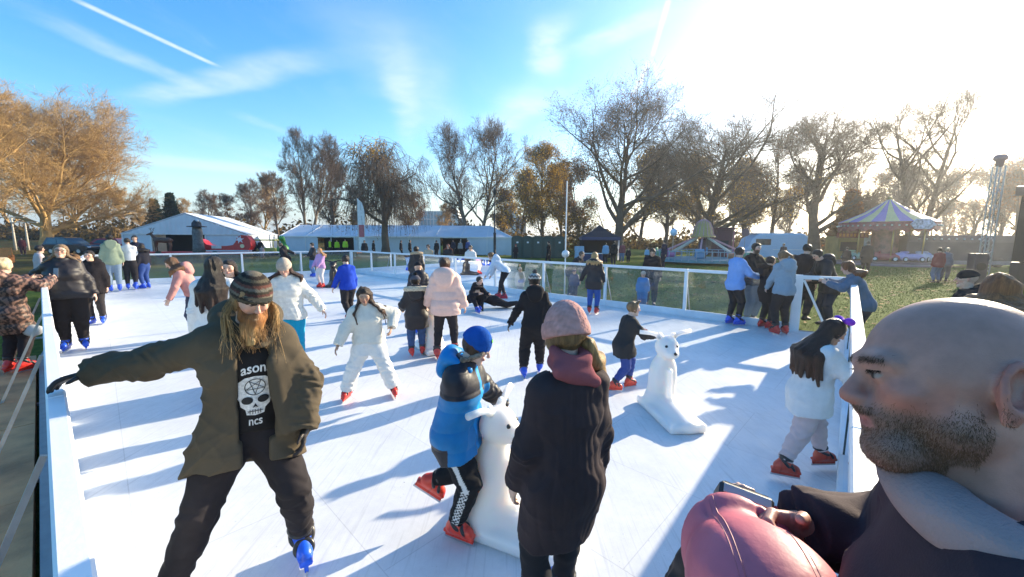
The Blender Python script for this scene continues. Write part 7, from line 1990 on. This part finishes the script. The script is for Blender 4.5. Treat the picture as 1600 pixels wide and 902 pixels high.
# white print on the shirt: pieces laid on the cloth itself
def shirt_print():
    body = bearded; shirt = [c for c in body.children if c.name.startswith('t_shirt')][0]
    bvh = BVHTree.FromObject(shirt, bpy.context.evaluated_depsgraph_get()) if False else None
    me = shirt.data; bvh = BVHTree.FromPolygons([v.co[:] for v in me.vertices], [p.vertices[:] for p in me.polygons])
    s = bs; X = Vector(s.R[:, 0]) * -1; Z = Vector(s.R[:, 2]); Y = Vector(s.R[:, 1])
    org = Vector(s.tp(-.035, 0, s.tl * .42))
    def put(x, z, off=.004):
        o = org + X * x + Z * z + Y * .6
        hit = bvh.ray_cast(o, -Y)
        return (hit[0] + Y * off) if hit[0] is not None else org + X * x + Z * z + Y * .14
    pw = mat('white_print', (.72, .70, .66), .8, 0, .25, 60); pb = mat('black_print', (.02, .018, .018), .8, 0, 0)
    def sheet(name, polys, m, off, step=.012):
        V = []; Fc = []
        for pl in polys:
            bm = bmesh.new(); vs = [bm.verts.new((x, z, 0)) for x, z in pl]
            try: bm.faces.new(vs)
            except ValueError: bm.free(); continue
            bmesh.ops.triangulate(bm, faces=bm.faces[:])
            for _ in range(3):
                es = [e for e in bm.edges if e.calc_length() > step]
                if not es: break
                bmesh.ops.subdivide_edges(bm, edges=es, cuts=1); bmesh.ops.triangulate(bm, faces=bm.faces[:])
            n = len(V); bm.verts.index_update()
            V += [put(v.co.x, v.co.y, off) for v in bm.verts]; Fc += [tuple(n + v.index for v in f.verts) for f in bm.faces]; bm.free()
        return mesh_obj(name, V, Fc, m, shirt)
    circ = lambda cx, cz, rx, rz, n=28: [(cx + rx * math.cos(2 * PI * i / n), cz + rz * math.sin(2 * PI * i / n)) for i in range(n)]
    k = 1.0
    skull = [(.0, .105), (.045, .098), (.078, .07), (.09, .03), (.085, -.01), (.07, -.035), (.066, -.065), (.045, -.085), (.04, -.115), (.0, -.122), (-.04, -.115), (-.045, -.085), (-.066, -.065), (-.07, -.035), (-.085, -.01), (-.09, .03), (-.078, .07), (-.045, .098)]
    sheet('skull_print', [skull], pw, .004)
    sheet('skull_hollows', [circ(-.036, -.032, .026, .021), circ(.036, -.032, .026, .021), [(0, -.05), (.013, -.077), (0, -.07), (-.013, -.077)], [(-.034, -.094), (.034, -.094), (.034, -.098), (-.034, -.098)]] +
          [[(x, -.086), (x + .003, -.086), (x + .003, -.112), (x, -.112)] for x in (-.026, -.014, -.002, .01, .022)], pb, .0075)
    ring = []
    c0 = (0, .042)
    for i in range(28):
        a0, a1 = 2 * PI * i / 28, 2 * PI * (i + 1) / 28
        ring.append([(c0[0] + r_ * math.cos(a), c0[1] + r_ * math.sin(a)) for r_, a in ((.044, a0), (.048, a0), (.048, a1), (.044, a1))])
    st = [(c0[0] + .043 * math.cos(R(-90 + 144 * i)), c0[1] + .043 * math.sin(R(-90 + 144 * i))) for i in range(6)]
    for a, b in zip(st, st[1:]):
        d = Vector((b[0] - a[0], b[1] - a[1])).normalized() * .0016; ring.append([(a[0] - d.y, a[1] + d.x), (b[0] - d.y, b[1] + d.x), (b[0] + d.y, b[1] - d.x), (a[0] + d.y, a[1] - d.x)])
    sheet('star_ring_print', ring, pb, .0075)
    def text(txt, cx, cz, size, arc, name):
        cu = bpy.data.curves.new('lettering', 'FONT'); cu.body = txt; cu.size = size; cu.align_x = 'CENTER'; cu.resolution_u = 3; cu.offset = size * .018; cu.shear = 0
        ob = bpy.data.objects.new('lettering', cu); COL.objects.link(ob); bpy.context.view_layer.update()
        me2 = bpy.data.meshes.new_from_object(ob.evaluated_get(bpy.context.evaluated_depsgraph_get()))
        bpy.data.objects.remove(ob)
        V = []
        for v in me2.vertices:
            x, y = v.co.x, v.co.y; a = x * arc
            V.append(put(cx + x * .98, cz + y * 1.25 - x * x * arc, .005))
        mesh_obj(name, V, [tuple(p.vertices) for p in me2.polygons], pw, shirt)
    text("asons'", .012, .128, .062, 2.2, 'lettering'); text('ncs', .0, -.172, .05, -1.5, 'lettering')
    r = np.random.default_rng(2); fl_ = []
    for i in range(26):
        sg = 1 if i % 2 else -1; x = sg * r.uniform(.088, .112); z = r.uniform(-.12, .08); fl_.append(circ(x, z, r.uniform(.003, .008), r.uniform(.006, .012), 7))
    sheet('scroll_print', fl_, pw, .004)
shirt_print()

# ------------------------------------------------------------------ the woman in the long coat
wp2 = Vector((.245, 1.66, 0)); wy = rel(wp2, 34)
def vertical_quilt(F, s):
    W = Waves(5, 5, (8, 20))
    F.warp(lambda x, y, z: -.004 * np.abs(np.sin(np.arctan2(x, y + .02) * 9 + 1.2 * W(x, y, z))) ** .5)
pinkhat = lambda P, s: V3(.50, .27, .24) * (1 + .3 * Waves(5, 8, (180, 380))(P[:, 0], P[:, 1], P[:, 2]))[:, None]
def scarf(s, body, vox):
    v = .0075; B = s.B; F = Field(s.neck - .25, s.neck + .28, v); n = s.neck
    Rr = s.R @ rotx(R(12)); F.torus(n + s.R @ V3(0, -.01, .045), Rr, .068, .028, .02, (1.0, 1.1)); F.torus(n + s.R @ V3(0, -.005, .095), s.R @ rotx(R(16)), .064, .028, .02, (1.0, 1.1))
    F.cone(n + s.R @ V3(-.09, -.07, .05), n + s.R @ V3(.07, -.09, -.01), .035, .03, .03)
    W = Waves(9, 8, (35, 90)); F.warp(lambda x, y, z: .008 * W(x, y, z)); F.build('scarf', M['fleece'], body, (.27, .085, .095), 1)
    h = s.hh; r = np.random.default_rng(6); b = MB()
    K = Field(s.sh[1] - V3(.3, .25, .45), s.sh[1] + V3(.2, .3, .35), v); sh = s.sh[1]
    for j in range(5):
        o_ = V3(.012 * (j - 2), .014 * (j - 2), 0)
        q = [s.hp(.36, -.02 - .09 * j, -.08), s.hp(.56, -.06 - .06 * j, -.5), sh + s.R @ (V3(.045, .02, .095) + o_), sh + s.R @ (V3(.092, .045, -.03) + o_), sh + s.R @ (V3(.10, .06, -.22 - .03 * (j % 3)) + o_)]
        for (a0, a1, r0, r1) in zip(q, q[1:], (.024, .024, .024, .02), (.024, .024, .02, .006)): K.cone(a0, a1, r0, r1, .02)
    Wh = Waves(44, 9, (90, 200), .2); K.warp(lambda x, y, z: .005 * Wh(x, y, z))
    K.build('hair_lock', M['hair'], body, lambda P: np.clip(V3(.40, .25, .10) * (1 + .8 * Waves(3, 8, (120, 260), .12)(P[:, 0], P[:, 1], P[:, 2]))[:, None], .01, 1), 1)
    for i in range(230):
        t = r.uniform(); a = s.hp(.28 + .08 * r.uniform(), .16 - .36 * t, -.02 - .1 * r.uniform()); L_ = r.uniform(.26, .48)
        c = s.sh[1] + s.R @ V3(.03 + .05 * r.uniform(), .02 + .07 * r.uniform(), .055 - .02 * r.uniform()); e = c + s.R @ V3(.03 + .02 * r.normal(), .02 * r.normal() + .03, 0) + V3(0, 0, -L_ * .75)
        b.col(tuple(V3(.5, .33, .14) * r.uniform(.5, 1.35))).tube([a, (a + c) / 2 + V3(.006 * r.normal(), .0, 0), c, (c + e) / 2 + V3(.008 * r.normal(), .004 * r.normal(), 0), e], [.004, .0045, .004, .003, .001], 4, False)
    b.build('loose_strands', M['hair'], body, True)
woman, wos = make_person('woman in a long plum-black coat and dusty pink ribbed beanie, seen from behind', wp2, wy, 1.615, fat=.85, skin='fair', vox=.006,
    top=dict(name='long_coat', color=lambda P, s: V3(.042, .030, .033) * (1 + .2 * Waves(5, 6, (6, 16))(P[:, 0], P[:, 1], P[:, 2]))[:, None], hem=.34, t=.028, arm=.95, fold=.008, collar=.0, mat='cloth', seed=41, post=vertical_quilt, flare=.0),
    legs=dict(color=(.022, .022, .026), t=.006, fold=.004), feet=dict(skate=BLUE), hair=dict(style='short', color=(.2, .12, .05), nape=-.3),
    hat=dict(color=pinkhat, cuffcol=pinkhat, rib=.0045, nrib=30, tall=.16, cuffh=.24, level=.08, cuffthick=.045, thick=.085), extra=scarf,
    pose=dict(shw=.86, hands=[(-.13, .09, .45), (.15, .05, .43)], feet=[(-.07, 0, 0), (.08, .12, 0)], head=(-8, 4, 0)), hand=[None, dict(curl=62, n=(1, .2, .1))])

# ------------------------------------------------------------------ the boy in the blue hat
gp = ground(712, 832); gy = rel(gp, -112); Hg = height_at(gp, 512) * 1.015
def boycoat(P, s):
    z = (P[:, 2] - s.lift) / s.B; C = np.tile(V3(.008, .19, .46), (len(P), 1))
    blk = V3(.022, .022, .03)
    C[(z > .69)] = blk
    C[sleeve_mask(P, s) & (np.abs(P[:, 0]) > .075)] = blk
    zp = (np.abs(P[:, 0]) < .022) & (P[:, 1] > .05); C[zp] = (.01, .30, .72)
    side = (z < .46) & (np.abs(P[:, 0]) > .12) & (P[:, 1] < .03); C[side] = (.03, .03, .035)
    return C * (1 + .12 * Waves(4, 6, (10, 30))(P[:, 0], P[:, 1], P[:, 2]))[:, None]
def boytrousers(P, s):
    C = np.tile(V3(.016, .016, .018), (len(P), 1))
    for i, sg in ((0, -1), (1, 1)):
        a, b = s.hipj[i], s.an[i]; k = s.kn[i]
        for (p0, p1, chk) in ((a, k, False), (k, b, True)):
            d = unit(p1 - p0); L_ = np.linalg.norm(p1 - p0); t = (P - p0) @ d; off = P - p0 - t[:, None] * d
            x = off @ unit(V3(sg, 0, 0) - d * d[0] * sg); y = off @ np.cross(d, unit(V3(sg, 0, 0) - d * d[0] * sg))
            m = (x > .02) & (np.abs(y) < (.024 if chk else .016)) & (t > -.02) & (t < L_ + .02)
            if chk: m = m & (((np.floor(t / .013) + np.floor((y + .1) / .013)) % 2) == 0)
            C[m] = (.68, .68, .66)
    return C
def boyextra(s, body, vox):
    n = s.neck; Hf = Field(n - .25, n + .25, .0065); B_ = s.B
    Hf.ell(n + s.R @ V3(0, -.075, .03) * B_, V3(.075, .045, .055) * B_, s.R, .02); Hf.ell(n + s.R @ V3(0, -.09, -.02) * B_, V3(.065, .035, .06) * B_, s.R, .03)
    for sg in (-1, 1): Hf.cone(n + s.R @ V3(sg * .055, -.05, .035) * B_, n + s.R @ V3(sg * .045, .035, .005) * B_, .028 * B_, .02 * B_, .02)
    Wq = Waves(61, 7, (20, 60)); Cq = Creases(62, 4, (30, 60)); Hf.warp(lambda x, y, z: .006 * Wq(x, y, z) - .005 * Cq(x, y, z)); Hf.build('hood', M['puffer'], body, (.008, .22, .55), 1)
    h = s.hh; K = Field(s.hc - .4, s.hc + .3, .006)
    Rr = s.Rh @ rotx(R(62)); K.torus(s.hp(0, -.02, -.22), s.Rh @ rotx(R(40)), .40 * h, .075 * h, 0, (1.05, 1.1)); W = Waves(8, 10, (90, 240)); K.warp(lambda x, y, z: .012 * W(x, y, z)); K.build('fur_trim', M['fur'], body, lambda P: V3(.34, .27, .21) * (1 + .5 * Waves(3, 8, (80, 200))(P[:, 0], P[:, 1], P[:, 2]))[:, None], 0)
    # green leaf-like emblem on the front of the hat
    me = [c for c in body.children if c.name.startswith('beanie')][0].data; bvh = BVHTree.FromPolygons([v.co[:] for v in me.vertices], [p.vertices[:] for p in me.polygons])
    def dab(name, col, pts, off):
        V = []; 
        for (x, z) in pts:
            o = Vector(s.hp(x, 1.2, z)); d = Vector(s.Rh @ V3(0, -1, 0)); hit = bvh.ray_cast(o, d); V.append((hit[0] - d * off) if hit[0] is not None else o)
        mesh_obj(name, V, [tuple(range(len(V)))], mat(name, col, .7), body)
    dab('green_patch', (.12, .42, .05), [(.02 + .07 * math.cos(a * .7), .42 + .055 * math.sin(a * .7)) for a in range(9)], .006)
    dab('green_patch', (.2, .5, .1), [(-.1 + .05 * math.cos(a * .7), .46 + .045 * math.sin(a * .7)) for a in range(9)], .006)
hatb = lambda P, s: V3(.012, .085, .36) * (1 + .12 * Waves(5, 8, (120, 300))(P[:, 0], P[:, 1], P[:, 2]))[:, None]
aidp = ground(792, 822)
def gl(pw): return tuple(to_local(pw, gp, gy) / (Hg - .075 * max(.72, Hg / 1.72)) - V3(0, 0, .075 * max(.72, Hg / 1.72) / (Hg - .075 * max(.72, Hg / 1.72))))
hR = at(752, 661, 2.58); hL = at(788, 634, 2.72)
boy, bos = make_person('boy in a blue beanie and black and blue padded coat pushing a white skating aid', gp, gy, Hg, skin='pale', vox=.006, browc=(.12, .07, .04),
    top=dict(color=boycoat, hem=.39, t=.038, mat='puffer', quilt=(.12, .009), fold=.007, collar=.05, arm=1.05, seed=51), legs=dict(color=boytrousers, t=.016, fold=.006, len=.9), feet=dict(skate=(.70, .05, .025)),
    hair=dict(style='short', color=(.09, .05, .03)), hat=dict(color=hatb, cuff=False, rib=.0, thick=.07, level=.12, tall=.1), extra=boyextra,
    pose=dict(lean=10, hands=[gl(hL), gl(hR)], feet=[(-.06, -.15, .13), (.05, .02, 0)], footpitch=(34, 0), head=(6, 22, 0), hip=(0, .0, -.02), poles=[(-.8, -.6, -.6), (1, -.5, -.45)]),
    hand=[dict(curl=75, n=(0, .2, 1)), dict(curl=75, n=(0, .2, 1))])

# ------------------------------------------------------------------ the girl with the purple bow
pp = ground(1250, 740); py = rel(pp, -62)
def bow(s, body, vox):
    h = s.hh; F = Field(s.hp(0, .1, .45) - .15, s.hp(0, .1, .45) + .15, .006); c = s.hp(.05, .12, .52); x = s.Rh[:, 0]; 
    for sg in (-1, 1): F.cone(c, c + x * sg * .055 + s.Rh[:, 2] * .012, .012, .03, .01, s.Rh[:, 1], 1.4)
    F.ell(c, .016); F.build('bow', M['cloth'], body, (.25, .05, .5), 1)
make_person('girl with a purple bow in long dark hair, white hooded top, at the right rail', pp, py, height_at(pp, 494) * .99, skin='tan', vox=.0065, extra=bow,
    top=dict(name='hooded_top', color=(.72, .71, .70), hem=.40, t=.04, mat='fleece', fold=.009, arm=1.1, flare=.03, seed=61), legs=dict(color=(.58, .46, .46), t=.014, fold=.008), feet=dict(skate=(.5, .06, .03)),
    hair=dict(style='long', color=(.03, .014, .01), tip=(.09, .04, .02), length=1.9, arc=.5, out=1.3, vol=1.0, seed=3), pose=dict(lean=9, head=(6, 22, 0), hands=[(-.1, .28, .62), (.12, .28, .62)], poles=[(-1, -.5, -.6), (1, -.5, -.6)], feet=[(-.09, .17, 0), (.09, -.16, 0)]))

# ------------------------------------------------------------------ the bald man beside the photographer
by_ = 55.0
Hm = 1.845
bpose = dict(lean=10, head=(11.7, 2.6, 14.3), hs=.99)
s0 = skeleton(Hm, .02, **bpose)
q0 = V3(.580, .511, 1.759) - rotz(R(by_)) @ s0.hc
bmp = Vector(q0)
def hood_down(s, body, vox):
    v = .006; F = Field(s.neck - V3(.3, .3, .25), s.neck + V3(.3, .3, .25), v); n = s.neck; Rr = s.R
    F.torus(n + Rr @ V3(0, -.012, .0), Rr @ rotx(R(22)), .098, .028, .02, (1.12, 1.05)); F.torus(n + Rr @ V3(0, -.045, .0), Rr @ rotx(R(12)), .118, .03, .03, (1.1, 1.0))
    W = Waves(19, 9, (18, 60)); Cq = Creases(91, 5, (24, 50)); F.warp(lambda x, y, z: .013 * W(x, y, z) - .009 * Cq(x * .8, y * .8, z * 1.6)); F.build('hood', M['fleece'], body, lambda P: V3(.33, .24, .235) * (1 + .15 * Waves(6, 7, (20, 60))(P[:, 0], P[:, 1], P[:, 2]))[:, None], 1)
    # short beard and brow hairs
    me = body.data; cen = Vector(s.hc); r = np.random.default_rng(12); b = MB(); h = s.hh
    bvh = BVHTree.FromPolygons([vv.co[:] for vv in me.vertices], [pp_.vertices[:] for pp_ in me.polygons])
    V = []; Fc = []; Cc = []
    def hairs(n_, fn, ln, wd, cols):
        for _ in range(n_):
            q, dr = fn(); o = Vector(s.hp(*q)); d = Vector(s.Rh @ unit(V3(dr)))
            hit = bvh.ray_cast(o + d * .25, -d)
            if hit[0] is None: continue
            nrm = hit[1]; g = (Vector((0, 0, -1)) - nrm * -nrm.z * 1.0); t_ = (nrm * .25 + g * .9 + Vector(r.normal(size=3)) * .35).normalized()
            sd = t_.cross(nrm).normalized() * wd; p0 = hit[0]; L_ = ln * r.uniform(.5, 1.3); k = len(V)
            V.extend([p0 - sd, p0 + sd, p0 + t_ * L_]); Fc.append((k, k + 1, k + 2)); c = V3(cols) * r.uniform(.5, 1.5); Cc.extend([c] * 3)
    def fb():
        while True:
            a = r.uniform(-1.8, 1.8); z = r.uniform(-.56, .0); fa = abs(a)
            top = -.20 + .0 * fa if fa < .7 else -.17 + .16 * max(0, fa - 1.1)          # cheek line, rising to the sideburn
            if z > top + r.normal() * .03: continue
            if fa > 1.25 and z < -.36 + (fa - 1.25) * .5: continue
            if z > -.24 and r.uniform() < .25: continue
            if fa > 1.45 and r.uniform() < .45: continue
            return (0, .05, max(z, -.47)), (math.sin(a), math.cos(a), -.35 - 6 * max(0, -.47 - z) if z < -.36 else 0)
    O = Vector(s.hp(0, .06, -.2)); n_ = 0
    while n_ < 26000:
        a = r.uniform(-1.9, 1.9); el = r.uniform(-1.45, .55); d = Vector(s.Rh @ V3(math.sin(a) * math.cos(el), math.cos(a) * math.cos(el), math.sin(el)))
        hit = bvh.ray_cast(O + d * .3, -d); n_ += 1
        if hit[0] is None: continue
        q = (s.Rh.T @ (np.array(hit[0]) - s.hc)) / h; x, y, z = abs(q[0]), q[1], q[2]
        top = -.19 + .55 * max(0, x - .25) + .35 * max(0, .12 - y)                # cheek line rising to the sideburn
        lo_ = -.56 + .9 * max(0, .12 - y)
        if z > top + r.normal() * .035 or z < lo_ + r.normal() * .03 or y < -.06 + r.normal() * .02: continue
        if y > .3 and x < .1 and abs(z + .24) < .032: continue
        nrm = hit[1]; g = Vector((0, 0, -1)); g = (g - nrm * g.dot(nrm)); t_ = (nrm * .3 + g * .9 + Vector(r.normal(size=3)) * .4).normalized()
        sd = t_.cross(nrm).normalized() * .0002; L_ = .0058 * r.uniform(.5, 1.3); k = len(V); p0 = hit[0]
        V.extend([p0 - sd, p0 + sd, p0 + t_ * L_]); Fc.append((k, k + 1, k + 2)); Cc.extend([V3(.14, .075, .045) * r.uniform(.5, 1.5)] * 3)
    hairs(500, lambda: ((r.uniform(-.1, .1), .2, r.uniform(-.2, -.155)), (0, 1, 0)), .005, .00025, (.12, .075, .05))
    hairs(380, lambda: ((r.choice([-1, 1]) * r.uniform(.05, .21), .1, .115 + r.normal() * .011), (0, 1, 0)), .006, .0003, (.07, .045, .03))
    hairs(260, lambda: ((r.choice([-1, 1]) * r.uniform(.07, .18), .1, .055), (0, 1, 0)), .007, .0003, (.02, .015, .01))
    mesh_obj('beard', V, Fc, M['cloth'], body, cols=np.array(Cc))
bmB = Hm - .02
def ml(pw): return tuple(to_local(pw, bmp, by_) / bmB - V3(0, 0, .02 / bmB))
cam_w = at(1250, 822, .74)
bald, bms = make_person('bald man with a short brown beard in profile, dark coat over a pale grey hood', bmp, by_, Hm, skin=(.43, .22, .17), vox=.0042, stubble=((.12, .075, .058), .6), browc=(.07, .04, .03),
    top=dict(name='coat', color=lambda P, s: V3(.052, .032, .038) * (1 + .15 * Waves(6, 7, (20, 50))(P[:, 0], P[:, 1], P[:, 2]))[:, None], hem=.4, t=.045, arm=1.1, fold=.009, collar=.005, seed=71), legs=dict(color=(.03, .03, .04), t=.02), feet=dict(shoe=BLACK), extra=hood_down,
    pose=dict(bpose, hands=[(-.16, .1, .5), ml(cam_w)], poles=[None, (1, -.3, -.8)]), hand=[None, dict(curl=60, n=(1, 0, .2))])
hw = bald.matrix_basis @ Vector(bms.wr[1] + unit(bms.wr[1] - bms.el[1]) * .10)
# the small camera in his hand
o = MB().box((0, 0, 0), (.105, .034, .065), None, .006).build('camera_body', M['black'], None); o.name = 'compact_camera'
MB().cyl((0, -.03, 0), .024, .03, 20, 'y').build('lens', M['black'], o); MB().box((0, .0185, 0), (.085, .003, .05), None, .001).build('screen', GLS, o); MB().box((0, 0, .0345), (.09, .02, .004), None, .001).build('top_plate', M['galv'], o)
MB().tube([(.054, 0, .03), (.065, .0, .0), (.054, 0, -.03)], .004, 6).build('red_strap', mat('red_strap', (.45, .03, .03), .6), o)
o.location = at(1160, 784, .80); o.rotation_euler = (R(35), R(10), R(-24)); tag(o, 'small black camera held out over the pink hood', 'camera')

# ------------------------------------------------------------------ the child in the pink hood
cp = Vector((.43, .60, 0)); cy = rel(cp, 22)
def pinkhood(s, body, vox):
    v = .006; h = s.hh; F = Field(s.hc - V3(.26, .3, .3), s.hc + V3(.26, .26, .24), v); p = s.hp; Rm = s.Rh
    F.ell(p(0, -.09, .06), V3(.57, .56, .50) * h, Rm, 0); F.ell(p(.1, -.35, .02), V3(.46, .4, .42) * h, Rm, .06); F.torus(p(0, .36, .02), Rm @ rotx(R(78)), .46 * h, .05 * h, .05, (1.05, 1.0)); F.cone(p(0, -.2, -.2), s.neck + s.R @ V3(0, -.05, -.03), .40 * h, .40 * h, .08)
    F.ell(p(0, -.62, .05), V3(.16, .2, .2) * h, Rm, .08)
    F.ell(p(0, .55, -.12), V3(.33, .55, .40) * h, Rm, .02, 'sub'); F.ell(p(0, .02, -.08), V3(.36, .42, .46) * h, Rm, .0, 'sub')
    W = Waves(29, 8, (14, 40)); W2 = Waves(31, 5, (40, 80))
    Cz = Creases(77, 3, (12, 24)); F.warp(lambda x, y, z: .012 * W(x * .8, y * .8, z * .8) - .008 * Cz(x, y, z) + .005 * np.exp(-((np.abs(x - s.hc[0] + .02 * np.sin(9 * y)) - .05) / .004) ** 2))
    F.build('hood', M['puffer'], body, lambda P: V3(.50, .125, .165) * (1 + .12 * W(P[:, 0], P[:, 1], P[:, 2]))[:, None], 3)
def hood_seams(s, body):
    me = [c for c in body.children if c.name.startswith('hood')][0].data; bvh = BVHTree.FromPolygons([v.co[:] for v in me.vertices], [p.vertices[:] for p in me.polygons])
    c = Vector(s.hc); b = MB(); X, Y, Z = (Vector(s.Rh[:, i]) for i in range(3))
    def line(f, n, r_):
        pts = []
        for i in range(n + 1):
            o, d = f(i / n); hit = bvh.ray_cast(o + d * .5, -d)
            if hit[0] is not None and (hit[0] - o).length > .05: pts.append(hit[0])
        if len(pts) > 2: b.tube(pts, r_, 5, False)
    for sg in (-1, 1):
        line(lambda t: (c + X * sg * .052 + Y * -.02, (Y * math.cos(R(40 + 150 * t)) + Z * math.sin(R(40 + 150 * t))).normalized()), 30, .0013)
        line(lambda t: (c + X * sg * .060 + Y * -.02, (Y * math.cos(R(40 + 150 * t)) + Z * math.sin(R(40 + 150 * t))).normalized()), 30, .0007)
    b.build('seam', mat('hood_seam', (.40, .10, .13), .6), body)
child, cs = make_person('child with a big dusty pink hood up and black coat, at the bottom edge', cp, cy, 1.43, skin='fair', vox=.007, extra=pinkhood,
    top=dict(color=(.018, .016, .018), hem=.42, t=.035, mat='puffer', quilt=(.12, .008)), legs=dict(color=BLACK), feet=dict(skate=BLUE),
    pose=dict(head=(0, 8, 0), hands=[tuple(to_local(at(1128, 815, .80), cp, cy) / 1.365 - V3(0, 0, .055)), (.16, .22, .62)], poles=[(-.3, -.2, -1), None]), hand=[dict(dir=tuple(unit(V3(.25, .3, 1))), n=(-1, 0, .1), curl=55), None])
hood_seams(cs, child)
